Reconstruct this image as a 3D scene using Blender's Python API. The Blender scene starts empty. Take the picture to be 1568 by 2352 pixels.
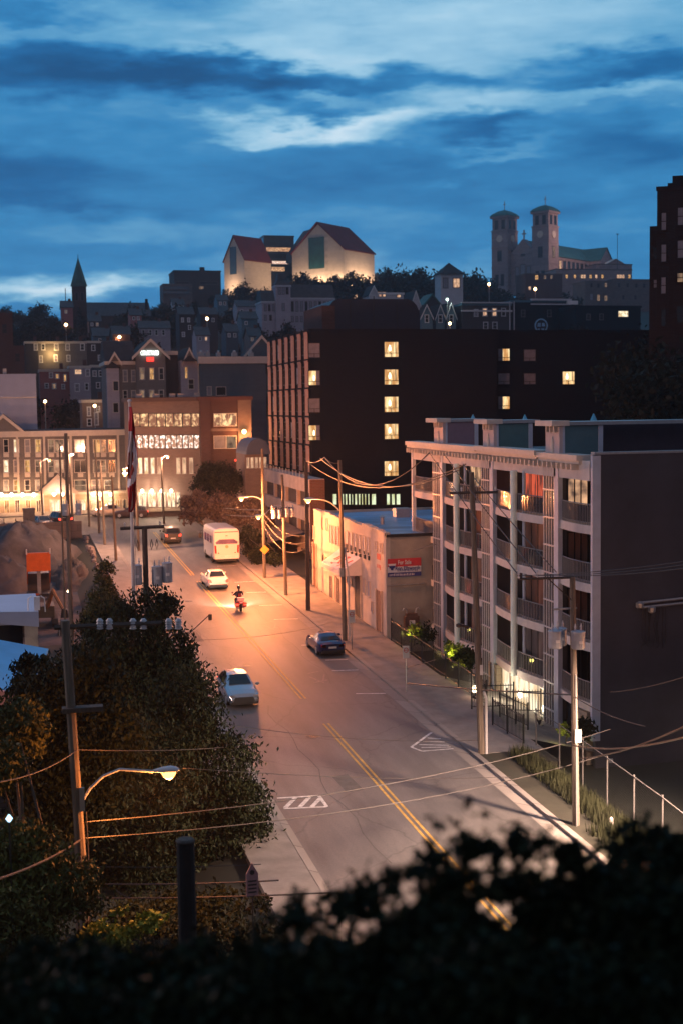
import bpy, math, random
from mathutils import Vector, Matrix
random.seed(7)
rnd = random.Random(11)
sc = bpy.context.scene
C = sc.collection
R = math.radians

# ------------------------------------------------------------------ camera model (street frame: +Y up the street, +X to its right)
F = 3000.0; CXP, CYP = 784.0, 1176.0
HEAD, PITCH, ROLL = R(14.055996), R(4.698131), R(0.8)
CZ = 20.0
def cam_axes():
    th, p, r = HEAD, PITCH, ROLL
    f = Vector((math.sin(th)*math.cos(p), math.cos(th)*math.cos(p), -math.sin(p)))
    rt = Vector((math.cos(th), -math.sin(th), 0)); up = rt.cross(f)
    return f, math.cos(r)*rt-math.sin(r)*up, math.sin(r)*rt+math.cos(r)*up
FW, RT, UP = cam_axes()
CAM = Vector((0, 0, CZ))
def ray(px, py): return FW + RT*((px-CXP)/F) + UP*((CYP-py)/F)
def P(px, py, Y):
    d = ray(px, py); return CAM + d*(Y/d.y)
def PX(px, py, X):
    d = ray(px, py); return CAM + d*(X/d.x)
def road_z(y): return 1.5 + 0.028*y
def G(px, py, h=0.0):
    d = ray(px, py); t = -(CZ-1.5-h)/(d.z-0.028*d.y); return CAM + d*t
def sstep(a, b, x):
    t = max(0.0, min(1.0, (x-a)/(b-a))); return t*t*(3-2*t)

cam_d = bpy.data.cameras.new('camera'); cam = bpy.data.objects.new('camera', cam_d); C.objects.link(cam)
cam.matrix_world = Matrix(((RT.x, UP.x, -FW.x, CAM.x), (RT.y, UP.y, -FW.y, CAM.y), (RT.z, UP.z, -FW.z, CAM.z), (0, 0, 0, 1)))
cam_d.sensor_fit = 'VERTICAL'; cam_d.sensor_height = 36; cam_d.sensor_width = 24
cam_d.lens = 36.0*F/2352.0
cam_d.clip_start = 0.2; cam_d.clip_end = 5000
cam_d.dof.use_dof = True; cam_d.dof.focus_distance = 60; cam_d.dof.aperture_fstop = .95
sc.camera = cam
sc.view_settings.view_transform = 'Standard'; sc.view_settings.look = 'None'
sc.view_settings.exposure = 0.2; sc.view_settings.gamma = 1

# ------------------------------------------------------------------ mesh builder
class MB:
    def __init__(s): s.v = []; s.f = []; s.m = []
    def face(s, pts, m=0):
        b = len(s.v); s.v += [tuple(p) for p in pts]; s.f.append(tuple(range(b, b+len(pts)))); s.m.append(m); return s
    def box(s, x0, x1, y0, y1, z0, z1, m=0):
        b = len(s.v)
        s.v += [(x0,y0,z0),(x1,y0,z0),(x1,y1,z0),(x0,y1,z0),(x0,y0,z1),(x1,y0,z1),(x1,y1,z1),(x0,y1,z1)]
        for q in ((0,3,2,1),(4,5,6,7),(0,1,5,4),(1,2,6,5),(2,3,7,6),(3,0,4,7)):
            s.f.append(tuple(b+i for i in q)); s.m.append(m)
        return s
    def prism(s, poly, ax, a, b, m=0):
        def mk(p, t):
            return (p[0], t, p[1]) if ax == 'y' else ((t, p[0], p[1]) if ax == 'x' else (p[0], p[1], t))
        n = len(poly); o = len(s.v)
        s.v += [mk(p, a) for p in poly] + [mk(p, b) for p in poly]
        s.f.append(tuple(range(o, o+n))); s.f.append(tuple(range(o+2*n-1, o+n-1, -1)))
        s.m += [m, m]
        for i in range(n):
            j = (i+1) % n; s.f.append((o+i, o+n+i, o+n+j, o+j)); s.m.append(m)
        return s
    def tube(s, pts, rad, n=8, m=0, cap=True):
        pts = [Vector(p) for p in pts]
        if not hasattr(rad, '__len__'): rad = [rad]*len(pts)
        o = len(s.v); prev = None
        for i, p in enumerate(pts):
            d = (pts[min(i+1, len(pts)-1)] - pts[max(i-1, 0)])
            d = d.normalized() if d.length > 1e-9 else Vector((0, 0, 1))
            if prev is None:
                a = Vector((1, 0, 0)) if abs(d.x) < .9 else Vector((0, 1, 0)); u = d.cross(a).normalized()
            else: u = (prev - d*prev.dot(d)).normalized()
            prev = u; w = d.cross(u)
            for k in range(n):
                t = 2*math.pi*k/n; s.v.append(tuple(p + (u*math.cos(t)+w*math.sin(t))*rad[i]))
        for i in range(len(pts)-1):
            for k in range(n):
                a = o+i*n+k; b = o+i*n+(k+1) % n
                s.f.append((a, b, b+n, a+n)); s.m.append(m)
        if cap:
            s.f.append(tuple(o+k for k in range(n-1, -1, -1))); s.f.append(tuple(o+(len(pts)-1)*n+k for k in range(n))); s.m += [m, m]
        return s
    def lathe(s, c, prof, n=12, m=0, rot=0.0, sx=1, sy=1):
        o = len(s.v)
        for r_, z in prof:
            for k in range(n):
                t = rot+2*math.pi*k/n; s.v.append((c[0]+r_*math.cos(t)*sx, c[1]+r_*math.sin(t)*sy, c[2]+z))
        for i in range(len(prof)-1):
            for k in range(n):
                a = o+i*n+k; b = o+i*n+(k+1) % n; s.f.append((a, b, b+n, a+n)); s.m.append(m)
        s.f.append(tuple(o+k for k in range(n-1, -1, -1))); s.f.append(tuple(o+(len(prof)-1)*n+k for k in range(n))); s.m += [m, m]
        return s
    def grid(s, rows, m=0):
        o = len(s.v); n = len(rows[0])
        for r_ in rows: s.v += [tuple(p) for p in r_]
        for i in range(len(rows)-1):
            for k in range(n-1):
                a = o+i*n+k; s.f.append((a, a+1, a+n+1, a+n)); s.m.append(m)
        return s
    def shift(s, dx, dy, dz):
        s.v = [(x+dx, y+dy, z+dz) for x, y, z in s.v]; return s
    def mesh(s, name, mats, smooth=False):
        me = bpy.data.meshes.new(name); me.from_pydata(s.v, [], s.f)
        if not isinstance(mats, (list, tuple)): mats = [mats]
        for m in mats: me.materials.append(m)
        if len(mats) > 1: me.polygons.foreach_set('material_index', s.m)
        if smooth: me.polygons.foreach_set('use_smooth', [True]*len(s.f))
        me.update(); return me
    def build(s, name, mats, parent=None, loc=(0,0,0), rz=0.0, smooth=False):
        return link(name, s.mesh(name, mats, smooth), parent, loc, rz)

def link(name, data, parent=None, loc=(0,0,0), rz=0.0):
    o = bpy.data.objects.new(name, data); C.objects.link(o)
    o.location = loc; o.rotation_euler = (0, 0, rz)
    if parent is not None: o.parent = parent
    return o
def tag(o, label=None, cat=None, group=None, kind=None):
    if label: o['label'] = label
    if cat: o['category'] = cat
    if group: o['group'] = group
    if kind: o['kind'] = kind
    return o
def thing(name, label, cat, loc=(0,0,0), rz=0.0, group=None):
    o = link(name, None, None, loc, rz); return tag(o, label, cat, group)
CH = {}
def copy_tree(o, parent=None):
    c = o.copy(); C.objects.link(c)
    if parent is not None: c.parent = parent; c.matrix_parent_inverse = o.matrix_parent_inverse
    for ch in list(o.children): copy_tree(ch, c)
    return c
def struct(o): o['kind'] = 'structure'; return o

# ------------------------------------------------------------------ materials
def nt(name):
    m = bpy.data.materials.new(name); m.use_nodes = True
    t = m.node_tree; b = t.nodes['Principled BSDF']; return m, t, b
def M(name, col, rough=.8, var=.18, scale=2.0, bump=0.0, metal=0.0, stretch=(1,1,1), spec=.4, col2=None, fine=0.0):
    m, t, b = nt(name); N = t.nodes; L = t.links
    b.inputs['Roughness'].default_value = rough; b.inputs['Metallic'].default_value = metal
    b.inputs['Specular IOR Level'].default_value = spec
    if var > 0:
        tc = N.new('ShaderNodeTexCoord'); mp = N.new('ShaderNodeMapping'); mp.inputs['Scale'].default_value = stretch
        L.new(tc.outputs['Object'], mp.inputs[0])
        n = N.new('ShaderNodeTexNoise'); n.inputs['Scale'].default_value = scale; n.inputs['Detail'].default_value = 6; n.inputs['Roughness'].default_value = .62
        L.new(mp.outputs[0], n.inputs['Vector'])
        r = N.new('ShaderNodeValToRGB'); r.color_ramp.elements[0].position = .3; r.color_ramp.elements[1].position = .7
        c2 = col2 or tuple(min(1, c*(1+var)) for c in col); c1 = tuple(c*(1-var) for c in col) if col2 is None else col
        r.color_ramp.elements[0].color = (*c1, 1); r.color_ramp.elements[1].color = (*c2, 1)
        L.new(n.outputs['Fac'], r.inputs[0]); L.new(r.outputs[0], b.inputs['Base Color'])
        if bump:
            n2 = N.new('ShaderNodeTexNoise'); n2.inputs['Scale'].default_value = scale*8; n2.inputs['Detail'].default_value = 4
            L.new(mp.outputs[0], n2.inputs['Vector'])
            bp = N.new('ShaderNodeBump'); bp.inputs['Strength'].default_value = bump; bp.inputs['Distance'].default_value = .03
            L.new(n2.outputs['Fac'], bp.inputs['Height']); L.new(bp.outputs[0], b.inputs['Normal'])
    else: b.inputs['Base Color'].default_value = (*col, 1)
    return m
def brick_mat(name, c1, c2, mortar, sc_=1.0, w=.5, h=.25, rough=.85, ms=.02):
    m, t, b = nt(name); N = t.nodes; L = t.links
    g = N.new('ShaderNodeNewGeometry'); sp = N.new('ShaderNodeSeparateXYZ'); L.new(g.outputs['Position'], sp.inputs[0])
    ad = N.new('ShaderNodeMath'); ad.operation = 'ADD'; L.new(sp.outputs[0], ad.inputs[0]); L.new(sp.outputs[1], ad.inputs[1])
    cb = N.new('ShaderNodeCombineXYZ'); L.new(ad.outputs[0], cb.inputs[0]); L.new(sp.outputs[2], cb.inputs[1])
    k = N.new('ShaderNodeTexBrick'); k.inputs['Scale'].default_value = sc_; k.inputs['Brick Width'].default_value = w; k.inputs['Row Height'].default_value = h; k.inputs['Mortar Size'].default_value = ms
    k.inputs['Color1'].default_value = (*c1, 1); k.inputs['Color2'].default_value = (*c2, 1); k.inputs['Mortar'].default_value = (*mortar, 1)
    L.new(cb.outputs[0], k.inputs['Vector'])
    n = N.new('ShaderNodeTexNoise'); n.inputs['Scale'].default_value = .6; n.inputs['Detail'].default_value = 5; L.new(g.outputs['Position'], n.inputs['Vector'])
    mx = N.new('ShaderNodeMixRGB'); mx.blend_type = 'MULTIPLY'; mx.inputs[0].default_value = .5
    r = N.new('ShaderNodeValToRGB'); r.color_ramp.elements[0].color = (.55,.55,.55,1); r.color_ramp.elements[1].color = (1.2,1.2,1.2,1); L.new(n.outputs['Fac'], r.inputs[0])
    L.new(k.outputs['Color'], mx.inputs[1]); L.new(r.outputs[0], mx.inputs[2]); L.new(mx.outputs[0], b.inputs['Base Color'])
    b.inputs['Roughness'].default_value = rough; b.inputs['Specular IOR Level'].default_value = .12
    bp = N.new('ShaderNodeBump'); bp.inputs['Strength'].default_value = .4; bp.inputs['Distance'].default_value = .02; bp.invert = True
    L.new(k.outputs['Fac'], bp.inputs['Height']); L.new(bp.outputs[0], b.inputs['Normal'])
    return m
def siding(name, col, step=.16):          # horizontal clapboard
    return brick_mat(name, col, tuple(c*.9 for c in col), tuple(c*.45 for c in col), 1, 6.0, step, .7, .015)
def glow(name, col, strength, col2=None, scale=(3,3,3), thr=(.4,.6), strips=False, sample=False):
    """a pane lit from inside: uneven light of curtains, blinds and things in the room"""
    m = bpy.data.materials.new(name); m.use_nodes = True; t = m.node_tree; N = t.nodes; L = t.links
    N.remove(N['Principled BSDF']); out = N['Material Output']
    e = N.new('ShaderNodeEmission'); e.inputs['Strength'].default_value = strength
    if col2:
        g = N.new('ShaderNodeNewGeometry'); mp = N.new('ShaderNodeMapping'); mp.inputs['Scale'].default_value = scale
        L.new(g.outputs['Position'], mp.inputs[0])
        n = N.new('ShaderNodeTexNoise'); n.inputs['Scale'].default_value = 1; n.inputs['Detail'].default_value = 3; L.new(mp.outputs[0], n.inputs['Vector'])
        r = N.new('ShaderNodeValToRGB'); r.color_ramp.elements[0].position = thr[0]; r.color_ramp.elements[1].position = thr[1]
        r.color_ramp.elements[0].color = (*col2, 1); r.color_ramp.elements[1].color = (*col, 1)
        L.new(n.outputs['Fac'], r.inputs[0]); L.new(r.outputs[0], e.inputs['Color'])
    else: e.inputs['Color'].default_value = (*col, 1)
    gl = N.new('ShaderNodeBsdfGlossy'); gl.inputs['Roughness'].default_value = .08; gl.inputs['Color'].default_value = (.05,.05,.05,1)
    ad = N.new('ShaderNodeAddShader'); L.new(e.outputs[0], ad.inputs[0]); L.new(gl.outputs[0], ad.inputs[1])
    L.new(ad.outputs[0], out.inputs['Surface'])
    if not sample:
        try: m.cycles.emission_sampling = 'NONE'
        except Exception: pass
    return m

m_asphalt = None
def asphalt(name, c0, c1):
    m, t, b = nt(name); N = t.nodes; L = t.links
    g = N.new('ShaderNodeNewGeometry')
    def noise(s, d=6, st=(1,1,1), rg=.6):
        mp = N.new('ShaderNodeMapping'); mp.inputs['Scale'].default_value = st; L.new(g.outputs['Position'], mp.inputs[0])
        n = N.new('ShaderNodeTexNoise'); n.inputs['Scale'].default_value = s; n.inputs['Detail'].default_value = d; n.inputs['Roughness'].default_value = rg
        L.new(mp.outputs[0], n.inputs['Vector']); return n
    a = noise(.5, 8, (1.3,.22,1)); f_ = noise(14, 4)
    r = N.new('ShaderNodeValToRGB'); r.color_ramp.elements[0].position = .32; r.color_ramp.elements[1].position = .7
    r.color_ramp.elements[0].color = (*c0, 1); r.color_ramp.elements[1].color = (*c1, 1); L.new(a.outputs['Fac'], r.inputs[0])
    # tar sealed cracks
    v = N.new('ShaderNodeTexVoronoi'); v.feature = 'DISTANCE_TO_EDGE'; v.inputs['Scale'].default_value = .16
    wn = noise(.7, 3); ad = N.new('ShaderNodeMixRGB'); ad.blend_type = 'ADD'; ad.inputs[0].default_value = 1.6
    L.new(g.outputs['Position'], ad.inputs[1]); L.new(wn.outputs['Color'], ad.inputs[2]); L.new(ad.outputs[0], v.inputs['Vector'])
    cr = N.new('ShaderNodeValToRGB'); cr.color_ramp.elements[0].position = .0; cr.color_ramp.elements[1].position = .012
    cr.color_ramp.elements[0].color = (.70,.70,.70,1); cr.color_ramp.elements[1].color = (1,1,1,1); L.new(v.outputs['Distance'], cr.inputs[0])
    mx = N.new('ShaderNodeMixRGB'); mx.blend_type = 'MULTIPLY'; mx.inputs[0].default_value = 1; L.new(r.outputs[0], mx.inputs[1]); L.new(cr.outputs[0], mx.inputs[2])
    m2 = N.new('ShaderNodeMixRGB'); m2.blend_type = 'OVERLAY'; m2.inputs[0].default_value = .35; L.new(mx.outputs[0], m2.inputs[1]); L.new(f_.outputs['Fac'], m2.inputs[2])
    L.new(m2.outputs[0], b.inputs['Base Color']); b.inputs['Roughness'].default_value = .62
    bp = N.new('ShaderNodeBump'); bp.inputs['Strength'].default_value = .25; bp.inputs['Distance'].default_value = .02
    L.new(f_.outputs['Fac'], bp.inputs['Height']); L.new(bp.outputs[0], b.inputs['Normal'])
    return m
mt = {}
mt['asphalt'] = asphalt('asphalt', (.075,.073,.071), (.155,.15,.145))
mt['walk'] = M('concrete_walk', (.2,.19,.18), .85, .25, .8, .2)
mt['kerb'] = M('kerb_concrete', (.34,.32,.30), .85, .3, 1.2, .2)
mt['white_paint'] = M('white_road_paint', (.36,.36,.35), .7, .3, 5, col2=(.8,.79,.77))
mt['yellow_paint'] = M('yellow_road_paint', (.34,.22,.06), .7, .3, 3, col2=(.62,.40,.09))
mt['earth'] = M('earth', (.035,.036,.026), .95, .4, .3, .3)
mt['hill'] = M('hill_ground', (.02,.024,.018), .95, .4, .08, .0)
mt['gravel'] = M('gravel', (.06,.056,.062), .95, .5, .5, .6)
mt['grass'] = M('grass_blades', (.026,.032,.012), .8, .4, .5)
mt['bark'] = M('bark', (.05,.04,.03), .9, .3, 3, .5)
mt['wood_pole'] = M('weathered_pole_wood', (.15,.125,.10), .85, .35, 3, .4, stretch=(4,4,.3))
mt['dark_wood'] = M('dark_pole_wood', (.07,.055,.045), .85, .35, 3, .4, stretch=(4,4,.3))
mt['galv'] = M('galvanised_steel', (.38,.39,.40), .45, .12, 4, metal=.6)
mt['alu'] = M('pale_painted_metal', (.5,.51,.53), .45, .08, 3)
mt['black_metal'] = M('black_metal', (.02,.02,.022), .5, .1, 3)
mt['wire'] = M('wire_rubber', (.045,.04,.038), .5, .1, 3)
mt['glass_dark'] = M('dark_window_glass', (.014,.018,.022), .12, 0, spec=.35)
mt['glass_grey'] = M('curtained_window', (.22,.22,.25), .4, .25, 1.5)
mt['glass_blue'] = M('blue_window_glass', (.03,.07,.10), .1, 0, spec=.8)
mt['trim'] = M('cream_trim', (.55,.50,.44), .6, .08, 2)
mt['white'] = M('white_trim', (.7,.7,.7), .6, .08, 2)
mt['lit_warm'] = glow('lit_pane_warm', (1,.62,.25), 1.1, (.55,.26,.08), (1.6,1.6,.9))
mt['lit_amber'] = glow('lit_pane_amber', (1,.55,.2), .75, (.35,.15,.05), (2.6,2.6,1.2), (.38,.6))
mt['lit_white'] = glow('lit_pane_white', (1,.9,.65), 1.2, (.6,.42,.2), (2,2,1))
mt['lit_dim'] = glow('lit_pane_dim', (.42,.26,.15), .6, (.1,.06,.045), (1.5,1.5,.8))
mt['lit_peach'] = glow('lit_pane_peach', (.9,.55,.32), .9, (.4,.2,.12), (1.2,1.2,.8))
mt['tail'] = glow('tail_light_red', (1,.06,.03), 3.0)
mt['red_glass'] = M('red_lens', (.5,.02,.02), .2, 0)
mt['head'] = glow('headlight_white', (1,.9,.75), 14)
mt['tyre'] = M('tyre_rubber', (.02,.02,.02), .8, 0)
mt['chrome'] = M('chrome', (.6,.6,.62), .2, 0, metal=1)

HAZE = .00018
# ------------------------------------------------------------------ sky
w = bpy.data.worlds.new('World'); sc.world = w; w.use_nodes = True
t = w.node_tree; N = t.nodes; L = t.links; bg = N['Background']
def val(v): n = N.new('ShaderNodeValue'); n.outputs[0].default_value = v; return n.outputs[0]
def mth(op, a, b=None, c=None, clamp=False):
    n = N.new('ShaderNodeMath'); n.operation = op; n.use_clamp = clamp
    for i, x in enumerate((a, b, c)):
        if x is None: continue
        if isinstance(x, (int, float)): n.inputs[i].default_value = x
        else: L.new(x, n.inputs[i])
    return n.outputs[0]
tc = N.new('ShaderNodeTexCoord'); sp = N.new('ShaderNodeSeparateXYZ'); L.new(tc.outputs['Generated'], sp.inputs[0])
X_, Y_, Z_ = sp.outputs
az = mth('ARCTAN2', X_, Y_); el = mth('ARCSINE', mth('MAXIMUM', mth('MINIMUM', Z_, 1.0), -1.0))
# cloud layer laid out in azimuth / elevation
cb = N.new('ShaderNodeCombineXYZ'); L.new(az, cb.inputs[0]); L.new(el, cb.inputs[1])
def fbm(scx, scy, seed, detail=7, rg=.55):
    mp = N.new('ShaderNodeMapping'); mp.inputs['Scale'].default_value = (scx, scy, 1); mp.inputs['Location'].default_value = (seed, seed*1.7, seed*.3)
    mp.inputs['Rotation'].default_value = (0, 0, R(-4))
    L.new(cb.outputs[0], mp.inputs[0]); n = N.new('ShaderNodeTexNoise'); n.inputs['Scale'].default_value = 1; n.inputs['Detail'].default_value = detail; n.inputs['Roughness'].default_value = rg
    L.new(mp.outputs[0], n.inputs['Vector']); return n.outputs['Fac']
n1 = fbm(7, 26, 3.1); n2 = fbm(22, 90, 8.4, 6, .6); n3 = fbm(9, 30, 21.0)
wu = mth('ADD', az, mth('MULTIPLY', mth('SUBTRACT', n1, .5), .22)); wv = mth('ADD', el, mth('MULTIPLY', mth('SUBTRACT', n3, .5), .085))
def ang(px, py):
    d = ray(px, py).normalized(); return math.atan2(d.x, d.y), math.asin(d.z)
def blob(px, py, rx, ry, amp):
    u0, v0 = ang(px, py)
    a = mth('DIVIDE', mth('SUBTRACT', wu, u0), rx/F); b = mth('DIVIDE', mth('SUBTRACT', wv, v0), ry/F)
    q = mth('SUBTRACT', 1.0, mth('ADD', mth('MULTIPLY', a, a), mth('MULTIPLY', b, b)), None, True)
    return mth('MULTIPLY', mth('MULTIPLY', q, q), amp)
SKY_BLOBS = [(1000,40,900,190,.34),(300,60,700,90,.10),(700,130,420,50,.16),(150,185,640,80,-.44),(520,195,360,60,-.26),(900,175,420,42,-.30),
 (880,300,280,62,.50),(1020,255,420,80,.16),(700,225,130,22,.22),(640,290,200,30,.36),(760,272,130,30,-.34),(1060,300,240,48,-.46),(1150,235,300,40,.20),(1440,160,260,60,-.34),
 (1500,215,220,30,.22),(820,400,1500,110,-.10),(60,400,420,110,-.22),(1500,330,300,70,-.16),(250,500,420,50,.14),(1130,360,200,24,.16),(900,520,900,50,.06),
 (30,672,420,62,.54),(250,680,260,26,.22),(820,620,700,60,.16),(60,30,240,40,-.22)]
acc = None
for bq in SKY_BLOBS:
    o = blob(*bq); acc = o if acc is None else mth('ADD', acc, o)
base = N.new('ShaderNodeMapRange'); L.new(el, base.inputs[0])
base.inputs[1].default_value = 0.05; base.inputs[2].default_value = .31; base.inputs[3].default_value = .36; base.inputs[4].default_value = .50
dens = mth('ADD', mth('ADD', base.outputs[0], acc), mth('ADD', mth('MULTIPLY', mth('SUBTRACT', n1, .5), .30), mth('MULTIPLY', mth('SUBTRACT', n2, .5), .24)), None, True)
cr = N.new('ShaderNodeValToRGB'); e = cr.color_ramp.elements
e[0].position = 0; e[0].color = (.006,.062,.175,1); e[1].position = 1; e[1].color = (.47,.61,.71,1)
for p_, c_ in ((.22, (.010,.105,.275)), (.42, (.028,.185,.40)), (.62, (.11,.31,.50)), (.82, (.27,.47,.62))):
    q = cr.color_ramp.elements.new(p_); q.color = (*c_, 1)
L.new(dens, cr.inputs[0])
# the east, behind the camera, is already dark
side = N.new('ShaderNodeMapRange'); L.new(Y_, side.inputs[0]); side.interpolation_type = 'SMOOTHSTEP'
side.inputs[1].default_value = -.35; side.inputs[2].default_value = .55; side.inputs[3].default_value = 0; side.inputs[4].default_value = 1
mx = N.new('ShaderNodeMixRGB'); L.new(side.outputs[0], mx.inputs[0]); mx.inputs[1].default_value = (.125,.125,.175,1); L.new(cr.outputs[0], mx.inputs[2])
sky = N.new('ShaderNodeTexSky'); sky.sky_type = 'NISHITA'; sky.sun_disc = False; sky.sun_elevation = R(-4); sky.sun_rotation = R(-20)
ad = N.new('ShaderNodeMixRGB'); ad.blend_type = 'ADD'; ad.inputs[0].default_value = .05; L.new(mx.outputs[0], ad.inputs[1]); L.new(sky.outputs[0], ad.inputs[2])
L.new(ad.outputs[0], bg.inputs['Color']); bg.inputs['Strength'].default_value = 1.14
# last light after sunset
sl = bpy.data.lights.new('sun', 'SUN'); sl.energy = .03; sl.angle = R(20); sl.color = (.7,.8,1)
so = bpy.data.objects.new('sun', sl); C.objects.link(so); so.rotation_euler = (R(80), 0, R(160))

def lamp_light(loc, power, col, kind='SPOT', size=.18, ang_=165, rot=(0,0,0), parent=None, blend=.6):
    ld = bpy.data.lights.new('lamp_light', kind); ld.energy = power; ld.color = col; ld.shadow_soft_size = size
    if kind == 'SPOT': ld.spot_size = R(ang_); ld.spot_blend = blend
    o = bpy.data.objects.new('lamp_light', ld); C.objects.link(o); o.location = loc; o.rotation_euler = rot
    if parent is not None: o.parent = parent
    return o
SOD = (1, .285, .085); SODP = (1, .46, .26)

# ------------------------------------------------------------------ ground
def ztab(y, tab):
    for (a, za), (b, zb) in zip(tab, tab[1:]):
        if y <= b: return za+(zb-za)*(y-a)/(b-a)
    return tab[-1][1]
HT = [(0,1.5),(172,6.3),(190,6.8),(230,9),(300,20),(400,36),(500,51),(600,68),(700,79),(1300,82),(4000,82)]
def ground(x, y):
    z = ztab(y, HT)
    if y > 440: q_ = sstep(.10, .15, x/y); z = z*q_+min(z, 49)*(1-q_)
    if y > 105: z += 14*sstep(40, 75, x)*sstep(105, 170, y)*(1-sstep(230, 420, y))
    if y < 40: z = max(z, 18.0-.5*y) if y > -5 else 20.5-.0*y
    if y < 58: z -= 1.7*sstep(23.3, 26, x)*sstep(30, 38, y)
    elif y < 88: z -= (1.0+.6*sstep(75, 60, y))*sstep(24.6, 26.0, x)*(1-sstep(45, 60, x))
    if y > 90: z -= 1.4*(1-sstep(4.5, 7.5, x))*(1-sstep(140, 150, y))*sstep(90, 96, y)
    if y <= 90: z -= .6*(1-sstep(5, 7.5, x))*sstep(30, 40, y)
    return z-.10
mb = MB()
ys = [-60,-30,-10,-5,-2]+[i*2 for i in range(0, 100)]+[200+i*10 for i in range(0, 71)]
xs = [-150,-80,-50,-30]+[-20+i*1.25 for i in range(0, 50)]+[43,46,50,55,60,66,72,80,90,100,115,130,150,175,200,230,260,300,350,400,450]
rows = []
for y in ys:
    rows.append([(x, y, ground(x, y)) for x in xs])
mb.grid([list(r_) for r_ in rows]); mb.f = [tuple(reversed(f)) if False else f for f in mb.f]
g_ = struct(mb.build('ground', mt['hill'], smooth=True))

def sheet(name, pts, dz, mat, thick=None):
    m_ = MB(); m_.face([(x, y, road_z(y)+dz) for x, y in pts]); return struct(m_.build(name, mat))
def strip(name, x0, x1, y0, y1, dz, mat, step=8):
    m_ = MB(); n = max(1, int(abs(y1-y0)/step)); rr = []
    for i in range(n+1):
        y = y0+(y1-y0)*i/n; rr.append([(x0, y, road_z(y)+dz), (x1, y, road_z(y)+dz)])
    m_.grid(rr); return struct(m_.build(name, mat))
strip('road', 10.35, 20.85, 28, 150, 0, mt['asphalt'])
sheet('road', [(-14,150.0),(21.5,150.0),(21.5,171),(-14,171)], 0, mt['asphalt'])
def slab(name, x0, x1, y0, y1, h, mat):
    m_ = MB(); b = len(m_.v)
    n = max(1, int((y1-y0)/6))
    ra = [[(x0, y0+(y1-y0)*i/n, road_z(y0+(y1-y0)*i/n)-.12), (x0, y0+(y1-y0)*i/n, road_z(y0+(y1-y0)*i/n)+h), (x1, y0+(y1-y0)*i/n, road_z(y0+(y1-y0)*i/n)+h), (x1, y0+(y1-y0)*i/n, road_z(y0+(y1-y0)*i/n)-.12)] for i in range(n+1)]
    m_.grid(ra)
    m_.face([ra[0][0], ra[0][1], ra[0][2], ra[0][3]]); m_.face([ra[-1][3], ra[-1][2], ra[-1][1], ra[-1][0]])
    return struct(m_.build(name, mat))
mt['kerb'] = brick_mat('kerb_stone', (.30,.28,.26), (.25,.235,.22), (.12,.11,.105), 1, 2.6, 60.0, .85, .03)
strip('gutter', 20.25, 20.85, 28, 150, .004, mt['kerb'])
slab('kerb', 20.85, 21.12, 28, 150, .13, mt['kerb'])
slab('sidewalk', 21.12, 24.45, 58, 150, .12, mt['walk'])
slab('verge', 21.12, 23.0, 30, 57.996, .10, mt['earth'])
slab('verge_path', 23.0, 24.45, 56, 57.99, .09, mt['earth'])
slab('kerb', 10.05, 10.35, 28, 150, .13, mt['kerb'])
slab('sidewalk', 8.1, 10.05, 28, 150, .12, mt['walk'])
slab('sidewalk', -14, 20.0, 171, 176.5, .12, mt['walk'])
# asphalt verge right of the near pole
slab('verge', 23.0, 23.35, 38, 56, .11, mt['walk'])
# markings
def line(name, pts, wd, mat, dz=.008):
    m_ = MB()
    for (a, b) in zip(pts, pts[1:]):
        d = Vector((b[0]-a[0], b[1]-a[1], 0)).normalized(); n = Vector((-d.y, d.x, 0))*wd/2
        m_.face([(p[0]+s*n.x, p[1]+s*n.y, road_z(p[1]+s*n.y)+dz) for p, s in ((a,-1),(b,-1),(b,1),(a,1))])
    return m_
for y0, y1 in ((30,65.6),(71.0,113.6),(117.2,150)):
    for dx in (-.13, .13):
        struct(line('lane_line', [(15.42+dx, y0), (15.42+dx, y1)], .11, mt['yellow_paint']).build('lane_line', mt['yellow_paint']))
for a, b in (((18.55,71.3),(20.2,70.9)),((18.6,77.2),(20.2,77.0)),((18.9,80.2),(20.3,80.0)),((18.4,85.05),(20.2,84.6)),((18.5,106.75),(20.1,106.5)),((18.4,112.2),(20.2,112.3)),((18.4,100.5),(20.2,100.3)),((18.4,94.5),(20.2,94.3)),((18.4,122),(20.2,122))):
    struct(line('parking_line', [a, b], .16, mt['white_paint']).build('parking_line', mt['white_paint']))
# hatched boxes
hr = [(18.55,60.9),(20.15,62.8),(20.3,59.5),(18.5,59.9)]
m_ = line('x', [(18.45,60.3),(20.2,62.5)], .14, 0); q = [m_]
for s_ in ([(18.45,60.3),(18.75,59.5),(20.35,59.5)], [(18.95,60.6),(20.3,60.1)], [(19.3,61.1),(20.3,60.7)], [(19.7,61.6),(20.3,61.3)], [(18.9,60.1),(20.3,59.8)]):
    k = line('x', s_, .12, 0); b = len(m_.v); m_.v += k.v; m_.f += [tuple(i+b for i in f) for f in k.f]; m_.m += k.m
struct(m_.build('road_marking', mt['white_paint']))
m_ = line('x', [(10.6,54.5),(12.42,54.35),(12.42,52.85),(10.6,53.1)], .15, 0)
for s_ in ([(10.7,53.2),(11.4,54.4)], [(11.3,53.1),(12.0,54.3)], [(11.8,53.0),(12.4,54.0)]):
    k = line('x', s_, .2, 0); b = len(m_.v); m_.v += k.v; m_.f += [tuple(i+b for i in f) for f in k.f]; m_.m += k.m
struct(m_.build('road_marking', mt['white_paint']))
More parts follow.
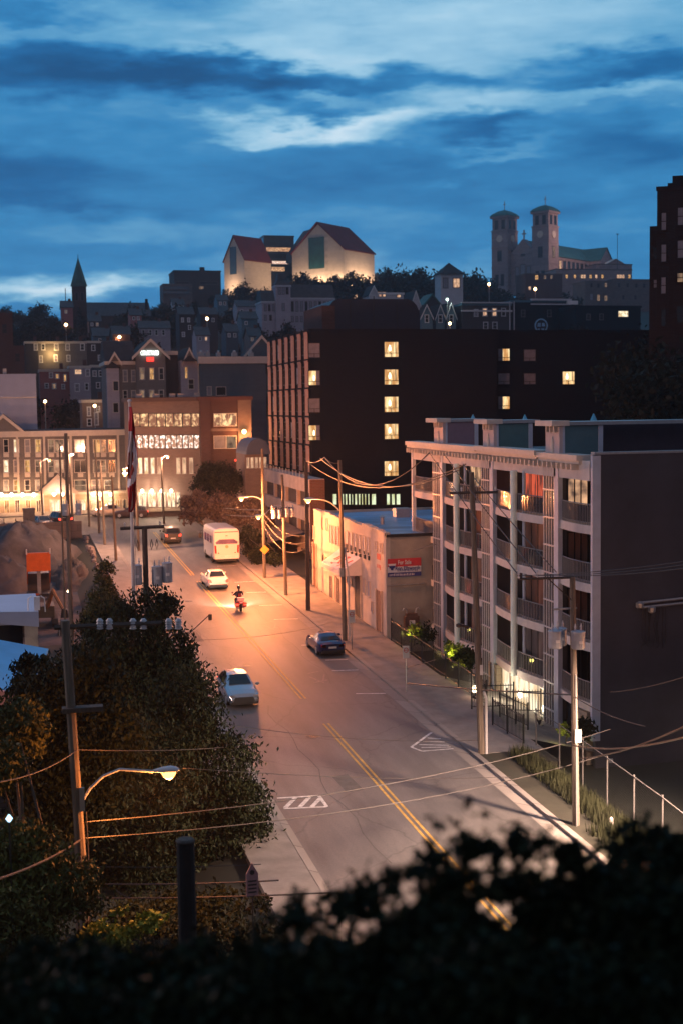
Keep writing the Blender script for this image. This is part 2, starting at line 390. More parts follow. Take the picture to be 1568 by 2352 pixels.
# worn marks where lettering has nearly rubbed off
mt['worn'] = M('worn_paint', (.075,.07,.065), .7, .3, 6, col2=(.30,.28,.26))
for cx_, cy_ in ((17.6,91),(17.3,74.5)):
    m_ = line('x', [(cx_-.5,cy_),(cx_+.5,cy_+.5)], .13, 0)
    for s_ in ([(cx_-.4,cy_+1.6),(cx_+.1,cy_-.2)], [(cx_+.6,cy_+1.9),(cx_+.2,cy_+.4)], [(cx_-.3,cy_+2.4),(cx_+.6,cy_+2.9)]):
        k = line('x', s_, .1, 0); b = len(m_.v); m_.v += k.v; m_.f += [tuple(i+b for i in f) for f in k.f]; m_.m += k.m
    struct(m_.build('road_marking', mt['worn']))

# repairs in the asphalt, manhole covers
mt['patch'] = M('asphalt_patch', (.092,.09,.087), .75, .2, 3, .3); mt['iron'] = M('cast_iron', (.05,.048,.046), .5, .3, 8, .4, metal=.5)
for x0, x1, y0, y1 in ((13.6,14.5,54.5,57.0),(11.4,12.3,88,92),(12.6,14.0,122,128)):
    m_ = MB(); m_.face([(x0+.1,y0,road_z(y0)+.004),(x1,y0+.15,road_z(y0+.15)+.004),(x1-.12,y1,road_z(y1)+.004),(x0,y1-.2,road_z(y1-.2)+.004)]); struct(m_.build('road_patch', mt['patch']))
for x_, y_ in ((14.2,63.4),(17.2,88.4),(13.3,104.0),(13.8,80.2)):
    m_ = MB().prism([(x_+.33*math.cos(k*.5236), y_+.33*math.sin(k*.5236)) for k in range(12)], 'z', 0, .008)
    m_.v = [(a_, b_, c_+road_z(b_)+.003) for a_, b_, c_ in m_.v]; struct(m_.build('manhole_cover', mt['iron']))
for y0, y1, x_ in ((46,70,13.1),(74,101,17.9),(88,128,12.1)):
    p_ = [(x_+.18*math.sin(y0+k*1.7)+.1*math.sin(k*.9), y0+(y1-y0)*k/14) for k in range(15)]
    struct(line('tar_seam', p_, .05, mt['patch'], .006).build('tar_seam', mt['patch']))
# haze volume added over the town to soften lamps and lift blacks
hz = MB().box(-152, 452, -62, 902, -4, 138).build('haze', mt['earth']); tag(hz, None, None, None, 'stuff'); hz['label'] = 'thin added haze softening the lamps over the street and the hillside'
hm = bpy.data.materials.new('haze'); hm.use_nodes = True; ht = hm.node_tree; ht.nodes.remove(ht.nodes['Principled BSDF'])
pv = ht.nodes.new('ShaderNodeVolumePrincipled'); pv.inputs['Color'].default_value = (.85,.88,.95,1); pv.inputs['Density'].default_value = HAZE; pv.inputs['Anisotropy'].default_value = .55
ht.links.new(pv.outputs[0], ht.nodes['Material Output'].inputs['Volume']); hz.data.materials.clear(); hz.data.materials.append(hm)

# ================================================================== windows and building helpers
_mc = {}
def frame_mesh(w_, h_, style, fmat, t_=.09):
    k = ('f', round(w_, 2), round(h_, 2), style, fmat.name, t_)
    if k not in _mc:
        m_ = MB(); a = w_/2
        m_.box(-a-t_, -a, -.07, .03, 0, h_); m_.box(a, a+t_, -.07, .03, 0, h_)
        m_.box(-a-t_-.02, a+t_+.02, -.075, .03, h_, h_+t_); m_.box(-a-t_-.03, a+t_+.03, -.11, .03, -t_, 0)
        if style in ('sash', 'cross'): m_.box(-a, a, -.05, .01, h_/2-.03, h_/2+.03)
        if style in ('cross', 'split'): m_.box(-.03, .03, -.052, .012, 0, h_)
        if style == 'tri':
            for q in (-1/6, 1/6): m_.box(w_*q-.03, w_*q+.03, -.05, .01, 0, h_)
        if style == 'hotel': m_.box(-a, a, -.05, .01, .24*h_, .24*h_+.05); m_.box(-.03, .03, -.052, .012, 0, .24*h_)
        _mc[k] = m_.mesh('window', fmat)
    return _mc[k]
def pane_mesh(w_, h_, pmat):
    k = ('p', round(w_, 2), round(h_, 2), pmat.name)
    if k not in _mc: _mc[k] = MB().box(-w_/2, w_/2, -.02, .01, 0, h_).mesh('pane', pmat)
    return _mc[k]
def window(par, x, y, z, w_, h_, pane, fmat=None, rz=0.0, style='sash', t_=.09, lab=None):
    o = link('window', frame_mesh(w_, h_, style, fmat or mt['white'], t_), par, (x, y, z), rz)
    link('pane', pane_mesh(w_, h_, pane), o)
    if lab: o['label'] = lab
    return o
def pxwin(par, x0, y0, x1, y1, Y, pane, fmat=None, style='sash', t_=.09, out=.0):
    a = P(x0, (y0+y1)/2, Y); b = P(x1, (y0+y1)/2, Y); z1 = P((x0+x1)/2, y0, Y).z; z0 = P((x0+x1)/2, y1, Y).z
    L_ = par.location
    return window(par, (a.x+b.x)/2-L_.x, Y-L_.y-out, z0-L_.z, b.x-a.x, z1-z0, pane, fmat, 0, style, t_)
def pxX(par, x0, y0, x1, y1, X, pane, fmat=None, style='sash', t_=.06, out=0.0):
    """window on a wall that faces the street (plane X); x0 is the far edge"""
    xm = (x0+x1)/2; f = PX(x0, (y0+y1)/2, X); n = PX(x1, (y0+y1)/2, X); m = PX(xm, y0, X); q = PX(xm, y1, X)
    L_ = par.location
    return window(par, X-L_.x-out, (f.y+n.y)/2-L_.y, q.z-L_.z, abs(f.y-n.y), m.z-q.z, pane, fmat, R(-90), style, t_)
def wbox(m_, par, x0, x1, y0, y1, z0, z1, m=0):
    l = par.location; return m_.box(x0-l.x, x1-l.x, y0-l.y, y1-l.y, z0-l.z, z1-l.z, m)
def pxr(x0, y0, x1, y1, Y):
    ym = (y0+y1)/2; xm = (x0+x1)/2
    return P(x0, ym, Y).x, P(x1, ym, Y).x, P(xm, y1, Y).z, P(xm, y0, Y).z
def block(name, label, cat, x0, yt, x1, yb, Y, depth, wall, roofm, cornice=.35, cm=None, group=None, over=.3, low=0):
    a, b, z0, z1 = pxr(x0, yt, x1, yb, Y)
    z0 = min(z0, ground((a+b)/2, Y))-low-.3
    th_ = thing(name, label, cat, ((a+b)/2, Y, z0), 0, group); w_ = (b-a)/2; H_ = z1-z0
    MB().box(-w_, w_, 0, depth, 0, H_-cornice).build('wall', wall, th_)
    m_ = MB().box(-w_-over, w_+over, -over, depth+over, H_-cornice, H_)
    m_.build('cornice', cm or mt['trim'], th_)
    MB().box(-w_, w_, .3, depth, H_, H_+.05).build('roof', roofm, th_)
    return th_, (a, b, z0, z1)
def gable(name, par, x0, x1, y0, y1, ze, zr, mat, wallm=None, along='y', over=.3, th_=.18, trimm=None):
    """gabled roof; ridge runs along y (gable faces the camera) or along x"""
    if along == 'y':
        xm = (x0+x1)/2; s = (zr-ze)/(xm-x0)
        poly = [(x0-over, ze-over*s), (xm, zr), (x1+over, ze-over*s), (x1+over, ze-over*s+th_), (xm, zr+th_*1.2), (x0-over, ze-over*s+th_)]
        MB().prism(poly[:2]+[poly[4], poly[5]], 'y', y0-over, y1+over).prism([poly[1], poly[2], poly[3], poly[4]], 'y', y0-over, y1+over).build(name, mat, par)
        if wallm: MB().prism([(x0, ze), (x1, ze), (xm, zr)], 'y', y0, y1).build('gable_wall', wallm, par)
        if trimm:
            k = .28
            MB().prism([(x0-over, ze-over*s-k), (xm, zr-k*1.1), (xm, zr+th_), (x0-over, ze-over*s+th_)], 'y', y0-over-.08, y0-over-.01)\
                .prism([(xm, zr-k*1.1), (x1+over, ze-over*s-k), (x1+over, ze-over*s+th_), (xm, zr+th_)], 'y', y0-over-.08, y0-over-.01).build('gable_trim', trimm, par)
    else:
        ym = (y0+y1)/2; s = (zr-ze)/(ym-y0)
        MB().prism([(y0-over, ze-over*s), (ym, zr), (ym, zr+th_), (y0-over, ze-over*s+th_)], 'x', x0-over, x1+over)\
            .prism([(ym, zr), (y1+over, ze-over*s), (y1+over, ze-over*s+th_), (ym, zr+th_)], 'x', x0-over, x1+over).build(name, mat, par)
        if wallm: MB().prism([(y0, ze), (y1, ze), (ym, zr)], 'x', x0, x1).build('gable_wall', wallm, par)
def text_mesh(s, size, mat, ext=.01, align='CENTER', bold=0.0):
    cu = bpy.data.curves.new('lettering', 'FONT'); cu.body = s; cu.size = size; cu.extrude = ext; cu.align_x = align; cu.align_y = 'CENTER'; cu.offset = bold; cu.resolution_u = 3
    o = bpy.data.objects.new('lettering', cu); C.objects.link(o)
    bpy.context.view_layer.update()
    me = bpy.data.meshes.new_from_object(o.evaluated_get(bpy.context.evaluated_depsgraph_get()))
    bpy.data.objects.remove(o); bpy.data.curves.remove(cu)
    me.materials.clear(); me.materials.append(mat); me.name = 'lettering'; return me
def put_text(s, size, mat, par, loc, rz=0.0, wid=None, **k):
    me = text_mesh(s, size, mat, **k)
    o = link('lettering', me, par, loc); o.rotation_euler = (R(90), 0, rz)
    if wid and len(me.vertices):
        xs_ = [v.co.x for v in me.vertices]; o.scale.x = wid/(max(xs_)-min(xs_))
    return o

# materials of the buildings
mt['siding_grey'] = siding('grey_clapboard', (.20,.19,.19)); mt['siding_lav'] = siding('lavender_clapboard', (.46,.42,.48))
mt['siding_blue'] = siding('slate_blue_clapboard', (.10,.15,.19)); mt['siding_white'] = siding('white_clapboard', (.62,.62,.66))
mt['siding_pink'] = siding('pink_clapboard', (.38,.17,.18)); mt['siding_teal'] = siding('teal_clapboard', (.10,.2,.26)); mt['siding_dk'] = siding('dark_clapboard', (.06,.06,.07))
mt['brick_red'] = brick_mat('red_brick', (.11,.05,.045), (.085,.038,.034), (.11,.09,.085), 1, .45, .15)
mt['brick_tan'] = brick_mat('tan_brick', (.24,.165,.14), (.20,.135,.115), (.22,.18,.16), 1, .45, .15)
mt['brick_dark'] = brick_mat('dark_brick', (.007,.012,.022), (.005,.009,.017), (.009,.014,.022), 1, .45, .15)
mt['brick_pier'] = brick_mat('lit_pier_brick', (.50,.27,.20), (.43,.23,.17), (.40,.30,.26), 1, .45, .15)
mt['stone'] = brick_mat('grey_stone', (.16,.13,.125), (.12,.10,.10), (.10,.09,.09), 1, 1.6, .7, .9, .03)
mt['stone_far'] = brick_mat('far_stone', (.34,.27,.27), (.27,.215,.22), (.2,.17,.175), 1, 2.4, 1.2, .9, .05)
mt['stone_warm'] = brick_mat('warm_stone', (.42,.36,.28), (.36,.30,.24), (.3,.26,.2), 1, 1.0, .4, .9, .02)
mt['roof_dark'] = M('dark_shingles', (.03,.03,.035), .9, .3, .8, .3)
mt['roof_slate'] = M('slate_roof', (.05,.055,.06), .8, .3, .8, .2)
mt['roof_green'] = M('green_copper_roof', (.04,.12,.11), .7, .25, .3)
mt['roof_red'] = M('red_metal_roof', (.13,.03,.04), .95, .2, .2, spec=.05)
mt['cream_panel'] = brick_mat('cream_cladding', (.52,.45,.38), (.49,.43,.36), (.42,.37,.31), 1, 3.0, 1.5, .7, .04)
mt['stucco_brown'] = M('brown_grey_stucco', (.050,.054,.070), .9, .22, .35, .5)
mt['stucco_white'] = M('off_white_plaster', (.55,.47,.40), .85, .14, 1.5, .4)
mt['stucco_tan'] = M('tan_block_wall', (.36,.33,.28), .9, .16, .8, .4)
mt['membrane'] = M('sky_tinted_membrane', (.26,.56,.86), .4, .3, .22, .1, col2=(.08,.11,.15), stretch=(.5,1.6,1))  # the sky's blue cast is put into this roof colour
mt['panel_white'] = M('pale_steel_cladding', (.36,.42,.56), .5, .08, .6)
mt['pipe'] = mt['galv']

# ------------------------------------------------------------------ lodging with lit ground floor (long left wing)
YA = 176
def cA(x, y): return x*.41667, 751+y*.41667         # crop reading -> display pixels
th_, (a, b, z0, z1) = block('hotel', 'long four storey grey clapboard hotel wing with a brightly lit warm ground floor', 'hotel', -40, 989, 302, 1192, YA, 14, mt['siding_grey'], mt['roof_dark'], .75, mt['trim'], over=.35)
HA = th_; l = HA.location
zs = P(150, 1136, YA).z-l.z
hw = (b-a)/2
MB().box(-hw-.1, hw+.1, -.25, 0, 0, zs).build('ground_floor_wall', mt['stone_warm'], HA)
MB().box(-hw-.2, hw+.2, -.45, .0, zs, zs+.35).build('string_course', mt['trim'], HA)
for cx_ in (100, 248, 395, 490, 655):
    px = cx_*.41667; c_ = P(px, 1060, YA).x-l.x
    MB().box(c_-.14, c_+.14, -.16, 0, zs+.35, z1-z0-.75).build('pilaster', mt['trim'], HA)
lits = ['lit_amber','lit_dim','glass_grey','lit_dim','lit_peach','lit_dim','lit_white','lit_dim','lit_peach','lit_amber','glass_dark']
k = 0
cols = [(-30,22),(35,22),(92,24),(153,24),(212,26),(284,28),(328,44),(372,18),(445,62),(535,34),(572,24),(618,36)]
for (y0, y1) in ((622,690),(735,800)):
    for cx_, wd in cols:
        x0_, ya = cA(cx_-wd/2, y0); x1_, yb_ = cA(cx_+wd/2, y1)
        pm = lits[(k*7+3) % len(lits)]; k += 1
        if y0 > 700 and cx_ == 445: pm = 'glass_dark'
        pxwin(HA, x0_, ya, x1_, yb_, YA, mt[pm], mt['trim'], 'split' if wd > 28 else 'sash', .10)
        q = P((x0_+x1_)/2, yb_, YA)
        MB().box(q.x-l.x-.35, q.x-l.x+.35, -.14, 0, q.z-l.z-.65, q.z-l.z-.13).build('ac_grille', mt['trim'], HA)
for cx_, wd in cols[:5]+[(530,40),(600,40),(445,60)]:
    x0_, ya = cA(cx_-wd/2, 845); x1_, yb_ = cA(cx_+wd/2, 900)
    pxwin(HA, x0_, ya, x1_, yb_, YA, mt[lits[(k*5) % len(lits)]], mt['trim'], 'sash', .10); k += 1
# shopfront openings of the ground floor
for i, cx_ in enumerate((-15, 40, 98, 158, 215, 290, 318, 347, 420, 462, 520, 560, 610, 650, 690)):
    x0_, ya = cA(cx_-11, 955); x1_, yb_ = cA(cx_+11, 1045)
    pxwin(HA, x0_, ya, x1_, yb_, YA-.25, mt['lit_white' if i in (5,6,7,9,10,12) else ('lit_amber' if i % 2 else 'lit_dim')], mt['trim'], 'split', .08)
# gabled entrance porch
q = P(135, 1150, YA-2.2); ql = (q.x-l.x, -2.2)
zt = P(135, 1127, YA-2.2).z-l.z
MB().box(ql[0]-2.2, ql[0]+2.2, -2.2, -.25, zt-.35, zt).build('canopy', mt['trim'], HA)
gable('porch_roof', HA, ql[0]-2.2, ql[0]+2.2, -2.2, -.3, zt, zt+2.0, mt['roof_slate'], mt['siding_white'], trimm=mt['trim'])
for sx in (-2.0, 2.0):
    MB().box(ql[0]+sx-.16, ql[0]+sx+.16, -2.15, -1.85, 0, zt-.35).build('porch_column', mt['white'], HA)
for cx_ in (20,):
    c_ = P(8, 990, YA).x-l.x; zc = z1-z0
    gable('gable_roof', HA, c_-2.5, c_+2.6, -.2, 9, zc-.1, zc+2.1, mt['roof_dark'], mt['siding_grey'], trimm=mt['trim'])
sc_m = glow('sconce_bulb', (1,.75,.45), 14)
def sconce(par, px, py, Y, r_=.16, power=0, col=(1,.6,.3), m_=None, off=.0):
    q = P(px, py, Y); l_ = par.location; loc = (q.x-l_.x, q.y-l_.y, q.z-l_.z)
    s = MB(); s.lathe(loc, [(.03,-r_), (r_*.75,-r_*.6), (r_,0), (r_*.75,r_*.6), (.03,r_)], 10); s.build('wall_lamp', m_ or sc_m, par)
    MB().box(loc[0]-.05, loc[0]+.05, loc[1], loc[1]+.35+off, loc[2]+r_*.9, loc[2]+r_+.08).build('wall_lamp_bracket', mt['black_metal'], par)
    if power: lamp_light((q.x, q.y-.5, q.z-.2), power, col, 'POINT', .2)
for cx_ in (10, 65, 125, 187): sconce(HA, cx_*.41667, 751+925*.41667, YA-.75, .27, 260, (1,.44,.19))
for cx_ in (300, 345, 515, 612, 555): sconce(HA, cx_*.41667, 751+922*.41667, YA-.75 if cx_ > 400 else YA-2.4, .26, 250, (1,.50,.24))

# ------------------------------------------------------------------ restaurant building of brick and glass
YB = 166
th_, (a, b, z0, z1) = block('restaurant_building', 'brown brick restaurant building with two long glazed floors full of lights', 'building', 301, 913, 462, 1196, YB, 8, mt['brick_tan'], mt['roof_dark'], .5, M('dark_fascia', (.10,.06,.05), .7, .1, 1))
HB = th_; l = HB.location
mt['cafe1'] = glow('cafe_lights_warm', (1,.62,.30), 1.3, (.22,.09,.05), (2.2,1,1.5), (.48,.66))
mt['cafe2'] = glow('cafe_lights_white', (1,.84,.72), 1.9, (.26,.12,.07), (3.4,1,2.0), (.48,.64))
def crop_band(par, x0, x1, y0, y1, n, Y, pm, fm, style='plain', tt=.06):
    for i in range(n):
        xa = x0+(x1-x0)*i/n; xb = x0+(x1-x0)*(i+1)/n-5
        A = cA(xa, y0); B_ = cA(xb, y1); pxwin(par, A[0], A[1], B_[0], B_[1], Y, pm, fm, style, tt)
crop_band(HB, 728, 1104, 478, 548, 8, YB, mt['cafe1'], mt['black_metal'])
crop_band(HB, 728, 1104, 597, 668, 12, YB, mt['cafe2'], mt['black_metal'])
for cx_, pm in ((775,'lit_white'),(808,'lit_white'),(843,'lit_white'),(880,'lit_peach'),(985,'lit_peach'),(1017,'lit_peach'),(1056,'lit_peach'),(748,'lit_dim')):
    A = cA(cx_-9, 722); B_ = cA(cx_+9, 808); pxwin(HB, A[0], A[1], B_[0], B_[1], YB, mt[pm], mt['trim'], 'plain', .05)
for i, cx_ in enumerate((775, 798, 828, 850, 882, 904, 935, 958, 985)):
    A = cA(cx_-7, 915); B_ = cA(cx_+7, 990); pxwin(HB, A[0], A[1], B_[0], B_[1], YB, mt['lit_white'], mt['trim'], 'sash', .05)
hw = (b-a)/2
zz = P(380, 1168, YB).z-l.z; MB().box(-hw, hw+1.5, -.5, 0, zz-.3, zz+.1).build('planter_ledge', mt['stone_warm'], HB)
for cx_ in (785, 838, 893, 945): sconce(HB, cx_*.41667, 751+903*.41667, YB-.6, .22, 160, (1,.72,.48))
zz = z1-z0
for i in range(9):
    m_ = MB().box(-hw+i*hw/4.2, -hw+i*hw/4.2+.7, 1.5, 2.3, zz, zz+.5)
    if i in (1,3,5,6,8): m_.build('roof_vent', mt['galv'], HB)

HB2, (a, b, z0, z1) = block('office_building', 'dark red brick building with corner windows beside the glazed restaurant', 'building', 462, 911, 578, 1200, YB-.5, 9, mt['brick_red'], mt['roof_dark'], .45, M('red_fascia', (.10,.04,.035), .7, .1, 1))
l = HB2.location; hw = (b-a)/2
for (x0_, y0_, x1_, y1_, pm) in ((1182,478,1303,545,'cafe1'),(1182,602,1245,668,'glass_grey'),(1250,602,1303,668,'lit_dim')):
    A = cA(x0_, y0_); B_ = cA(x1_, y1_); pxwin(HB2, A[0], A[1], B_[0], B_[1], YB-.5, mt[pm], mt['trim'], 'tri' if pm == 'cafe1' else 'plain', .07)
c_ = P(462+14, 1000, YB).x-l.x
MB().box(-hw, -hw+1.3, -.35, 0, 0, z1-z0-.45).build('pier', mt['brick_red'], HB2)
zz = P(520, 980, YB).z-l.z; MB().box(-hw+1.3, hw+.05, -.12, 0, zz-.55, zz-.2).build('string_course', mt['brick_tan'], HB2)
A = P(546, 1000, YB); MB().box(A.x-l.x, hw+.06, -.2, 0, 0, z1-z0-.45).build('pier', mt['brick_tan'], HB2)
sconce(HB2, 1347*.41667, 751+577*.41667, YB-1.5, .30, 900, (1,.36,.12), glow('sodium_bulb', (1,.55,.2), 16), .6)

# ------------------------------------------------------------------ gabled hotel behind with the lit sign
YC = 190
HC = thing('hotel', 'grey gabled hotel block with a white and red lit sign high in the gable', 'hotel', (P(325,900,YC).x, YC, 6.0)); l = HC.location
def LX(px, Y=YC, py=900): return P(px, py, Y).x-HC.location.x
def LZ(py, Y=YC, px=400): return P(px, py, Y).z-HC.location.z
def cxy(x, y): return cA(x, y)
xa, xb = LX(cA(755,0)[0]), LX(cA(918,0)[0]); ze, zr = LZ(cA(0,150)[1]), LZ(cA(0,70)[1])
MB().box(xa, xb, 0, 12, 0, ze).build('wall', mt['siding_grey'], HC)
gable('roof', HC, xa, xb, 0, 14, ze, zr, mt['roof_dark'], mt['siding_grey'], trimm=mt['trim'], over=.6)
xl = LX(cA(595,0)[0]); zl = LZ(cA(0,205)[1])
MB().box(xl, xa, 1.2, 12, 0, zl).build('side_wall', mt['siding_grey'], HC)
MB().box(xl-.3, xa, .8, 12.2, zl, zl+.5).build('cornice', mt['trim'], HC)
MB().prism([(.8,zl+.5),(12.2,zl+.5),(8,zl+3.6),(5,zl+3.6)], 'x', xl-.2, xa).build('side_roof', mt['roof_dark'], HC)
xg0, xg1 = LX(cA(612,0)[0]), LX(cA(668,0)[0])
gable('dormer_roof', HC, xg0, xg1, .6, 5, zl+.5, LZ(cA(0,140)[1]), mt['roof_dark'], mt['siding_grey'], trimm=mt['trim'], over=.3)
MB().box(xg0-.5, xg1-.2, .1, 1.2, 0, LZ(cA(0,225)[1])).build('bay', mt['siding_lav'], HC)
MB().prism([(xg0-.8, LZ(cA(0,225)[1])), (xg1+.1, LZ(cA(0,225)[1])), ((xg0+xg1)/2-.4, LZ(cA(0,190)[1]))], 'y', -.1, 1.3).build('bay_roof', mt['roof_dark'], HC)
xr0, xr1 = xb, LX(cA(1000,0)[0])
MB().box(xr0, xr1, 3, 12, 0, LZ(cA(0,130)[1])).build('link_wall', mt['siding_dk'], HC)
MB().box(xr0, xr1, 2.6, 12, LZ(cA(0,150)[1])-.0, LZ(cA(0,130)[1])+.05).build('link_cornice', mt['trim'], HC)
xm0, xm1 = LX(cA(1003,0)[0]), LX(cA(1106,0)[0]); zg = LZ(cA(0,185)[1])
MB().box(xm0, xm1, .3, 11, 0, zg).build('wing_wall', mt['siding_lav'], HC)
gable('wing_roof', HC, LX(cA(1020,0)[0]), LX(cA(1082,0)[0]), .3, 9, zg, LZ(cA(0,118)[1]), mt['roof_dark'], mt['siding_grey'], trimm=mt['trim'], over=.25)
MB().prism([(LX(cA(1008,0)[0]), zg-.1), (LX(cA(1092,0)[0]), zg-.1), (LX(cA(1050,0)[0]), LZ(cA(0,158)[1]))], 'y', -.5, .3).build('bay_roof', mt['roof_dark'], HC)
for (x_, y0_, y1_, pm, w_) in ((785,228,288,'lit_dim',20),(838,228,288,'lit_amber',20),(891,228,288,'glass_dark',20),(785,350,392,'lit_dim',20),(838,350,392,'lit_dim',20),(891,350,392,'glass_dark',20)):
    A = cA(x_-w_/2, y0_); B_ = cA(x_+w_/2, y1_); pxwin(HC, A[0], A[1], B_[0], B_[1], YC, mt[pm], mt['trim'], 'sash', .12)
for (x_, y0_, y1_, pm) in ((692,240,300,'glass_grey'),(738,240,300,'glass_grey'),(692,352,400,'glass_dark'),(738,352,400,'glass_grey')):
    A = cA(x_-9, y0_); B_ = cA(x_+9, y1_); pxwin(HC, A[0], A[1], B_[0], B_[1], YC+1.2, mt[pm], mt['trim'], 'sash', .12)
for (x_, y0_, y1_, pm) in ((640,300,350,'glass_dark'),(640,420,470,'glass_dark')):
    A = cA(x_-13, y0_); B_ = cA(x_+13, y1_); pxwin(HC, A[0], A[1], B_[0], B_[1], YC+.1, mt[pm], mt['trim'], 'plain', .08)
for (x_, y0_, y1_, pm, w_) in ((1028,222,282,'lit_amber',12),(1055,290,340,'glass_dark',26)):
    A = cA(x_-w_/2, y0_); B_ = cA(x_+w_/2, y1_); pxwin(HC, A[0], A[1], B_[0], B_[1], YC+.3, mt[pm], mt['trim'], 'sash', .12)
xr1 = LX(cA(1094,0)[0])
MB().box(xr1, xr1+.35, .12, .3, 0, zg-.2).build('corner_board', mt['trim'], HC)
# lit sign
sgw = glow('sign_letters_white', (.9,1,.92), 2.2); sgr = glow('sign_box_red', (1,.05,.03), 1.6)
A = P(*cA(827, 144), YC-.25)
sign = thing('hotel_sign', 'lit white COURTYARD letters over a small red box in the hotel gable', 'sign', (A.x, A.y, A.z))
put_text('COURTYARD', .95, sgw, sign, (0, 0, 0), 0, 2.6, ext=.1, bold=.02)
B_ = P(*cA(830, 174), YC-.25)
MB().box(B_.x-A.x-.52, B_.x-A.x+.52, -.1, .1, B_.z-A.z-.42, B_.z-A.z+.22).build('red_box', sgr, sign)
put_text('Marriott', .32, M('pale_letters', (.9,.7,.65), .5, 0), sign, (B_.x-A.x, -.13, B_.z-A.z-.1), 0, .9, ext=.02)
# slate blue wing
HD, (a, b, z0, z1) = block('hotel_annex', 'plain slate blue clapboard wing with a broad pale cornice', 'building', 461.5, 819, 612, 1010, YC-1, 12, mt['siding_blue'], mt['roof_dark'], 1.0, mt['trim'])
l = HD.location; hw = (b-a)/2; zt = z1-z0
for dx, s in ((-4.2, .9), (-3.2, .7), (-1.6, .6), (.8, .8), (3.3, .7)):
    MB().box(dx-s/2, dx+s/2, 3, 3.8, zt, zt+.7).lathe((dx, 3.4, zt+.7), [(s*.3,0),(s*.3,.25),(.05,.35)], 8).build('rooftop_unit', mt['galv'], HD)
x0_ = P(cA(1340,0)[0], 800, YC+7).x-l.x; x1_ = P(cA(1560,0)[0], 800, YC+7).x-l.x
gable('roof', HD, x0_, x1_, 9, 12, zt, zt+3.4, mt['roof_dark'], mt['siding_blue'], trimm=mt['trim'], over=.2)
for (x0c, x1c, y0c, y1c, pm) in ((1145,1165,330,375,'glass_grey'),(1195,1245,332,375,'glass_dark')):
    A = cA(x0c, y0c); B_ = cA(x1c, y1c); pxwin(HD, A[0], A[1], B_[0], B_[1], YC-1, mt[pm], mt['trim'], 'plain', .08)

# ------------------------------------------------------------------ blank blocks at the left edge
HE, (a, b, z0, z1) = block('warehouse_building', 'pale steel clad block with a blank wall at the left edge', 'building', -60, 859, 85, 992, 186, 12, mt['panel_white'], mt['roof_dark'], .3, mt['panel_white'], over=.05)
hw = (b-a)/2; q = P(40, 913, 186).z-z0; MB().box(-hw, hw, -.06, 0, q-.08, q+.08).build('panel_joint', mt['galv'], HE)
for i in range(1, 6): MB().box(-hw+i*hw/3-.03, -hw+i*hw/3+.03, -.04, 0, 0, z1-z0-.3).build('panel_joint', mt['panel_white'], HE)
MB().box(-.2, .3, 2, 2.5, z1-z0, z1-z0+.8).build('roof_vent', mt['galv'], HE)
HF, (a, b, z0, z1) = block('brick_building', 'dark red brick block at the left edge stepping down in height', 'building', -70, 718, 31, 860, 250, 14, mt['brick_red'], mt['roof_dark'], .4, mt['brick_red'], over=.1)
a2 = P(57, 820, 248).x-HF.location.x; z2 = P(40, 793, 248).z-z0
MB().box((b-a)/2, a2, -1, 12, 0, z2).build('side_wall', mt['brick_red'], HF)
pxwin(HF, 6, 745, 16, 765, 250, mt['glass_dark'], mt['brick_red']); pxwin(HF, 36, 812, 46, 830, 249, mt['glass_dark'], mt['brick_red'])

# ------------------------------------------------------------------ hillside terraces on the left
def row_house(label, x0, yt, x1, yb, Y, wall, wins, trim=None, roofm=None, name='terraced_house', group='terraced houses on the hillside', depth=8, frame=None):
    th_, (a, b, z0, z1) = block(name, label, 'house', x0, yt, x1, yb, Y, depth, wall, roofm or mt['roof_dark'], .5, trim or mt['trim'], group=group, over=.15)
    l_ = th_.location; w_ = (b-a)/2
    for (x, y, w2, h2, pm) in wins:
        pxwin(th_, x-w2/2, y-h2/2, x+w2/2, y+h2/2, Y, mt[pm], frame or mt['white'], 'sash', .16)
    MB().box(w_*.4, w_*.4+.7, depth*.5, depth*.5+.7, z1-z0, z1-z0+1.3).build('chimney', mt['brick_red'], th_)
    return th_
row_house('dark grey terraced house with white framed windows at the left of the upper row', 58, 784, 88, 838, 300, mt['siding_dk'], [(83,797,6,13,'glass_grey')])
row_house('tan terraced house washed in yellow lamplight in the upper row', 88, 784, 150, 840, 300, mt['siding_grey'], [(83+2,0,0,0,'glass_dark')][:0]+[(97,797,0.1,.1,'glass_dark')][:0]+[(130,797,7,13,'glass_grey'),(129,823,6,14,'lit_peach'),(95,825,5,14,'glass_grey'),(100,797,6,12,'glass_dark')])
row_house('grey terraced house with three white windows in the upper row', 150, 784, 200, 842, 300, mt['siding_grey'], [(156,797,7,13,'glass_grey'),(158,823,6,13,'glass_grey'),(190,797,7,13,'glass_dark')])
row_house('dark terraced house with one amber window at the right of the upper row', 200, 783, 270, 838, 300, mt['siding_dk'], [(246,800,9,9,'lit_amber'),(215,799,6,11,'glass_dark'),(230,822,6,11,'glass_grey')])
row_house('pink terraced house with a glowing window in the lower row', 92, 848, 160, 902, 262, mt['siding_pink'], [(132,864,6,9,'lit_amber'),(118,862,6,10,'glass_grey'),(150,868,4,14,'lit_amber'),(108,886,6,9,'glass_dark'),(125,887,6,10,'lit_dim'),(146,888,5,9,'glass_grey')])
row_house('pale lilac terraced house with a bay window in the lower row', 161, 840, 209, 905, 260, mt['siding_lav'], [(180,854,14,10,'lit_peach'),(202,856,7,14,'glass_grey'),(178,890,8,16,'glass_grey'),(200,888,6,14,'glass_dark')])
row_house('dark blue terraced house at the right of the lower row', 209, 838, 246, 905, 262, mt['siding_blue'], [(218,858,6,11,'glass_grey'),(232,858,6,11,'glass_dark'),(226,885,6,11,'glass_dark')])
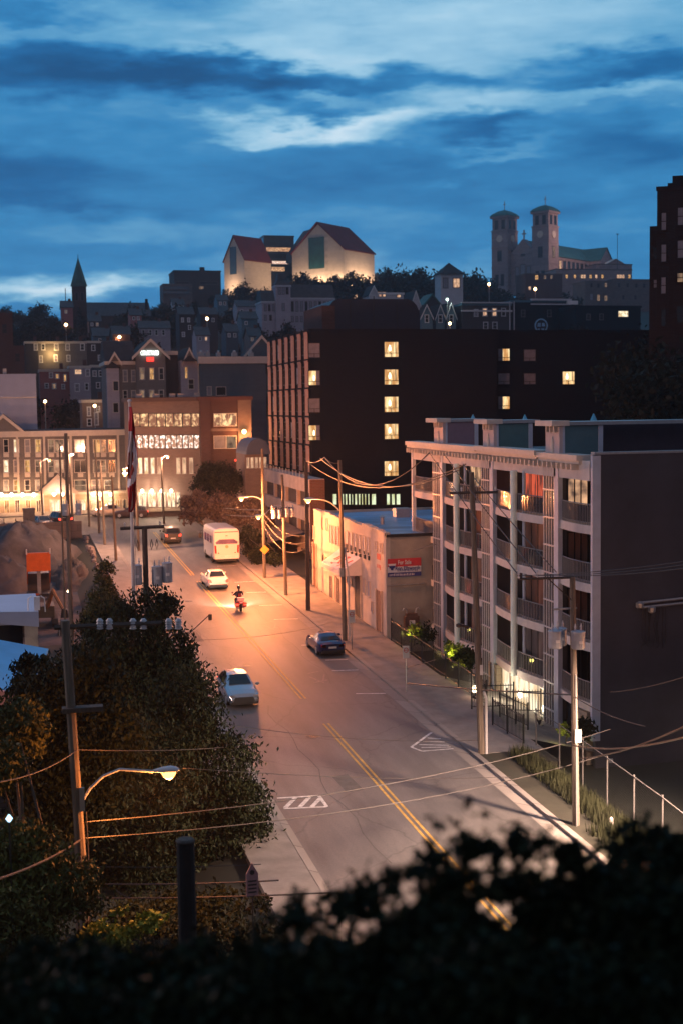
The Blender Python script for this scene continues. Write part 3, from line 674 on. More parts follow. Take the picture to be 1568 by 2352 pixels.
HG = row_house('small brown shop house with a lit doorway below the gabled hotel', 190, 918, 247, 992, 218, mt['brick_tan'], [(205,945,5,18,'glass_grey'),(222,962,6,26,'glass_grey'),(243,955,6,22,'lit_peach'),(226,940,5,10,'lit_dim'),(206,970,7,14,'glass_dark')], name='shop_house')
lamp_light((P(118, 812, 298.6).x, 298.6, P(118, 812, 298.6).z), 520, (1,.58,.2), 'POINT', .3)

# ------------------------------------------------------------------ dark brick hotel tower
XH, YH = 31.0, 137.9
BH = thing('brick_hotel', 'large dark brick hotel block with orange lit piers on its street side', 'hotel', (XH, YH, 4.5)); l = BH.location
zt = 28.15-l.z; XE = P(1140, 900, YH).x-XH
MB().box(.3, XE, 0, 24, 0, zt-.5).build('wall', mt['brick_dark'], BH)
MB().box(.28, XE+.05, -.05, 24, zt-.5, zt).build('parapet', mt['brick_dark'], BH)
LEN = 23.5
fh = (zt-2.2)/7
for i in range(7):
    y0 = i*LEN/6.7+.1
    m_ = MB()
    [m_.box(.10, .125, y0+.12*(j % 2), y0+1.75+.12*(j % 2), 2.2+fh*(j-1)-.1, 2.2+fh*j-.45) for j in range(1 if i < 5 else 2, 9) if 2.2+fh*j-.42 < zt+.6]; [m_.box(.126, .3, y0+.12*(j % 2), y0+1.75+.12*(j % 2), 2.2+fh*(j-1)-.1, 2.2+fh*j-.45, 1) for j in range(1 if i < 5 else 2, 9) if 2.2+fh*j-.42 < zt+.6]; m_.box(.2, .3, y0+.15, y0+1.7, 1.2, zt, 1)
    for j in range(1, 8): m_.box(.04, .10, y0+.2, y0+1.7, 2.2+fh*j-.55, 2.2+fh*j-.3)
    m_.build('pier', [mt['brick_pier'], mt['brick_dark']], BH)  # orange light put into the pier fronts' colour, shade into their sides
    if i < 6:
        for j in range(7):
            window(BH, .31, y0+2.7, 2.6+fh*j, 1.2, 1.7, mt['glass_dark'] if (i*3+j*5) % 7 else mt['glass_grey'], mt['black_metal'], R(-90), 'sash')
def c4(x, y): return 555.3+x*.41667, 669.7+y*.41667
mt['hot_lit'] = glow('hotel_curtain_light', (1,.72,.36), 1.15, (.50,.23,.07), (2.2,1,.5), (.42,.62))
mt['hot_lamp'] = glow('bedside_lamp', (1,.85,.55), 2.6)
def hotwin(par, x0, y0, x1, y1, Y, kind):
    A = c4(x0, y0); B_ = c4(x1, y1)
    w_ = pxwin(par, A[0], A[1], B_[0], B_[1], Y, mt['glass_grey'] if kind == 'grey' else mt['hot_lit'], mt['black_metal'], 'hotel', .07)
    wd = (P(B_[0],A[1],Y)-P(A[0],A[1],Y)).x; hh = P(A[0],A[1],Y).z-P(A[0],B_[1],Y).z
    if kind == 'lit': MB().lathe((-.12*wd, -.035, hh*.38), [(.02,0),(.13,.05),(.16,.3),(.10,.6),(.02,.7)], 8, sy=.15).build('room_lamp', mt['hot_lamp'], w_)
    if kind == 'half': MB().box(wd*.18, wd*.5, -.04, -.021, 0, hh).build('curtain', mt['glass_grey'], w_); MB().lathe((-.02*wd, -.035, hh*.3), [(.02,0),(.1,.05),(.12,.3),(.08,.5),(.02,.6)], 8, sy=.15).build('room_lamp', mt['hot_lamp'], w_)
    if kind == 'halfr': MB().box(-wd*.5, -wd*.1, -.04, -.021, 0, hh).build('curtain', mt['glass_grey'], w_)
    if kind in ('lit',): MB().box(wd*.28, wd*.34, -.04, -.021, hh*.24, hh).build('curtain', mt['lit_dim'], w_)
    return w_
for y0, y1, kd in ((285,363,'grey'),(437,515,'half'),(590,665,'grey'),(738,818,'half')): hotwin(BH, 369, y0, 429, y1, YH, kd)
for y0, y1 in ((278,360),(430,512),(580,663),(730,812),(935,1015)): hotwin(BH, 785, y0, 860, y1, YH, 'lit')
mt['slat'] = glow('office_strip_light', (.85,.95,.62), .95, (.5,.5,.22), (1.5,1,.7))
for xs_ in ((380,400),(408,440),(500,524),(545,562),(568,580),(586,598),(604,612),(620,634),(640,652),(657,667),(674,684),(692,702),(712,738),(795,815),(822,842),(848,872)):
    A = c4(xs_[0]+2, 1116); B_ = c4(xs_[1]-2, 1174); pxwin(BH, A[0], A[1], B_[0], B_[1], YH, mt['slat'], mt['black_metal'], 'plain', .05)
# rooftop plant room with rounded shoulders
PHs = thing('rooftop_plant_room', 'dark rounded shoulder plant room on top of the brick hotel', 'building', (P(858,740,YH+5).x, YH+5, zt+l.z))
w_ = (P(965,740,YH+5).x-P(752,740,YH+5).x)/2; h_ = P(858,686,YH+5).z-PHs.location.z
pl = [(-w_,0),(w_,0),(w_,h_*.45)]+[(w_-1.6+1.6*math.cos(R(t_)), h_*.45+h_*.55*math.sin(R(t_))) for t_ in (20,40,60,80)]+[(-w_+1.6-1.6*math.cos(R(t_)), h_*.45+h_*.55*math.sin(R(t_))) for t_ in (80,60,40,20)]+[(-w_,h_*.45)]
MB().prism(pl, 'y', 0, 12).build('shell', M('blue_black_sheet', (.014,.022,.04), .5, .15, .5), PHs)
MB().box(-w_-.6, -w_+.9, -.25, 9, 0, h_*.78).build('side_block', mt['brick_red'], PHs)
for dx in (-w_*.5, 0, w_*.5): MB().box(dx-.04, dx+.04, -.05, 0, 0, h_*.95).build('seam', mt['black_metal'], PHs)
# lower extension to the right
BX = thing('brick_hotel_wing', 'dark brick wing right of the hotel block with a few lit rooms', 'hotel', (P(1140,900,YH).x+.1, YH+2, 4.0)); l = BX.location
wx = P(1500,900,YH+2).x-l.x; hx = P(1300,765,YH+2).z-l.z
MB().box(0, wx, 0, 16, 0, hx).build('wall', mt['brick_dark'], BX)
MB().box(0, wx, -.1, .3, hx, hx+.35).build('parapet', mt['brick_dark'], BX)
def c5(x, y): return 1127+x*.28125, 702.3+y*.28125
def w5(x0, y0, x1, y1, kd):
    A = c5(x0, y0); B_ = c5(x1, y1)
    hotwin(BX, (A[0]-555.3)/.41667, (A[1]-669.7)/.41667, (B_[0]-555.3)/.41667, (B_[1]-669.7)/.41667, YH+2, kd)
w5(56,352,148,448,'halfr'); w5(56,552,148,640,'grey'); w5(56,742,148,842,'halfr')
w5(266,358,360,450,'grey'); w5(266,553,360,640,'grey'); w5(582,538,678,640,'lit')

# ------------------------------------------------------------------ tall dark building at the right edge
def c2(x, y): return 784+x*.5, 392+y*.5
YR = 120
BR = thing('apartment_tower', 'tall dark red brick tower with pale windows at the right edge', 'building', (P(1507,600,YR).x, YR, 3), R(-29)); l = BR.location
dR = (Vector((l.x, l.y, 20))-CAM).length*math.cos(R(14))
def bx_(px): return (px-1507)*dR/3000*1.02
def bz_(py, px=1530): return P(px, py, YR).z-l.z
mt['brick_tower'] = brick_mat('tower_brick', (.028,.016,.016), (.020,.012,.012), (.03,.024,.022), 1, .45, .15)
zt = bz_(432); z2 = bz_(518)
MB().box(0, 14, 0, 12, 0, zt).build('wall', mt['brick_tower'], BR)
MB().box(bx_(1491), 0, .5, 9, 0, z2).build('side_wall', mt['brick_tower'], BR)
MB().box(bx_(1529), 12, 1.5, 8, zt, bz_(417)).box(bx_(1539), 9, 2, 7, zt, bz_(399)).build('stair_tower', mt['brick_tower'], BR)
MB().box(-.1, 14, -.1, .2, zt-.3, zt+.1).build('parapet', mt['brick_tower'], BR)
for (x0_, y0_, x1_, y1_, pm) in ((1466,197,1485,275,'glass_grey'),(1536,177,1558,256,'glass_grey'),(1466,342,1486,420,'glass_grey'),(1536,327,1560,406,'glass_grey'),(1466,492,1485,566,'glass_grey'),(1536,476,1560,516,'lit_dim'),(1466,640,1485,714,'glass_dark'),(1536,625,1560,700,'glass_dark')):
    A = c2(x0_, y0_); B_ = c2(x1_, y1_); window(BR, (bx_(A[0])+bx_(B_[0]))/2, -.02, bz_(B_[1]), bx_(B_[0])-bx_(A[0]), bz_(A[1])-bz_(B_[1]), mt[pm], mt['brick_tower'])
for x0_, y0_, x1_, y1_, pm in ((1433,500,1448,536,'glass_grey'),(1433,350,1446,400,'glass_dark')):
    A = c2(x0_, y0_); B_ = c2(x1_, y1_); window(BR, (bx_(A[0])+bx_(B_[0]))/2, .48, bz_(B_[1]), bx_(B_[0])-bx_(A[0]), bz_(A[1])-bz_(B_[1]), mt[pm], mt['brick_tower'])

# ------------------------------------------------------------------ parking garage with pale bands, small shop with barrel awning
XG = 28.0
PG = thing('parking_garage', 'low parking garage with pink lit concrete bands and dark open decks', 'garage', (XG, 124.5, 4.0)); l = PG.location
zt = PX(672, 1092, XG).z-l.z
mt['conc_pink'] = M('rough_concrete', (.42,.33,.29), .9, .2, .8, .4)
n_ = 3; fh = (zt)/n_
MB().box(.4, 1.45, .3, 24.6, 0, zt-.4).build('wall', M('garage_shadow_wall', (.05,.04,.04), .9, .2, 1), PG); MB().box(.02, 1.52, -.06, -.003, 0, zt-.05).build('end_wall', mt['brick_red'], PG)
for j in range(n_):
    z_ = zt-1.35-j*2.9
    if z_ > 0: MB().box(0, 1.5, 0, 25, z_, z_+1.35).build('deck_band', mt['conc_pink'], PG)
for j in range(5): MB().box(.05, .5, j*6, j*6+.4, 0, zt-1.3).build('column', mt['conc_pink'], PG)
for j in range(14): MB().box(-.06, .0, .8+j*1.7, .9+j*1.7, zt, zt+.6).build('railing_post', mt['galv'], PG)
SB = thing('corner_shop', 'small shop with a dark blue barrel roof and lamplit front', 'shop', (P(563,1060,150).x, 150, 5)); l = SB.location
w_ = P(617,1030,150).x-l.x; z1_ = P(590,1043,150).z-l.z; zb = P(590,1006,150).z-l.z
MB().box(0, w_*.8, 0, 6, 0, z1_).build('wall', mt['brick_tan'], SB)
pl = [(0,z1_)]+[(w_/2-w_/2*math.cos(R(a_)), z1_+(zb-z1_)*math.sin(R(a_))) for a_ in range(10, 180, 16)]+[(w_,z1_)]
MB().prism(pl, 'y', -1.0, 6).build('barrel_roof', M('blue_barrel_roof', (.07,.09,.14), .5, .1, 1), SB)
for i in range(5): window(SB, .35+i*.5, 0, z1_-1.6, .3, 1.2, mt['lit_peach'], mt['trim'], 0, 'plain', .05)

# ------------------------------------------------------------------ white warehouse
XW, YW = 24.6, 85.9
WH = thing('warehouse', 'old white plastered two storey warehouse with a pale flat roof and a red lettered awning', 'warehouse', (XW, YW, 3.2)); l = WH.location
zt = 11.12-l.z
def zb_(y): return road_z(YW+y)-l.z+.1
MB().box(0, .3, 0, 22, -.5, zt).build('wall', mt['stucco_white'], WH)
MB().box(.3, 21, 0, .3, -2.6, zt-.25).build('side_wall', mt['stucco_tan'], WH)
MB().box(.3, 21, 21.7, 22, -.5, zt-.1).build('rear_wall', mt['stucco_tan'], WH)
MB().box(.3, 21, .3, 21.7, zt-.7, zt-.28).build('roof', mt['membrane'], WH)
MB().box(.0, 21.1, -.08, .32, zt-.25, zt-.06).build('roof_flashing', mt['black_metal'], WH)
m_ = MB()
for i in range(14): m_.box(-.05-.02*(i % 3), .34, i*1.57+.01, i*1.57+1.5, zt, zt+.07+.05*((i*5) % 4))
m_.build('coping', mt['stucco_white'], WH)
MB().box(5.2, 6.4, 15, 16, zt-.28, zt+.45).build('rooftop_unit', mt['galv'], WH); MB().lathe((2.6,10,zt-.28), [(.15,0),(.15,.5),(.28,.55),(.05,.7)], 8).build('roof_vent', mt['galv'], WH)
def c6(x, y): return 686+x*.23957, 1143.3+y*.23957
mt['old_glass'] = M('painted_over_window', (.24,.25,.33), .5, .2, 2); mt['pale_board'] = M('boarded_window', (.36,.36,.42), .7, .12, 2)
def xwin(x0, y0, x1, y1, pm, style='plain'):
    A = c6(x0, y0); B_ = c6(x1, y1); return pxX(WH, A[0], A[1], B_[0], B_[1], XW, mt[pm], mt['stucco_white'], style, .05)
for x0_, x1_ in ((301,323),(333,355),(365,386)): xwin(x0_, 262+(x0_-301)*.3, x1_, 432+(x0_-301)*.35, 'old_glass')
xwin(145, 275, 160, 390, 'old_glass'); xwin(225,190,235,300,'old_glass'); xwin(262,200,280,310,'old_glass')
for i, (x0_, x1_) in enumerate(((449,473),(489,513),(530,553),(572,594),(615,637),(657,678))):
    yy = 320+i*13
    xwin(x0_, yy, x1_, yy+175-i*3, 'pale_board')
    A = c6(x0_+12, yy+118+i*4); B_ = c6(x1_+2, yy+200+i*2); n = PX(B_[0], (A[1]+B_[1])/2, XW); f = PX(A[0], (A[1]+B_[1])/2, XW); u = PX(A[0], A[1], XW); d_ = PX(A[0], B_[1], XW)
    MB().box(-.09, 0, n.y-l.y, f.y-l.y, d_.z-l.z, u.z-l.z).build('open_vent', mt['glass_dark'], WH)
xwin(735,420,752,500,'pale_board'); xwin(785,440,802,520,'pale_board')
for x0_, x1_ in ((618,634),(662,682)): xwin(x0_, 780+(x0_-618)*.5, x1_, 915+(x0_-618)*.6, 'pale_board')
xwin(232,545,245,610,'glass_dark'); xwin(262,570,284,625,'glass_dark'); xwin(472,770,482,825,'glass_dark'); xwin(510,780,522,845,'glass_dark'); xwin(697,1000,712,1090,'brick_red' if False else 'old_glass')
def xdoor(x0, y0, x1, mat, lab=None):
    A = c6(x0, y0); B_ = c6(x1, y0); f = PX(A[0], A[1], XW); n = PX(B_[0], B_[1], XW)
    o = MB().box(-.05, .0, n.y-l.y, f.y-l.y, zb_(n.y-l.y)+.02, (f.z+n.z)/2-l.z).build('door', mat, WH)
    MB().box(-.12, 0, n.y-l.y-.1, n.y-l.y, zb_(n.y-l.y), (f.z+n.z)/2-l.z+.1).box(-.12, 0, f.y-l.y, f.y-l.y+.1, zb_(f.y-l.y), (f.z+n.z)/2-l.z+.1).build('door_frame', mt['stucco_white'], WH)
    MB().box(-.09, -.05, n.y-l.y+.12, n.y-l.y+.2, zb_(0)+1.3, zb_(0)+1.45).build('handle', mt['galv'], o)
    if lab: o['label'] = lab
xdoor(143, 440, 174, M('brown_door', (.16,.08,.05), .7, .2, 2), 'brown loading door at the far end')
xdoor(308, 760, 320, mt['glass_dark']); xdoor(358, 760, 366, mt['glass_dark']); xdoor(374, 780, 386, mt['glass_dark'])
xdoor(543, 755, 598, M('dark_grey_door', (.07,.065,.06), .7, .2, 2), 'dark tall doorway beside the awning')
xdoor(748, 895, 797, M('brown_side_door', (.20,.12,.08), .7, .2, 2), 'brown door near the corner')
# awning
A = PX(*c6(595,570), XW); B_ = PX(*c6(395,500), XW); C_ = PX(*c6(595,745), XW); y0, y1 = A.y-l.y, B_.y-l.y; za, zc = A.z-l.z, C_.z-l.z
mt['awn'] = M('white_awning_cloth', (.75,.68,.64), .6, .06, 2)
o = MB().prism([(0, zc), (0, za), (-1.5, zc+.35), (-1.5, zc)], 'y', y0, y1).build('awning', mt['awn'], WH)
red = M('faded_red_paint', (.55,.12,.09), .7, .25, 6)
# faded red strokes of the worn out lettering on the awning and of the notice on the wall
def awn_pt(u, v, off=.012):      # u along the awning towards the camera 0..1, v down its slope 0..1
    return (-1.5*v-off*.6, y1+(y0-y1)*u, za+(zc+.35-za)*v+off)
m_ = MB()
for (u0, u1, v0, v1, sl_) in ((.30,.37,.22,.62,.05),(.40,.45,.2,.6,.04),(.48,.56,.18,.72,-.06),(.60,.66,.25,.6,.04),(.60,.72,.2,.28,0),(.83,.90,.3,.52,.03),(.32,.42,.78,.86,0),(.66,.70,.70,.86,.04)):
    m_.face([awn_pt(u0+sl_, v0), awn_pt(u1+sl_, v0), awn_pt(u1-sl_, v1), awn_pt(u0-sl_, v1)])
m_.build('worn_lettering', red, WH)
m_ = MB()
q0 = PX(*c6(747,530), XW); q1 = PX(*c6(783,700), XW); ya_, yb2 = q1.y-l.y, q0.y-l.y; zt2, zb2 = q0.z-l.z, q1.z-l.z
m_.box(-.02, 0, ya_, yb2, zt2-(zt2-zb2)*.36, zt2)
for k_ in (0, .4, .78): m_.box(-.02, 0, ya_+(yb2-ya_)*k_, ya_+(yb2-ya_)*(k_+.16), zt2-(zt2-zb2)*(.97-.08*(k_ > .2)), zt2-(zt2-zb2)*.66)
m_.build('faded_notice', red, WH)
# for-sale banner on the camera side wall
A = P(889,1284,YW); B_ = P(966,1322,YW)
FS = thing('for_sale_sign', 'red white and blue For Sale banner on the tan warehouse wall', 'sign', ((A.x+B_.x)/2, YW-.04, (A.z+B_.z)/2)); w_ = (B_.x-A.x)/2; h_ = (A.z-B_.z)/2
s_red, s_white, s_blue = M('banner_red', (.6,.05,.06), .5, .05, 2), M('banner_white', (.75,.73,.75), .5, .05, 2), M('banner_blue', (.04,.05,.22), .5, .05, 2)
MB().box(-w_, w_, 0, .03, -h_*.52, h_*.12).build('white_band', s_white, FS)
MB().box(-w_, w_, 0, .03, h_*.12, h_).build('red_band', s_red, FS)
MB().box(-w_, w_, 0, .03, -h_, -h_*.52).build('blue_band', s_blue, FS)
put_text('For Sale', .42, s_white, FS, (-.0, -.02, h_*.56), 0, .95, ext=.005, bold=.006)
put_text('Ron Ellsworth', .36, s_blue, FS, (w_*.18, -.02, -h_*.08), 0, 1.75, ext=.005, bold=.006)
m_ = MB(); rb = random.Random(3); x_ = -w_*.42        # rows of small print too blurred to read
while x_ < w_*.78:
    g_w = rb.uniform(.05, .1); m_.box(x_, x_+g_w*.6, -.012, 0, -h_*(.40+rb.uniform(.0,.05)), -h_*.22); x_ += g_w+.02
m_.build('small_print', s_blue, FS)
m_ = MB(); x_ = -w_*.9
while x_ < w_*.62:
    g_w = rb.uniform(.04, .09); m_.box(x_, x_+g_w*.6, -.012, 0, -h_*.9, -h_*(.62+rb.uniform(0,.08))); x_ += g_w+.035
m_.build('small_print', s_white, FS)
m_ = MB()
for (r0, zz0, zz1, mi) in ((.26,.62,.88,0),(.30,.40,.62,1),(.22,.12,.40,2)):
    m_.prism([(-w_*.75-r0*.8,h_*zz0-.1),(-w_*.75+r0*.8,h_*zz0-.1),(-w_*.75+r0*(1 if mi < 2 else 1.1)*.95,h_*zz1-.1),(-w_*.75-r0*(1 if mi < 2 else 1.1)*.95,h_*zz1-.1)], 'y', -.03, -.005, mi)
m_.prism([(-w_*.75-.07,-h_*.25),(-w_*.75+.07,-h_*.25),(-w_*.75+.12,h_*.02),(-w_*.75-.12,h_*.02)], 'y', -.03, -.005, 2)
m_.build('balloon_emblem', [s_red, s_white, s_blue], FS)
# conduit, pipe run and gas meter on the same wall
q = P(889,1345,YW); MB().tube([(q.x-l.x, -.08, q.z-l.z), (P(975,1348,YW).x-l.x, -.08, q.z+.05-l.z)], .04, 6).build('wall_conduit', mt['galv'], WH)
A = P(925,1400,YW); B_ = P(958,1437,YW)
GM = thing('gas_meter', 'brown utility cabinet with two hooked pipes against the tan wall', 'meter', ((A.x+B_.x)/2, YW-.45, B_.z)); w_ = (B_.x-A.x)/2; h_ = A.z-B_.z
MB().box(-w_, w_, 0, .4, 0, h_*.62).box(-w_*.75, w_*.75, .03, .37, h_*.62, h_*.8).build('cabinet', M('brown_cabinet', (.14,.08,.06), .6, .2, 3), GM)
MB().box(-.2, .2, -.02, 0, h_*.12, h_*.4).build('notice', mt['white'], GM)
for s in (-1, 1): MB().tube([(s*w_*.6,.2,h_*.8),(s*w_*.7,.2,h_*1.05),(s*w_*1.0,.2,h_*1.12),(s*w_*1.2,.2,h_*.95)], .06, 6).build('hooked_pipe', mt['galv'], GM)

# ================================================================== balcony apartment building
XA, Y0, Y1 = 27.9, 59.8, 90.0
AP = thing('apartment_building', 'long four storey apartment building with curved pink lit balconies and white posts', 'building', (XA, Y0, 1.5)); l = AP.location
def az_(z): return z-1.5
def ay(y): return y-Y0
mt['col_blue'] = M('pale_blue_grey_cladding', (.44,.50,.60), .6, .08, 2); mt['post'] = M('glow_tinted_post', (.74,.86,.80), .5, .05, 2)  # post colour takes in the greenish glow of its uplight
mt['slab'] = M('balcony_concrete', (.60,.55,.52), .8, .1, 2, .2); mt['teal_wall'] = M('dark_teal_siding', (.05,.085,.09), .8, .12, 1.5); mt['grey_wall'] = M('grey_apartment_siding', (.10,.092,.09), .8, .12, 1.5)
mt['apt_side'] = mt['stucco_brown']
SL = [4.74, 7.81, 10.82, 13.78]; TOP = 17.03
# body
MB().box(2.6, 16, .3, ay(Y1), 0, az_(TOP)-.6).build('wall', mt['grey_wall'], AP)
MB().box(0.1, 16, 0, .3, -1, az_(17.35)).build('side_wall', mt['apt_side'], AP)
MB().box(.0, 16.2, -.06, .36, az_(17.35), az_(17.47)).build('parapet_cap', mt['galv'], AP)
MB().box(.3, 16, .3, ay(Y1), az_(TOP)-.6, az_(TOP)-.3).build('roof', M('blue_grey_roof', (.12,.125,.14), .8, .2, .6), AP)
m_ = MB()
for sx, n in ((.1, 4),): m_.box(-.12, .32, -.1, .12, az_(2.9), az_(17.3))
m_.build('corner_trim', mt['col_blue'], AP)
BAYS = [(Y0+.3, 63.9), (66.0, 73.6), (75.7, 83.1), (85.3, Y1)]
COLS = [(63.9, 66.0), (73.6, 75.7), (83.1, 85.3)]
apt_glass = ['glass_dark','lit_dim','glass_dark','glass_grey','lit_peach']
mt['apt_red'] = glow('red_curtain_light', (.9,.14,.07), .7, (.16,.05,.04), (1,4,1), (.4,.6))
mt['apt_warm'] = glow('apartment_room_light', (1,.55,.3), .8, (.10,.06,.05), (1,3.2,1), (.42,.62))
mt['apt_brown'] = M('brown_curtained_glass', (.16,.09,.07), .25, .4, 2.2, spec=.9, stretch=(1,1,.15), col2=(.42,.24,.18)); mt['apt_curt'] = M('grey_curtained_glass', (.14,.12,.12), .25, .4, 2.2, spec=.9, stretch=(1,1,.15), col2=(.36,.32,.30)); mt['dark_rail'] = M('dark_rail_metal', (.22,.21,.21), .5, .1, 3)
mt['rail_glass'] = M('smoked_balcony_glass', (.045,.045,.05), .12, .2, 1, spec=.9)
def bow(y, a, b, amp): t_ = (y-a)/(b-a); return -amp*4*t_*(1-t_)
for bi, (a, b) in enumerate(BAYS):
    amp = .35 if bi in (1, 2) else .18
    N_ = 12
    for si, z in enumerate(SL):
        rows_in = []; 
        pts = [(2.6, ay(b)), (2.6, ay(a))]+[(bow(a+(b-a)*i/N_, a, b, amp), ay(a+(b-a)*i/N_)) for i in range(N_+1)]
        MB().prism(pts, 'z', az_(z)-.44, az_(z)).build('balcony_slab', mt['slab'], AP)
        # railing: top rail, bottom rail, posts and panels following the bowed edge
        m_ = MB(); g2 = MB()
        ed = [(bow(a+(b-a)*i/N_, a, b, amp)+.08, ay(a+(b-a)*i/N_)) for i in range(N_+1)]
        gap = None
        for i in range(N_):
            p, q = ed[i], ed[i+1]
            m_.tube([(p[0],p[1],az_(z)+1.05),(q[0],q[1],az_(z)+1.05)], .03, 4, cap=False)
            m_.tube([(p[0],p[1],az_(z)+.12),(q[0],q[1],az_(z)+.12)], .02, 4, cap=False)
            for u in (0, .5):
                x_, y_ = p[0]+(q[0]-p[0])*u, p[1]+(q[1]-p[1])*u
                m_.tube([(x_,y_,az_(z)),(x_,y_,az_(z)+1.05)], .018, 4, cap=False)
            g2.face([(p[0]+.01,p[1],az_(z)+.15),(q[0]+.01,q[1],az_(z)+.15),(q[0]+.01,q[1],az_(z)+1.0),(p[0]+.01,p[1],az_(z)+1.0)])
        r_ = m_.build('balcony_railing', mt['dark_rail'], AP)
        g2.build('glass_panel', mt['rail_glass'], r_)
    # recessed wall and doors behind each balcony
    for si, z in enumerate(SL):
        wm = mt['teal_wall'] if (bi in (0, 1)) else mt['grey_wall']
        MB().box(1.75, 2.6, ay(a), ay(b), az_(z), az_(z)+2.5).build('recess_wall', wm, AP)
        n = 2 if b-a > 6 else 1
        ww = (b-a)/n
        for k in range(n):
            yc = a+ww*(k+.5)-Y0-.15
            top = si == 3
            if top: pm = ['apt_warm','apt_red','apt_warm','apt_warm'][bi] if k == n-1 else 'apt_warm'
            elif si == 2: pm = 'apt_brown'
            elif si == 1: pm = ['apt_brown','apt_brown','apt_curt','apt_brown'][bi]
            else: pm = ['glass_dark','apt_curt','glass_grey','apt_brown'][bi]
            window(AP, 1.72, yc, az_(z)+.08, min(3.0, ww*.82), 2.15, mt[pm], mt['black_metal'], R(-90), 'tri', .07)
# dividing walls with the tall bays
m_ = MB()
for a, b in COLS:
    ya, yb_ = ay(a), ay(b)
    MB().box(.1, 2.6, ya+.2, ya+.45, az_(3.0), az_(TOP)-.5).box(.1, 2.6, yb_-.45, yb_-.2, az_(3.0), az_(TOP)-.5).build('party_wall', mt['grey_wall'], AP)
    MB().box(-.14, .12, ya, ya+.34, az_(2.4), az_(TOP)-.05).box(-.10, .12, ya+.40, ya+.62, az_(2.4), az_(TOP)-.05).build('pilaster', mt['col_blue'], AP)
    MB().box(-.04, .05, ya+.62, yb_-.02, az_(2.2), az_(TOP)-.1).build('bay_glass', M('dark_bay_glass', (.06,.05,.05), .15, .3, 2, spec=.8) if 'bayg' not in mt else mt['bayg'], AP)
    fm = MB()
    for i in range(5): y_ = ya+.66+(yb_-ya-.70)*i/4; fm.box(-.10, -.04, y_-.03, y_+.03, az_(2.2), az_(TOP)-.1)
    z_ = 3.3
    while z_ < TOP-.4: fm.box(-.11, -.04, ya+.64, yb_, az_(z_)-.04, az_(z_)+.04); z_ += 1.5
    fm.build('bay_mullions', mt['alu'], AP)
for si, z in enumerate(SL):      # windows of the near bay look along the street
    ya = ay(63.9)+.18
    window(AP, 1.05, ya, az_(z)+.08, 1.1, 2.15, mt[('glass_dark','apt_brown','apt_brown','apt_warm')[si]], mt['black_metal'], 0, 'tri', .06)
# slim posts in front of the balconies
for y_ in (69.5, 79.4): MB().tube([(-.42, ay(y_), az_(SL[0])-.4), (-.42, ay(y_), az_(TOP)-.9)], .2, 12).build('tall_post', mt['post'], AP)
for y_ in (68.75, 78.6): MB().tube([(-.1, ay(y_), az_(SL[0])-.4), (-.1, ay(y_), az_(TOP)-.9)], .10, 8).build('thin_post', mt['col_blue'], AP)
MB().box(-.15, .1, ay(Y1)-.25, ay(Y1), az_(2.6), az_(TOP)-.5).build('thin_post', mt['col_blue'], AP)
# cornice in stepped lengths with small brackets
for a, b, dz, ov in ((Y0+1.2, 66.3, 0, .40), (66.3, 75.9, .08, .50), (75.9, Y1+.5, .03, .46)):
    MB().box(-ov, .6, ay(a), ay(b)-.02, az_(TOP)-.02+dz, az_(TOP)+.26+dz).box(-ov+.12, .6, ay(a), ay(b)-.02, az_(TOP)-.2+dz, az_(TOP)-.02+dz).build('cornice', mt['trim'], AP)
y_ = Y0+1.6; bk = MB().box(-.5, .0, 0, .14, az_(TOP)-.5, az_(TOP)-.2).mesh('cornice_bracket', mt['trim'])
while y_ < Y1: link('cornice_bracket', bk, AP, (0, ay(y_), 0)); y_ += .62
MB().box(-.1, .3, 0.3, ay(Y1), az_(TOP)-1.0, az_(TOP)-.02).build('frieze', mt['slab'], AP)
# three rooftop boxes over the tall bays
cols_ = [M('teal_dormer_panel', (.07,.16,.19), .6, .1, 2), M('teal_green_dormer_panel', (.06,.16,.18), .6, .1, 2), M('mauve_dormer_panel', (.20,.15,.20), .6, .1, 2)]
for i, (a, b) in enumerate(COLS):
    z0_, z1_ = az_(TOP)-.3, az_(18.72)
    ya, yb_ = ay(a)+.1, ay(b)-.2
    d = MB().box(.02, 2.45, ya, yb_, z0_, z1_).build('roof_box', cols_[i], AP, (0,0,0))
    MB().box(-.03, .16, ya-.02, yb_+.02, z0_, z1_).build('face_panel', M('pink_panel', (.5,.42,.42), .7, .05, 2), d)
    MB().box(.16, .28, ya-.04, ya, z0_, z1_-.0).box(2.2, 2.46, ya-.04, ya, z0_, z1_).box(.28, 2.2, ya-.04, ya, z0_+.25, z0_+.42).build('panel_frame', mt['col_blue'], d)
    MB().lathe((-.05, (ya+yb_)/2, z0_+.35), [(.02,0),(.15,.2),(.2,.55),(.15,.9),(.02,1.1)], 10, sx=.3).build('oval_ornament', mt['trim'], d)
    MB().box(-.55, .45, ya-.25, yb_+.25, z1_, z1_+.28).build('cap', mt['trim'], d)
    MB().box(.45, 2.9 if i else 16, ya-.15, yb_+.15, z1_+.03, z1_+.22).build('cap', mt['galv'], d)
    m_ = MB()
    for k in range(3): m_.box(-.25, .0, ya+.2+k*.5, ya+.32+k*.5, z1_-.35, z1_)
    m_.build('bracket', mt['trim'], d)
# back roof edge running right
MB().box(2.9, 16, ay(66.2), ay(66.6), az_(TOP)-.3, az_(18.75)).build('rear_parapet', M('dark_mauve_wall', (.09,.075,.10), .8, .1, 2), AP)
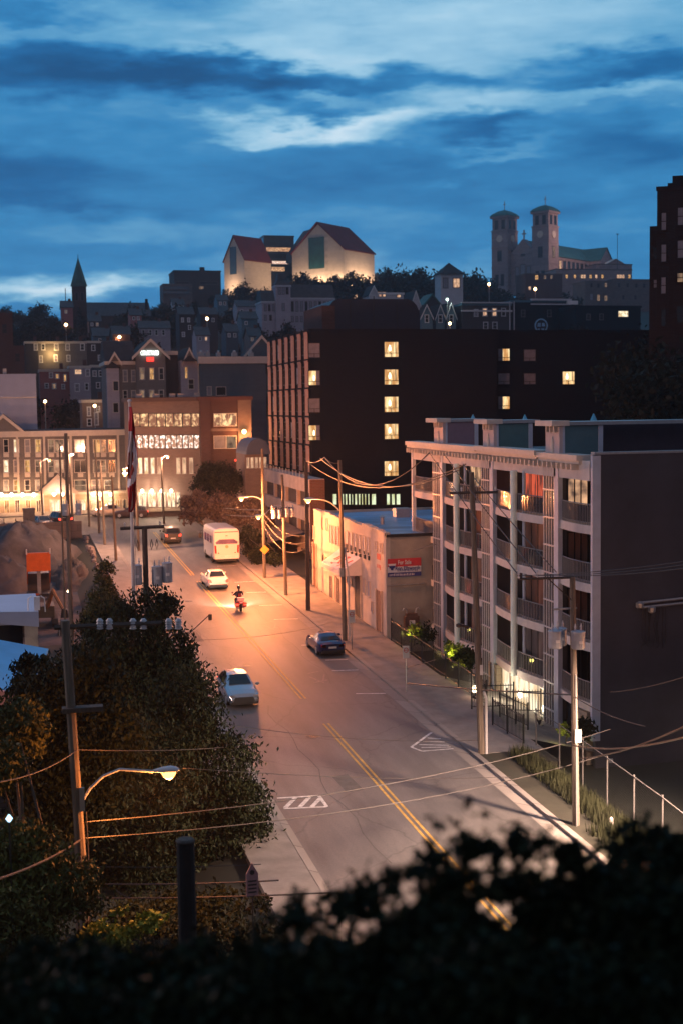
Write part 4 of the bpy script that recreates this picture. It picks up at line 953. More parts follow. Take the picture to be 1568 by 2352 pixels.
# ground floor: lit shopfront, stone pier, dark glass
mt['shop_lit'] = glow('lobby_light', (1,.86,.62), 1.15, (.72,.48,.26), (1,1.4,.7), (.35,.6))
MB().box(.32, .6, ay(66.0), ay(73.4), az_(.6), az_(4.2)).build('shop_wall', mt['trim'], AP)
for i in range(5):
    window(AP, .30, ay(66.85+i*1.42), az_(1.85), 1.2, 2.25, mt['shop_lit'], mt['trim'], R(-90), 'plain', .08)
MB().box(-.1, 1.1, ay(73.2), ay(74.6), az_(1), az_(4.2)).build('stone_pier', mt['stone_warm'], AP)
MB().box(-.1, .9, ay(60.4), ay(61.6), az_(1), az_(4.2)).build('stone_pier', mt['stone_warm'], AP)
MB().box(.3, 1.0, ay(61.6), ay(63.8), az_(1), az_(4.1)).build('ground_glass', mt['glass_dark'], AP)
MB().box(.5, .8, ay(75.7), ay(89.5), az_(1.2), az_(4.2)).build('ground_wall', mt['trim'], AP)
for i in range(7):
    window(AP, .48, ay(76.9+i*1.85), az_(2.0), 1.2, 1.9, mt['glass_grey'] if i % 3 else mt['glass_dark'], mt['white'], R(-90), 'split', .08)
for y_, z_ in ((86.6, 15.9), (86.4, 15.8), (86.9, 12.9), (86.5, 12.95)):
    m_ = MB().lathe((.9, ay(y_), az_(z_)), [(.02,-.12),(.12,-.08),(.13,.05),(.02,.12)], 8); m_.build('balcony_lamp', sc_m, AP)
lamp_light((XA+.9, 86.6, 15.6), 90, SOD, 'POINT', .1); lamp_light((XA+.9, 86.6, 12.7), 60, SOD, 'POINT', .1)
lamp_light((XA-.9, 69.5, 3.6), 130, (1,.8,.55), 'POINT', .2)
# assumed uplights added to brighten the tall posts
for y_ in (69.5, 79.4):
    lamp_light((XA-1.5, y_-.5, SL[0]-2.2), 650, (.75,1,.85), 'SPOT', .06, 34, (R(176), R(-3.2), 0))
# lobby wall globe lamps
for y_ in (66.3, 69.9): MB().lathe((.1, ay(y_), az_(3.1)), [(.02,-.2),(.13,-.12),(.15,0),(.13,.12),(.02,.2)], 8).build('globe_lamp', sc_m, AP)
# vents and pipes on the blank side wall
q = P(1462,1385,Y0-.1)
pp = MB()
for dz in (0, -.24): pp.tube([(q.x-XA, -.14, az_(q.z)+dz), (10, -.14, az_(q.z)+dz+.35)], .07, 8)
pp.build('wall_pipe', mt['galv'], AP)
for dx, dz in ((.1,-.1),(.75,-.35)): MB().lathe((q.x-XA+dx, -.2, az_(q.z)+dz-.2), [(.05,0),(.2,.08),(.22,.3),(.05,.4)], 8).build('vent_cowl', mt['galv'], AP)
m_ = MB()
for i in range(9):
    x_ = q.x-XA+.3+i*.16; m_.tube([(x_,-.12,az_(q.z)-.3),(x_+rnd.uniform(-.3,.3),-.14,az_(q.z)-1.2-rnd.random()),(x_+rnd.uniform(-.4,.4),-.13,az_(q.z)-2.0-rnd.random()*.6)], .02, 4)
m_.build('hanging_cables', mt['black_metal'], AP)
q = P(1403,1748,Y0-.1); MB().box(q.x-XA-.1, q.x-XA+.1, -.08, 0, az_(q.z)-.1, az_(q.z)+.1).build('meter_box', mt['alu'], AP)
# small blue-lit roof ventilators and aerial on the far roof line
for px in (1085, 1204, 1362):
    p_ = P(px, 960, 92 if px < 1300 else 72)
    v_ = thing('roof_ventilator', {1085:'small blue capped ventilator pipe, leftmost on the apartment roof', 1204:'small blue capped ventilator pipe in the middle of the apartment roof', 1362:'small blue capped ventilator pipe, rightmost on the apartment roof'}[px], 'ventilator', (p_.x, p_.y, 16.7), 0, 'ventilators on the apartment roof')
    h_ = p_.z-16.7
    MB().tube([(0,0,0),(0,0,h_)], .035, 6).build('pipe', mt['galv'], v_)
    MB().lathe((0,0,h_-.15), [(.2,0),(.2,.05),(.03,.42)], 8).build('cap', M('blue_cap', (.10,.4,.6), .4, 0), v_)

# ================================================================== far buildings on the hill
# --- twin towered stone basilica
sp_ = P(1204, 640, 680)
BA = thing('basilica', 'large stone basilica with two square bell towers and a long green roof', 'church', (sp_.x, sp_.y, 79.0), R(-54)); 
k_ = 680/3000.0
def tower(x, s=1.0, tall=0):
    T = MB(); w_ = 5.2
    h_ = 45*s+tall
    T.box(x-w_, x+w_, -w_, w_, 0, h_*.79); o = T.build('bell_tower', mt['stone_far'], BA)
    B = MB().box(x-w_*.94, x+w_*.94, -w_*.94, w_*.94, h_*.79, h_*.94); B.build('belfry', mt['stone_far'], o)
    MB().box(x-w_*1.12, x+w_*1.12, -w_*1.12, w_*1.12, h_*.94, h_*.965).box(x-w_*1.06, x+w_*1.06, -w_*1.06, w_*1.06, h_*.78, h_*.795).box(x-w_*1.05, x+w_*1.05, -w_*1.05, w_*1.05, h_*.58, h_*.59).box(x-w_*1.05, x+w_*1.05, -w_*1.05, w_*1.05, h_*.34, h_*.35).build('cornice', mt['stone_far'], o)
    MB().lathe((x,0,h_*.965), [(w_*1.66,0),(w_*1.35,1.4),(w_*.7,3.0),(.2,3.8)], 4, rot=R(45)).build('tower_roof', mt['roof_green'], o)
    MB().box(x-.16, x+.16, -.16, .16, h_*.965+3.6, h_*.965+8.6).box(x-.9, x+.9, -.15, .15, h_*.965+6.6, h_*.965+6.95).build('cross', mt['galv'], o)
    for f in (0, 1):
        rz = 0 if f == 0 else R(90)
        for dx in (-2.2, 2.2):
            p = (x+dx, -w_*.94-.05) if f == 0 else (x+w_*.94+.05, dx)
            window(o, p[0], p[1], h_*.81, 1.9, 4.6, mt['glass_dark'], mt['stone'], rz, 'plain', .3)
        p = (x, -w_-.05) if f == 0 else (x+w_+.05, 0)
        mm = MB(); mm.lathe((0,0,0), [(1.9,-.15),(1.9,.15)], 16); c_ = mm.build('clock_face', mt['stucco_white'], o); c_.matrix_local = Matrix.Translation((p[0]+(.1 if f else 0), p[1]-(0 if f else .1), h_*.69)) @ Matrix.Rotation(rz, 4, 'Z') @ Matrix.Rotation(R(90), 4, 'X')
        window(o, p[0], p[1], h_*.42, 2.4, 5.5, mt['lit_dim'] if (f == 1 and x > 0) else mt['glass_dark'], mt['stone'], rz, 'split', .35)
        for dx in (-1.8, 1.8):
            p2 = (x+dx, -w_-.05) if f == 0 else (x+w_+.05, dx)
            window(o, p2[0], p2[1], h_*.12, 1.8, 6, mt['glass_grey'] if f else mt['glass_dark'], mt['stone'], rz, 'plain', .3)
tower(-13.0); tower(13.0)
zg = 22
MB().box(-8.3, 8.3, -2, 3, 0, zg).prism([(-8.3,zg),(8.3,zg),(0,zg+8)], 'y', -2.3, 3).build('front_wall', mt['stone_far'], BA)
MB().box(-.35,.35,-1,-.4,zg+7.6,zg+13).box(-1.3,1.3,-1,-.4,zg+10.6,zg+11.3).build('gable_cross', mt['galv'], BA)
for x_, z_, w2, h2 in ((0,zg-1,2.2,4.5),(-3.6,7,2,8),(0,6,2.6,10),(3.6,7,2,8)): window(BA, x_, -2.05, z_, w2, h2, mt['glass_grey'] if z_ < 10 else mt['glass_dark'], mt['stone'], 0, 'split', .35)
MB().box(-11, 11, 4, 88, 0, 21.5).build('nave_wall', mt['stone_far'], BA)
gable('nave_roof', BA, -11, 11, 5, 86, 21.5, 29.5, mt['roof_green'], mt['stone_far'], over=.8)
MB().box(-18, 18, 52, 66, 0, 21.5).build('transept_wall', mt['stone_far'], BA)
gable('transept_roof', BA, -17, 18, 52, 66, 21.5, 28.8, mt['roof_green'], mt['stone_far'], along='x', over=.6)
MB().box(11, 16, 6, 52, 0, 8).prism([(11,12),(11,8),(16.4,8)], 'y', 6, 52).build('aisle', mt['stone_far'], BA)
for i in range(9):
    window(BA, 11.06, 9.5+i*4.8, 14.6, 2.4, 4.4, mt['lit_peach'] if i in (1, 2) else (mt['glass_grey'] if i == 0 else mt['glass_dark']), mt['stone'], R(90), 'split', .4)
for y_ in (55, 62): window(BA, 18.06, y_, 9, 3, 6, mt['lit_dim'], mt['stone'], R(90), 'split', .4)
# --- lower stone convent buildings before the basilica
def far_block(name, label, cat, x0, yt, x1, yb, Y, depth, wall, roofm, wins, roof='flat', cm=None, wst='sash', tt=.18, ch=True, rot=0, group=None, frame=None):
    th_, (a, b, z0, z1) = block(name, label, cat, x0, yt, x1, yb, Y, depth, wall, roofm, .5, cm or mt['stone'], over=.2, group=group)
    for (xw, yw, w2, h2, pm) in wins: pxwin(th_, xw-w2/2, yw-h2/2, xw+w2/2, yw+h2/2, Y, mt[pm], frame or mt['stone'], wst, tt)
    return th_, a, b, z0, z1
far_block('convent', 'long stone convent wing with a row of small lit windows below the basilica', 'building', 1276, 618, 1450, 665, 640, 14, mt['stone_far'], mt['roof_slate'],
  [(x, 635, 5, 8, pm) for x, pm in ((1300,'lit_amber'),(1319,'lit_amber'),(1335,'lit_peach'),(1341,'lit_peach'),(1355,'lit_amber'),(1368,'lit_peach'),(1382,'lit_amber'),(1418,'lit_peach'),(1424,'lit_peach'),(1430,'lit_peach'),(1444,'lit_amber'))])
cv, a, b, z0, z1 = far_block('stone_hall', 'stone hall with a shallow central pediment and tall lit windows', 'building', 1368, 606, 1450, 650, 655, 14, mt['stone_far'], mt['roof_slate'],
  [(1445, 626, 8, 14, 'lit_dim')])
gable('pediment', cv, -4, 6, 0, 6, z1-z0, z1-z0+2.6, mt['stucco_white'], mt['stone_far'])
far_block('stone_house', 'three storey pale stone house standing lower on the right of the hillside', 'house', 1343, 645, 1405, 705, 560, 14, mt['stone'], mt['roof_slate'],
  [(1357,655,5,9,'glass_dark'),(1357,682,6,14,'glass_grey'),(1373,656,5,9,'glass_dark'),(1373,684,6,14,'lit_dim'),(1390,655,5,9,'lit_dim'),(1390,685,6,12,'lit_dim')], tt=.25)
far_block('stone_wing', 'long grey stone wing beside the dark tower at the right', 'building', 1405, 641, 1494, 700, 560, 14, mt['stone'], mt['roof_slate'],
  [(1420,655,5,9,'glass_dark'),(1440,655,5,9,'glass_dark'),(1460,656,5,9,'glass_dark'),(1478,656,5,9,'glass_dark'),(1430,683,5,9,'glass_dark'),(1458,683,5,9,'glass_dark')], tt=.25)
far_block('brick_house', 'brown house with small lit windows at the foot of the bell towers', 'house', 1205, 628, 1290, 680, 600, 12, mt['brick_red'], mt['roof_slate'],
  [(1231,637,7,10,'lit_amber'),(1250,637,5,8,'lit_dim'),(1265,636,5,8,'lit_dim'),(1215,662,5,8,'lit_peach'),(1227,662,5,8,'lit_amber')], tt=.2)
# --- museum: two gabled volumes and a glazed link
def rot_thing(name, label, cat, px, Y, z, rz): 
    p = P(px, 640, Y); return thing(name, label, cat, (p.x, Y, z), rz)
MU = rot_thing('museum', 'museum of two floodlit cream gabled blocks with red roofs joined by a glass link', 'museum', 672, 600, 70.0, R(-14-33))
def mz(py, Y=600): return P(700, py, Y).z-70.0
W1, L1 = 28.5, 26.0; e1, r1 = mz(583), mz(519)
MB().box(0, W1, 0, L1, -10, e1).prism([(0,e1),(W1,e1),(W1*.52,r1-.4)], 'y', 0, L1).build('gallery_wall', mt['cream_panel'], MU)
gable('roof', MU, 0, W1, 0, L1, e1+.1, r1, mt['roof_red'], over=.6, th_=.5)
MB().box(W1*.33, W1*.63, -.15, .1, mz(622), mz(551)).build('glass_strip', M('green_glass_strip', (.02,.09,.09), .2, .3, .4), MU)
W2 = 12.5; X2 = -40
e2, r2 = mz(600), mz(546)
def rv(x0, y0): return x0, y0
MU2 = rot_thing('museum_wing', 'smaller cream gabled museum block with a green glass strip at its left end', 'museum', 516, 604, 70.0, R(-14-38))
MB().box(0, W2, 0, 18.5, -14, e2).prism([(0,e2),(W2,e2),(W2*.5,r2-.4)], 'y', 0, 18.5).build('gallery_wall', mt['cream_panel'], MU2)
gable('roof', MU2, 0, W2, 0, 18.5, e2+.1, r2, mt['roof_red'], over=.5, th_=.5)
MB().box(W2*.3, W2*.62, -.15, .1, mz(632), mz(570)).build('glass_strip', mt['glass_blue'], MU2)
ML, a, b, z0, z1 = far_block('museum_link', 'dark glass link with bright café lights between the two museum blocks', 'building', 607, 541, 676, 660, 622, 10, M('dark_glass_wall', (.03,.04,.045), .2, .2, .5), mt['roof_dark'],
   [(640,573,56,9,'cafe1'),(638,603,50,7,'cafe2'),(632,618,44,10,'cafe1'),(640,588,56,10,'glass_dark')], cm=mt['black_metal'], frame=mt['black_metal'], wst='tri')
zl_ = mz(662)
for par_, lx_, ly_, pw, lab in ((MU,5,-3.2,1500,'assumed floodlight under the left corner of the large museum gable'),(MU,15,-3.2,1700,'assumed floodlight below the green strip of the large museum gable'),(MU,25,-3.2,1700,'assumed floodlight at the near corner of the large museum gable'),
   (MU,W1+4,7,2800,'assumed floodlight below the middle of the museum side wall'),(MU,W1+4,18,2800,'assumed floodlight at the far end of the museum side wall'),(MU2,6,-5.0,900,'assumed floodlight below the small museum gable')):
    bpy.context.view_layer.update(); q = par_.matrix_world @ Vector((lx_, ly_, 0)); q.z = par_.location.z+zl_; zz = ground(q.x, q.y)
    fl = thing('floodlight', lab, 'floodlight', (q.x, q.y, zz), 0, 'assumed museum floodlights')  # unseen units assumed at the foot of the lit museum walls
    MB().box(-.3,.3,-.2,.2,0,.5).box(-.5,.5,-.1,.25,.5,1.0).build('housing', mt['black_metal'], fl)
    lamp_light((q.x, q.y, max(zz+1.2, q.z)), pw*3.2, (1,.63,.38), 'POINT', .4)
for x_, y_, pw in ((50, 12, 12000), (19, 22, 500)):
    bpy.context.view_layer.update(); q = BA.matrix_world @ Vector((x_, y_, 30 if x_ > 40 else 6)); 
    if x_ < 40: lamp_light(q, pw*2.5, (1,.60,.5), 'POINT', .5); continue  # assumed unseen floodlight at the nave side, added without a fixture
    lamp_light(q, pw*2.5, (1,.60,.5), 'SPOT', .5, 125, (R(90), 0, R(36)))
    gz = ground(q.x, q.y); fl = thing('floodlight', 'slim added mast carrying a floodlight beside the basilica nave at the right', 'floodlight', (q.x, q.y, gz))  # mast added to carry the light on the tower sides
    MB().tube([(0,0,-.5),(0,0,q.z-gz-.6)], [.2,.12], 8).build('mast', mt['black_metal'], fl); MB().box(-.6,.6,-.35,.3,q.z-gz-.9,q.z-gz-.55).build('housing', mt['black_metal'], fl)
MB().prism([(-8.5,mz(600)),(W1*.4,mz(600)),(W1*.36,mz(522)),(W1*.06,mz(529)),(-8,mz(580))], 'y', 7, 22).build('rear_roof', mt['glass_blue'], MU)
# --- dark office block left of the museum
ob, a, b, z0, z1 = far_block('office_building', 'dark flat roofed office block on the ridge left of the museum', 'building', 401, 621, 508, 690, 560, 18, M('dark_concrete', (.05,.045,.045), .9, .2, .3), mt['roof_dark'], [(463,661,10,6,'lit_dim'),(420,650,30,5,'glass_dark'),(480,650,40,5,'glass_dark')], cm=M('dark_concrete_edge', (.045,.04,.04), .9, .2, .3), wst='tri')
a2 = P(373,660,555).x-ob.location.x; b2 = P(440,660,555).x-ob.location.x
MB().box(a2, b2, -8, 4, 0, P(400,653,555).z-ob.location.z).build('lower_wing', mt['stone'], ob)
for yy in (661, 672): pxwin(ob, 376, yy-3, 436, yy+3, 551.5, mt['glass_blue'], mt['stone'], 'tri', .15)
MB().box(2, 4, 6, 8, z1-z0, z1-z0+2).build('roof_unit', mt['roof_dark'], ob)
# --- church with a green spire and long dark nave
p = P(185, 740, 450)
CS = thing('spire_church', 'dark stone church with a slim green spire and a long dark nave roof', 'church', (p.x, 450, 40))
def sz(py): return P(185, py, 450).z-40
w_ = (P(201,700,450).x-P(169,700,450).x)/2
MB().box(-w_, w_, 0, 2*w_, 0, sz(658)).build('tower', M('dark_church_stone', (.05,.035,.032), .9, .25, .5), CS)
MB().prism([(-w_,sz(658)),(-w_,sz(645)),(-w_*.7,sz(652)),(0,sz(640)),(w_*.7,sz(652)),(w_,sz(645)),(w_,sz(658))], 'y', -.2, 2*w_+.2).build('belfry_gables', mt['roof_green'], CS)
MB().lathe((0,w_,sz(656)), [(w_*1.3,0),(w_*.8,sz(630)-sz(656)),(w_*.06,sz(592)-sz(656))], 8, rot=R(22.5)).build('spire', mt['roof_green'], CS)
MB().tube([(0,w_,sz(594)),(0,w_,sz(583))], .12, 5).build('finial', mt['black_metal'], CS)
for dx in (-w_*.4, w_*.4): window(CS, dx, -.05, sz(690), .8, 2.6, mt['glass_dark'], mt['stone'], 0, 'plain', .12)
xn0, xn1 = P(190,720,455).x-CS.location.x, P(345,720,455).x-CS.location.x
MB().box(xn0+1, xn1, 5, 19, 0, sz(722)).build('nave_wall', M('dark_nave_stone', (.045,.035,.035), .9, .25, .5), CS)
gable('nave_roof', CS, xn0+1, xn1, 5, 19, sz(722), sz(689), mt['roof_slate'], along='x', over=.4)
MB().box(xn1-1.2, xn1-.3, 8, 9, sz(720), sz(681)).build('chimney', mt['brick_dark'], CS)
# --- school with tower and mansard
sch, a, b, z0, z1 = far_block('school', 'pale blue grey institutional building with rows of tall windows below the museum', 'school', 663, 684, 768, 742, 400, 12, mt['siding_lav'], mt['roof_slate'],
   [(672+i*10.5, 704, 4.5, 22, 'glass_grey' if i % 3 else 'glass_dark') for i in range(9)]+[(672+i*10.5, 733, 4.5, 12, 'glass_grey') for i in range(9)], cm=mt['siding_white'], tt=.14)
MB().prism([(0,z1-z0),(12,z1-z0),(10,z1-z0+4.2),(2,z1-z0+4.2)], 'x', -(b-a)/2, (b-a)/2).build('mansard_roof', mt['roof_slate'], sch)
sct, a, b, z0, z1 = far_block('school_tower', 'square pale tower with a pyramid roof beside the school', 'tower', 634, 655, 668, 740, 398, 5, mt['siding_lav'], mt['roof_slate'], [(642,668,5,15,'glass_grey'),(651,668,5,15,'glass_grey'),(660,668,5,15,'glass_dark'),(651,705,5,16,'glass_grey')], cm=mt['siding_white'], tt=.14)
MB().lathe((0,2.5,z1-z0), [((b-a)*.78,0),((b-a)*.5,1.6),((b-a)*.38,3.6),(.1,3.8)], 4, rot=R(45)).build('tower_roof', mt['roof_slate'], sct)
scl, a, b, z0, z1 = far_block('school_wing', 'pale blue grey school wing with a steep slate roof left of the square tower', 'school', 602, 692, 636, 742, 399, 10, mt['siding_lav'], mt['roof_slate'], [(610,707,4,14,'glass_grey'),(619,707,4,14,'glass_dark'),(628,707,4,14,'glass_grey'),(610,730,4,12,'glass_grey'),(622,730,4,12,'glass_dark')], cm=mt['siding_white'], tt=.14)
MB().prism([(0,z1-z0),(10,z1-z0),(7,z1-z0+3.6),(3,z1-z0+3.6)], 'x', -(b-a)/2, (b-a)/2).build('mansard_roof', mt['roof_slate'], scl)
# --- cupola with lit window
cu, a, b, z0, z1 = far_block('bell_cupola', 'white square cupola with a dark pyramid roof and a glowing arched window', 'tower', 1011, 630, 1062, 670, 470, 7, mt['siding_white'], mt['roof_dark'], [(1047,650,14,20,'lit_peach'),(1022,650,10,22,'glass_grey')], cm=mt['siding_white'], wst='cross', tt=.25)
MB().lathe((0,3.5,z1-z0+.05), [((b-a)*.80,0),((b-a)*.4,2.2),(.08,4.6)], 4, rot=R(45)).build('pyramid_roof', mt['roof_dark'], cu)
MB().box((a-b)/2+1.2, (b-a)/2-.4, .4, 6, -6, 0).build('base', mt['siding_white'], cu)
# --- white gabled houses near the plant room roof
def gable_house(label, x0, ye, x1, yb, yp, Y, wall, wins, depth=7, trimm=None, roofm=None, cat='house', group='gabled houses on the hill', name='gabled_house'):
    a, b, z0, z1 = pxr(x0, ye, x1, yb, Y); z0 = min(z0, ground((a+b)/2, Y))-.5; zr = P((x0+x1)/2, yp, Y).z
    t_ = thing(name, label, cat, ((a+b)/2, Y, z0), 0, group); w_ = (b-a)/2
    MB().box(-w_, w_, 0, depth, 0, z1-z0).build('wall', wall, t_)
    gable('roof', t_, -w_, w_, 0, depth, z1-z0, zr-z0, roofm or mt['roof_dark'], wall, trimm=trimm or mt['white'], over=.25)
    for (xw, yw, w2, h2, pm) in wins: pxwin(t_, xw-w2/2, yw-h2/2, xw+w2/2, yw+h2/2, Y, mt[pm], mt['white'], 'sash', .15)
    return t_
gable_house('small white gabled house with two bright windows above the plant room', 848, 676, 868, 700, 657, 330, mt['siding_white'], [(858,684,4,7,'glass_dark')])
gh = far_block('house', 'low white house with two lit peach windows above the plant room', 'house', 864, 672, 926, 700, 333, 7, mt['siding_white'], mt['roof_dark'], [(871,676,8,10,'lit_peach'),(881,676,6,10,'lit_peach'),(915,680,8,5,'lit_peach')], cm=mt['white'], tt=.1)
gable_house('white gabled house end seen right of the plant room', 942, 705, 966, 735, 668, 300, mt['siding_white'], [], depth=8)
for i, (x0, x1, yp, lab) in enumerate(((966,992,700,'pointed white dormer gable, leftmost of the three beside the plant room'),(1000,1020,700,'pointed white dormer gable, middle of the three beside the plant room'),(1024,1046,696,'pointed white dormer gable, rightmost of the three beside the plant room'))):
    gable_house(lab, x0, 728, x1, 752, yp, 296+i*2, mt['siding_teal'], [((x0+x1)/2, 732, 7, 16, 'glass_dark')], cat='house', group='pointed dormers beside the plant room')
gable_house('dark green roofed house behind the pointed gables', 962, 712, 1022, 750, 676, 312, mt['siding_dk'], [], trimm=mt['roof_green'], roofm=mt['roof_green'])
# --- long blue trimmed row building
rb_, a, b, z0, z1 = far_block('row_building', 'dark row building with pale blue cornices and three lit windows on the hillside', 'building', 1060, 697, 1172, 772, 300, 10, mt['siding_dk'], mt['roof_dark'],
  [(1092,719,7,14,'glass_grey'),(1112,717,8,16,'lit_peach'),(1134,717,8,16,'lit_peach'),(1155,717,7,16,'glass_dark'),(1114,748,8,14,'glass_dark'),(1135,748,8,14,'glass_dark')], cm=mt['siding_teal'], frame=mt['siding_white'], tt=.2)
MB().box((a-b)/2-.2, (b-a)/2+.2, -.5, .2, z1-z0-2.0, z1-z0-1.6).box((a-b)/2-.2, (b-a)/2+.2, -.6, .3, z1-z0+.05, z1-z0+.3).build('cornice_moulding', mt['siding_white'], rb_)
for px in (1168, 1178): MB().box(P(px,720,300).x-rb_.location.x-.1, P(px,720,300).x-rb_.location.x+.1, -.5, -.3, 2, z1-z0+.5).build('downpipe', mt['siding_white'], rb_)
rc, a, b, z0, z1 = far_block('row_building', 'dark brick row building with a white banded parapet right of the lit windows', 'building', 1173, 690, 1320, 775, 301, 10, mt['brick_dark'], mt['roof_dark'], [(1232,747,6,8,'glass_grey'),(1200,720,7,14,'glass_dark'),(1260,720,7,14,'glass_dark')], cm=mt['siding_teal'], tt=.15)
MB().box((a-b)/2+5, (b-a)/2-1.2, -.6, .2, z1-z0-.05, z1-z0+.4).box((a-b)/2+5, (b-a)/2-1.2, -.6, .2, z1-z0-1.1, z1-z0-.8).build('cornice_moulding', mt['siding_white'], rc)
MB().box((b-a)/2-2.4, (b-a)/2+.3, -.9, .2, z1-z0-1.0, z1-z0-.1).build('bay_cornice', mt['white'], rc)
far_block('brick_house', 'low dark brick house with a bright yellow window at the right of the slope', 'house', 1322, 702, 1470, 760, 290, 10, mt['brick_dark'], mt['roof_dark'], [(1430,721,22,13,'lit_white'),(1350,728,7,12,'glass_dark'),(1380,728,7,12,'glass_dark')], cm=mt['brick_dark'], tt=.15)
far_block('shed', 'small dark flat roofed building with a dull red eave below the round emblem', 'shed', 1138, 762, 1212, 800, 200, 6, mt['brick_dark'], mt['roof_dark'], [(1150,782,4,6,'glass_dark')], cm=mt['brick_red'], tt=.1)
# round pale emblem sign
p = P(1241, 748, 180)
EM = thing('round_sign', 'round blue emblem sign with a pale ring on the dark building', 'sign', (p.x, 180, p.z))
emb, emd = M('emblem_blue', (.22,.42,.60), .5, .25, 3), M('emblem_dark', (.02,.03,.05), .6, 0)
o = MB().lathe((0,0,0), [(1.05,-.08),(1.05,.08)], 28).build('disc', emd, EM); o.rotation_euler = (R(90), 0, 0)
m_ = MB()
for i in range(28):
    a_, b_ = 2*math.pi*i/28, 2*math.pi*(i+1)/28
    m_.prism([(.84*math.cos(a_),.84*math.sin(a_)),(1.04*math.cos(a_),1.04*math.sin(a_)),(1.04*math.cos(b_),1.04*math.sin(b_)),(.84*math.cos(b_),.84*math.sin(b_))], 'y', -.13, -.085)
m_.build('ring', emb, EM)
MB().prism([(-.62,-.15),(-.1,-.15),(-.1,.4),(-.5,.36)], 'y', -.12, -.085).prism([(.1,-.12),(.62,-.1),(.5,.42),(.1,.38)], 'y', -.12, -.085).prism([(.0,-.4),(.5,-.4),(.4,-.7),(.1,-.75)], 'y', -.12, -.085).prism([(-.6,-.42),(-.2,-.4),(-.25,-.75),(-.4,-.7)], 'y', -.12, -.085).build('emblem', emb, EM)
MB().tube([(.1,.1,-1.0),(.15,.1,-6)], .07, 6).build('post', mt['galv'], EM)
# --- assorted dim hillside houses
HH = [('white house with a row of four windows above the gabled hotel', 322, 754, 392, 775, 380, 'siding_lav', [(330,764,5,11,'glass_dark'),(346,764,5,11,'glass_dark'),(360,764,5,11,'glass_dark'),(376,764,5,11,'glass_dark')]),
 ('tall dim blue house above the hotel roof', 413, 722, 446, 790, 350, 'siding_dk', [(420,735,4,8,'glass_grey'),(434,735,4,8,'glass_grey'),(422,768,5,9,'glass_grey'),(436,752,4,8,'glass_dark')]),
 ('teal roofed cottage on the slope below the school', 556, 732, 592, 752, 370, 'siding_teal', [(566,742,4,6,'glass_dark')]),
 ('dim brown house with one orange window below the office block', 462, 722, 500, 750, 400, 'siding_dk', [(475,731,4,6,'lit_amber'),(490,735,4,7,'glass_dark')]),
 ('dark house with a pink lit side next to the spire', 142, 706, 168, 728, 420, 'siding_pink', [(152,716,4,6,'lit_dim')]),
 ('small grey house left of the school wing', 545, 704, 602, 728, 430, 'siding_lav', [(556,716,4,8,'glass_dark'),(592,708,5,10,'lit_peach'),(575,716,4,8,'glass_dark')]),
 ('dim grey house at the bottom of the left slope with a pale roof', 260, 768, 300, 790, 330, 'siding_dk', [(270,780,4,6,'glass_dark')]),
 ('low blue roofed house between the terraced rows and the hotel', 215, 772, 262, 786, 340, 'siding_teal', [(230,781,4,5,'glass_dark')])]
HH += [('dim brown cottage on the slope directly under the church nave', 205, 738, 232, 752, 385, 'siding_dk', [(212,745,4,6,'glass_grey'),(224,745,4,6,'lit_dim')]),
 ('dim pink cottage in the trees right of the church nave', 300, 724, 326, 738, 400, 'siding_pink', [(308,731,4,6,'glass_dark'),(318,731,4,6,'glass_grey')]),
 ('dim white cottage under the dark office block', 398, 700, 424, 714, 450, 'siding_white', [(404,707,4,6,'glass_dark'),(416,707,4,6,'lit_amber')]),
 ('dim teal cottage between the office block and the museum wing', 500, 690, 524, 704, 470, 'siding_teal', [(507,697,4,6,'glass_grey'),(517,697,4,6,'glass_dark')]),
 ('dim lilac cottage below the tall dim blue house', 452, 770, 482, 786, 325, 'siding_lav', [(460,778,4,7,'glass_dark'),(474,778,4,7,'lit_peach')]),
 ('dim slate blue cottage left of the brick hotel roof', 520, 762, 548, 778, 330, 'siding_blue', [(527,770,4,7,'glass_grey'),(540,770,4,7,'glass_dark')]),
 ('dim grey cottage above the slate blue wing', 574, 772, 600, 786, 320, 'siding_grey', [(580,779,4,6,'lit_dim'),(592,779,4,6,'glass_dark')])]
for lab, x0, y0, x1, y1, Y, wm, wins in HH:
    a, b, z0, z1 = pxr(x0, y0, x1, y1, Y); z0 = min(z0, ground((a+b)/2, Y))-.4
    t_ = thing('house', lab, 'house', ((a+b)/2, Y, z0), 0, 'dim houses on the hillside'); w_ = (b-a)/2
    MB().box(-w_, w_, 0, 8, 0, z1-z0).build('wall', mt[wm], t_)
    gable('roof', t_, -w_, w_, 0, 8, z1-z0, z1-z0+2.2, mt['roof_slate'], mt[wm], along='x')
    MB().box(w_*.3, w_*.3+.8, 3.6, 4.4, z1-z0+1, z1-z0+3).build('chimney', mt['brick_red'], t_)
    for (xw, yw, w2, h2, pm) in wins: pxwin(t_, xw-w2/2, yw-h2/2, xw+w2/2, yw+h2/2, Y, mt[pm], mt['white'], 'sash', .15)
# radio mast beside the spire
p = P(152, 705, 470); m_ = MB(); m_.tube([(0,0,-5),(0,0,P(152,662,470).z-p.z)], .14, 5)
o = m_.build('radio_mast', mt['black_metal'], None, (p.x, 470, p.z)); tag(o, 'thin dark radio mast standing left of the church spire', 'mast')

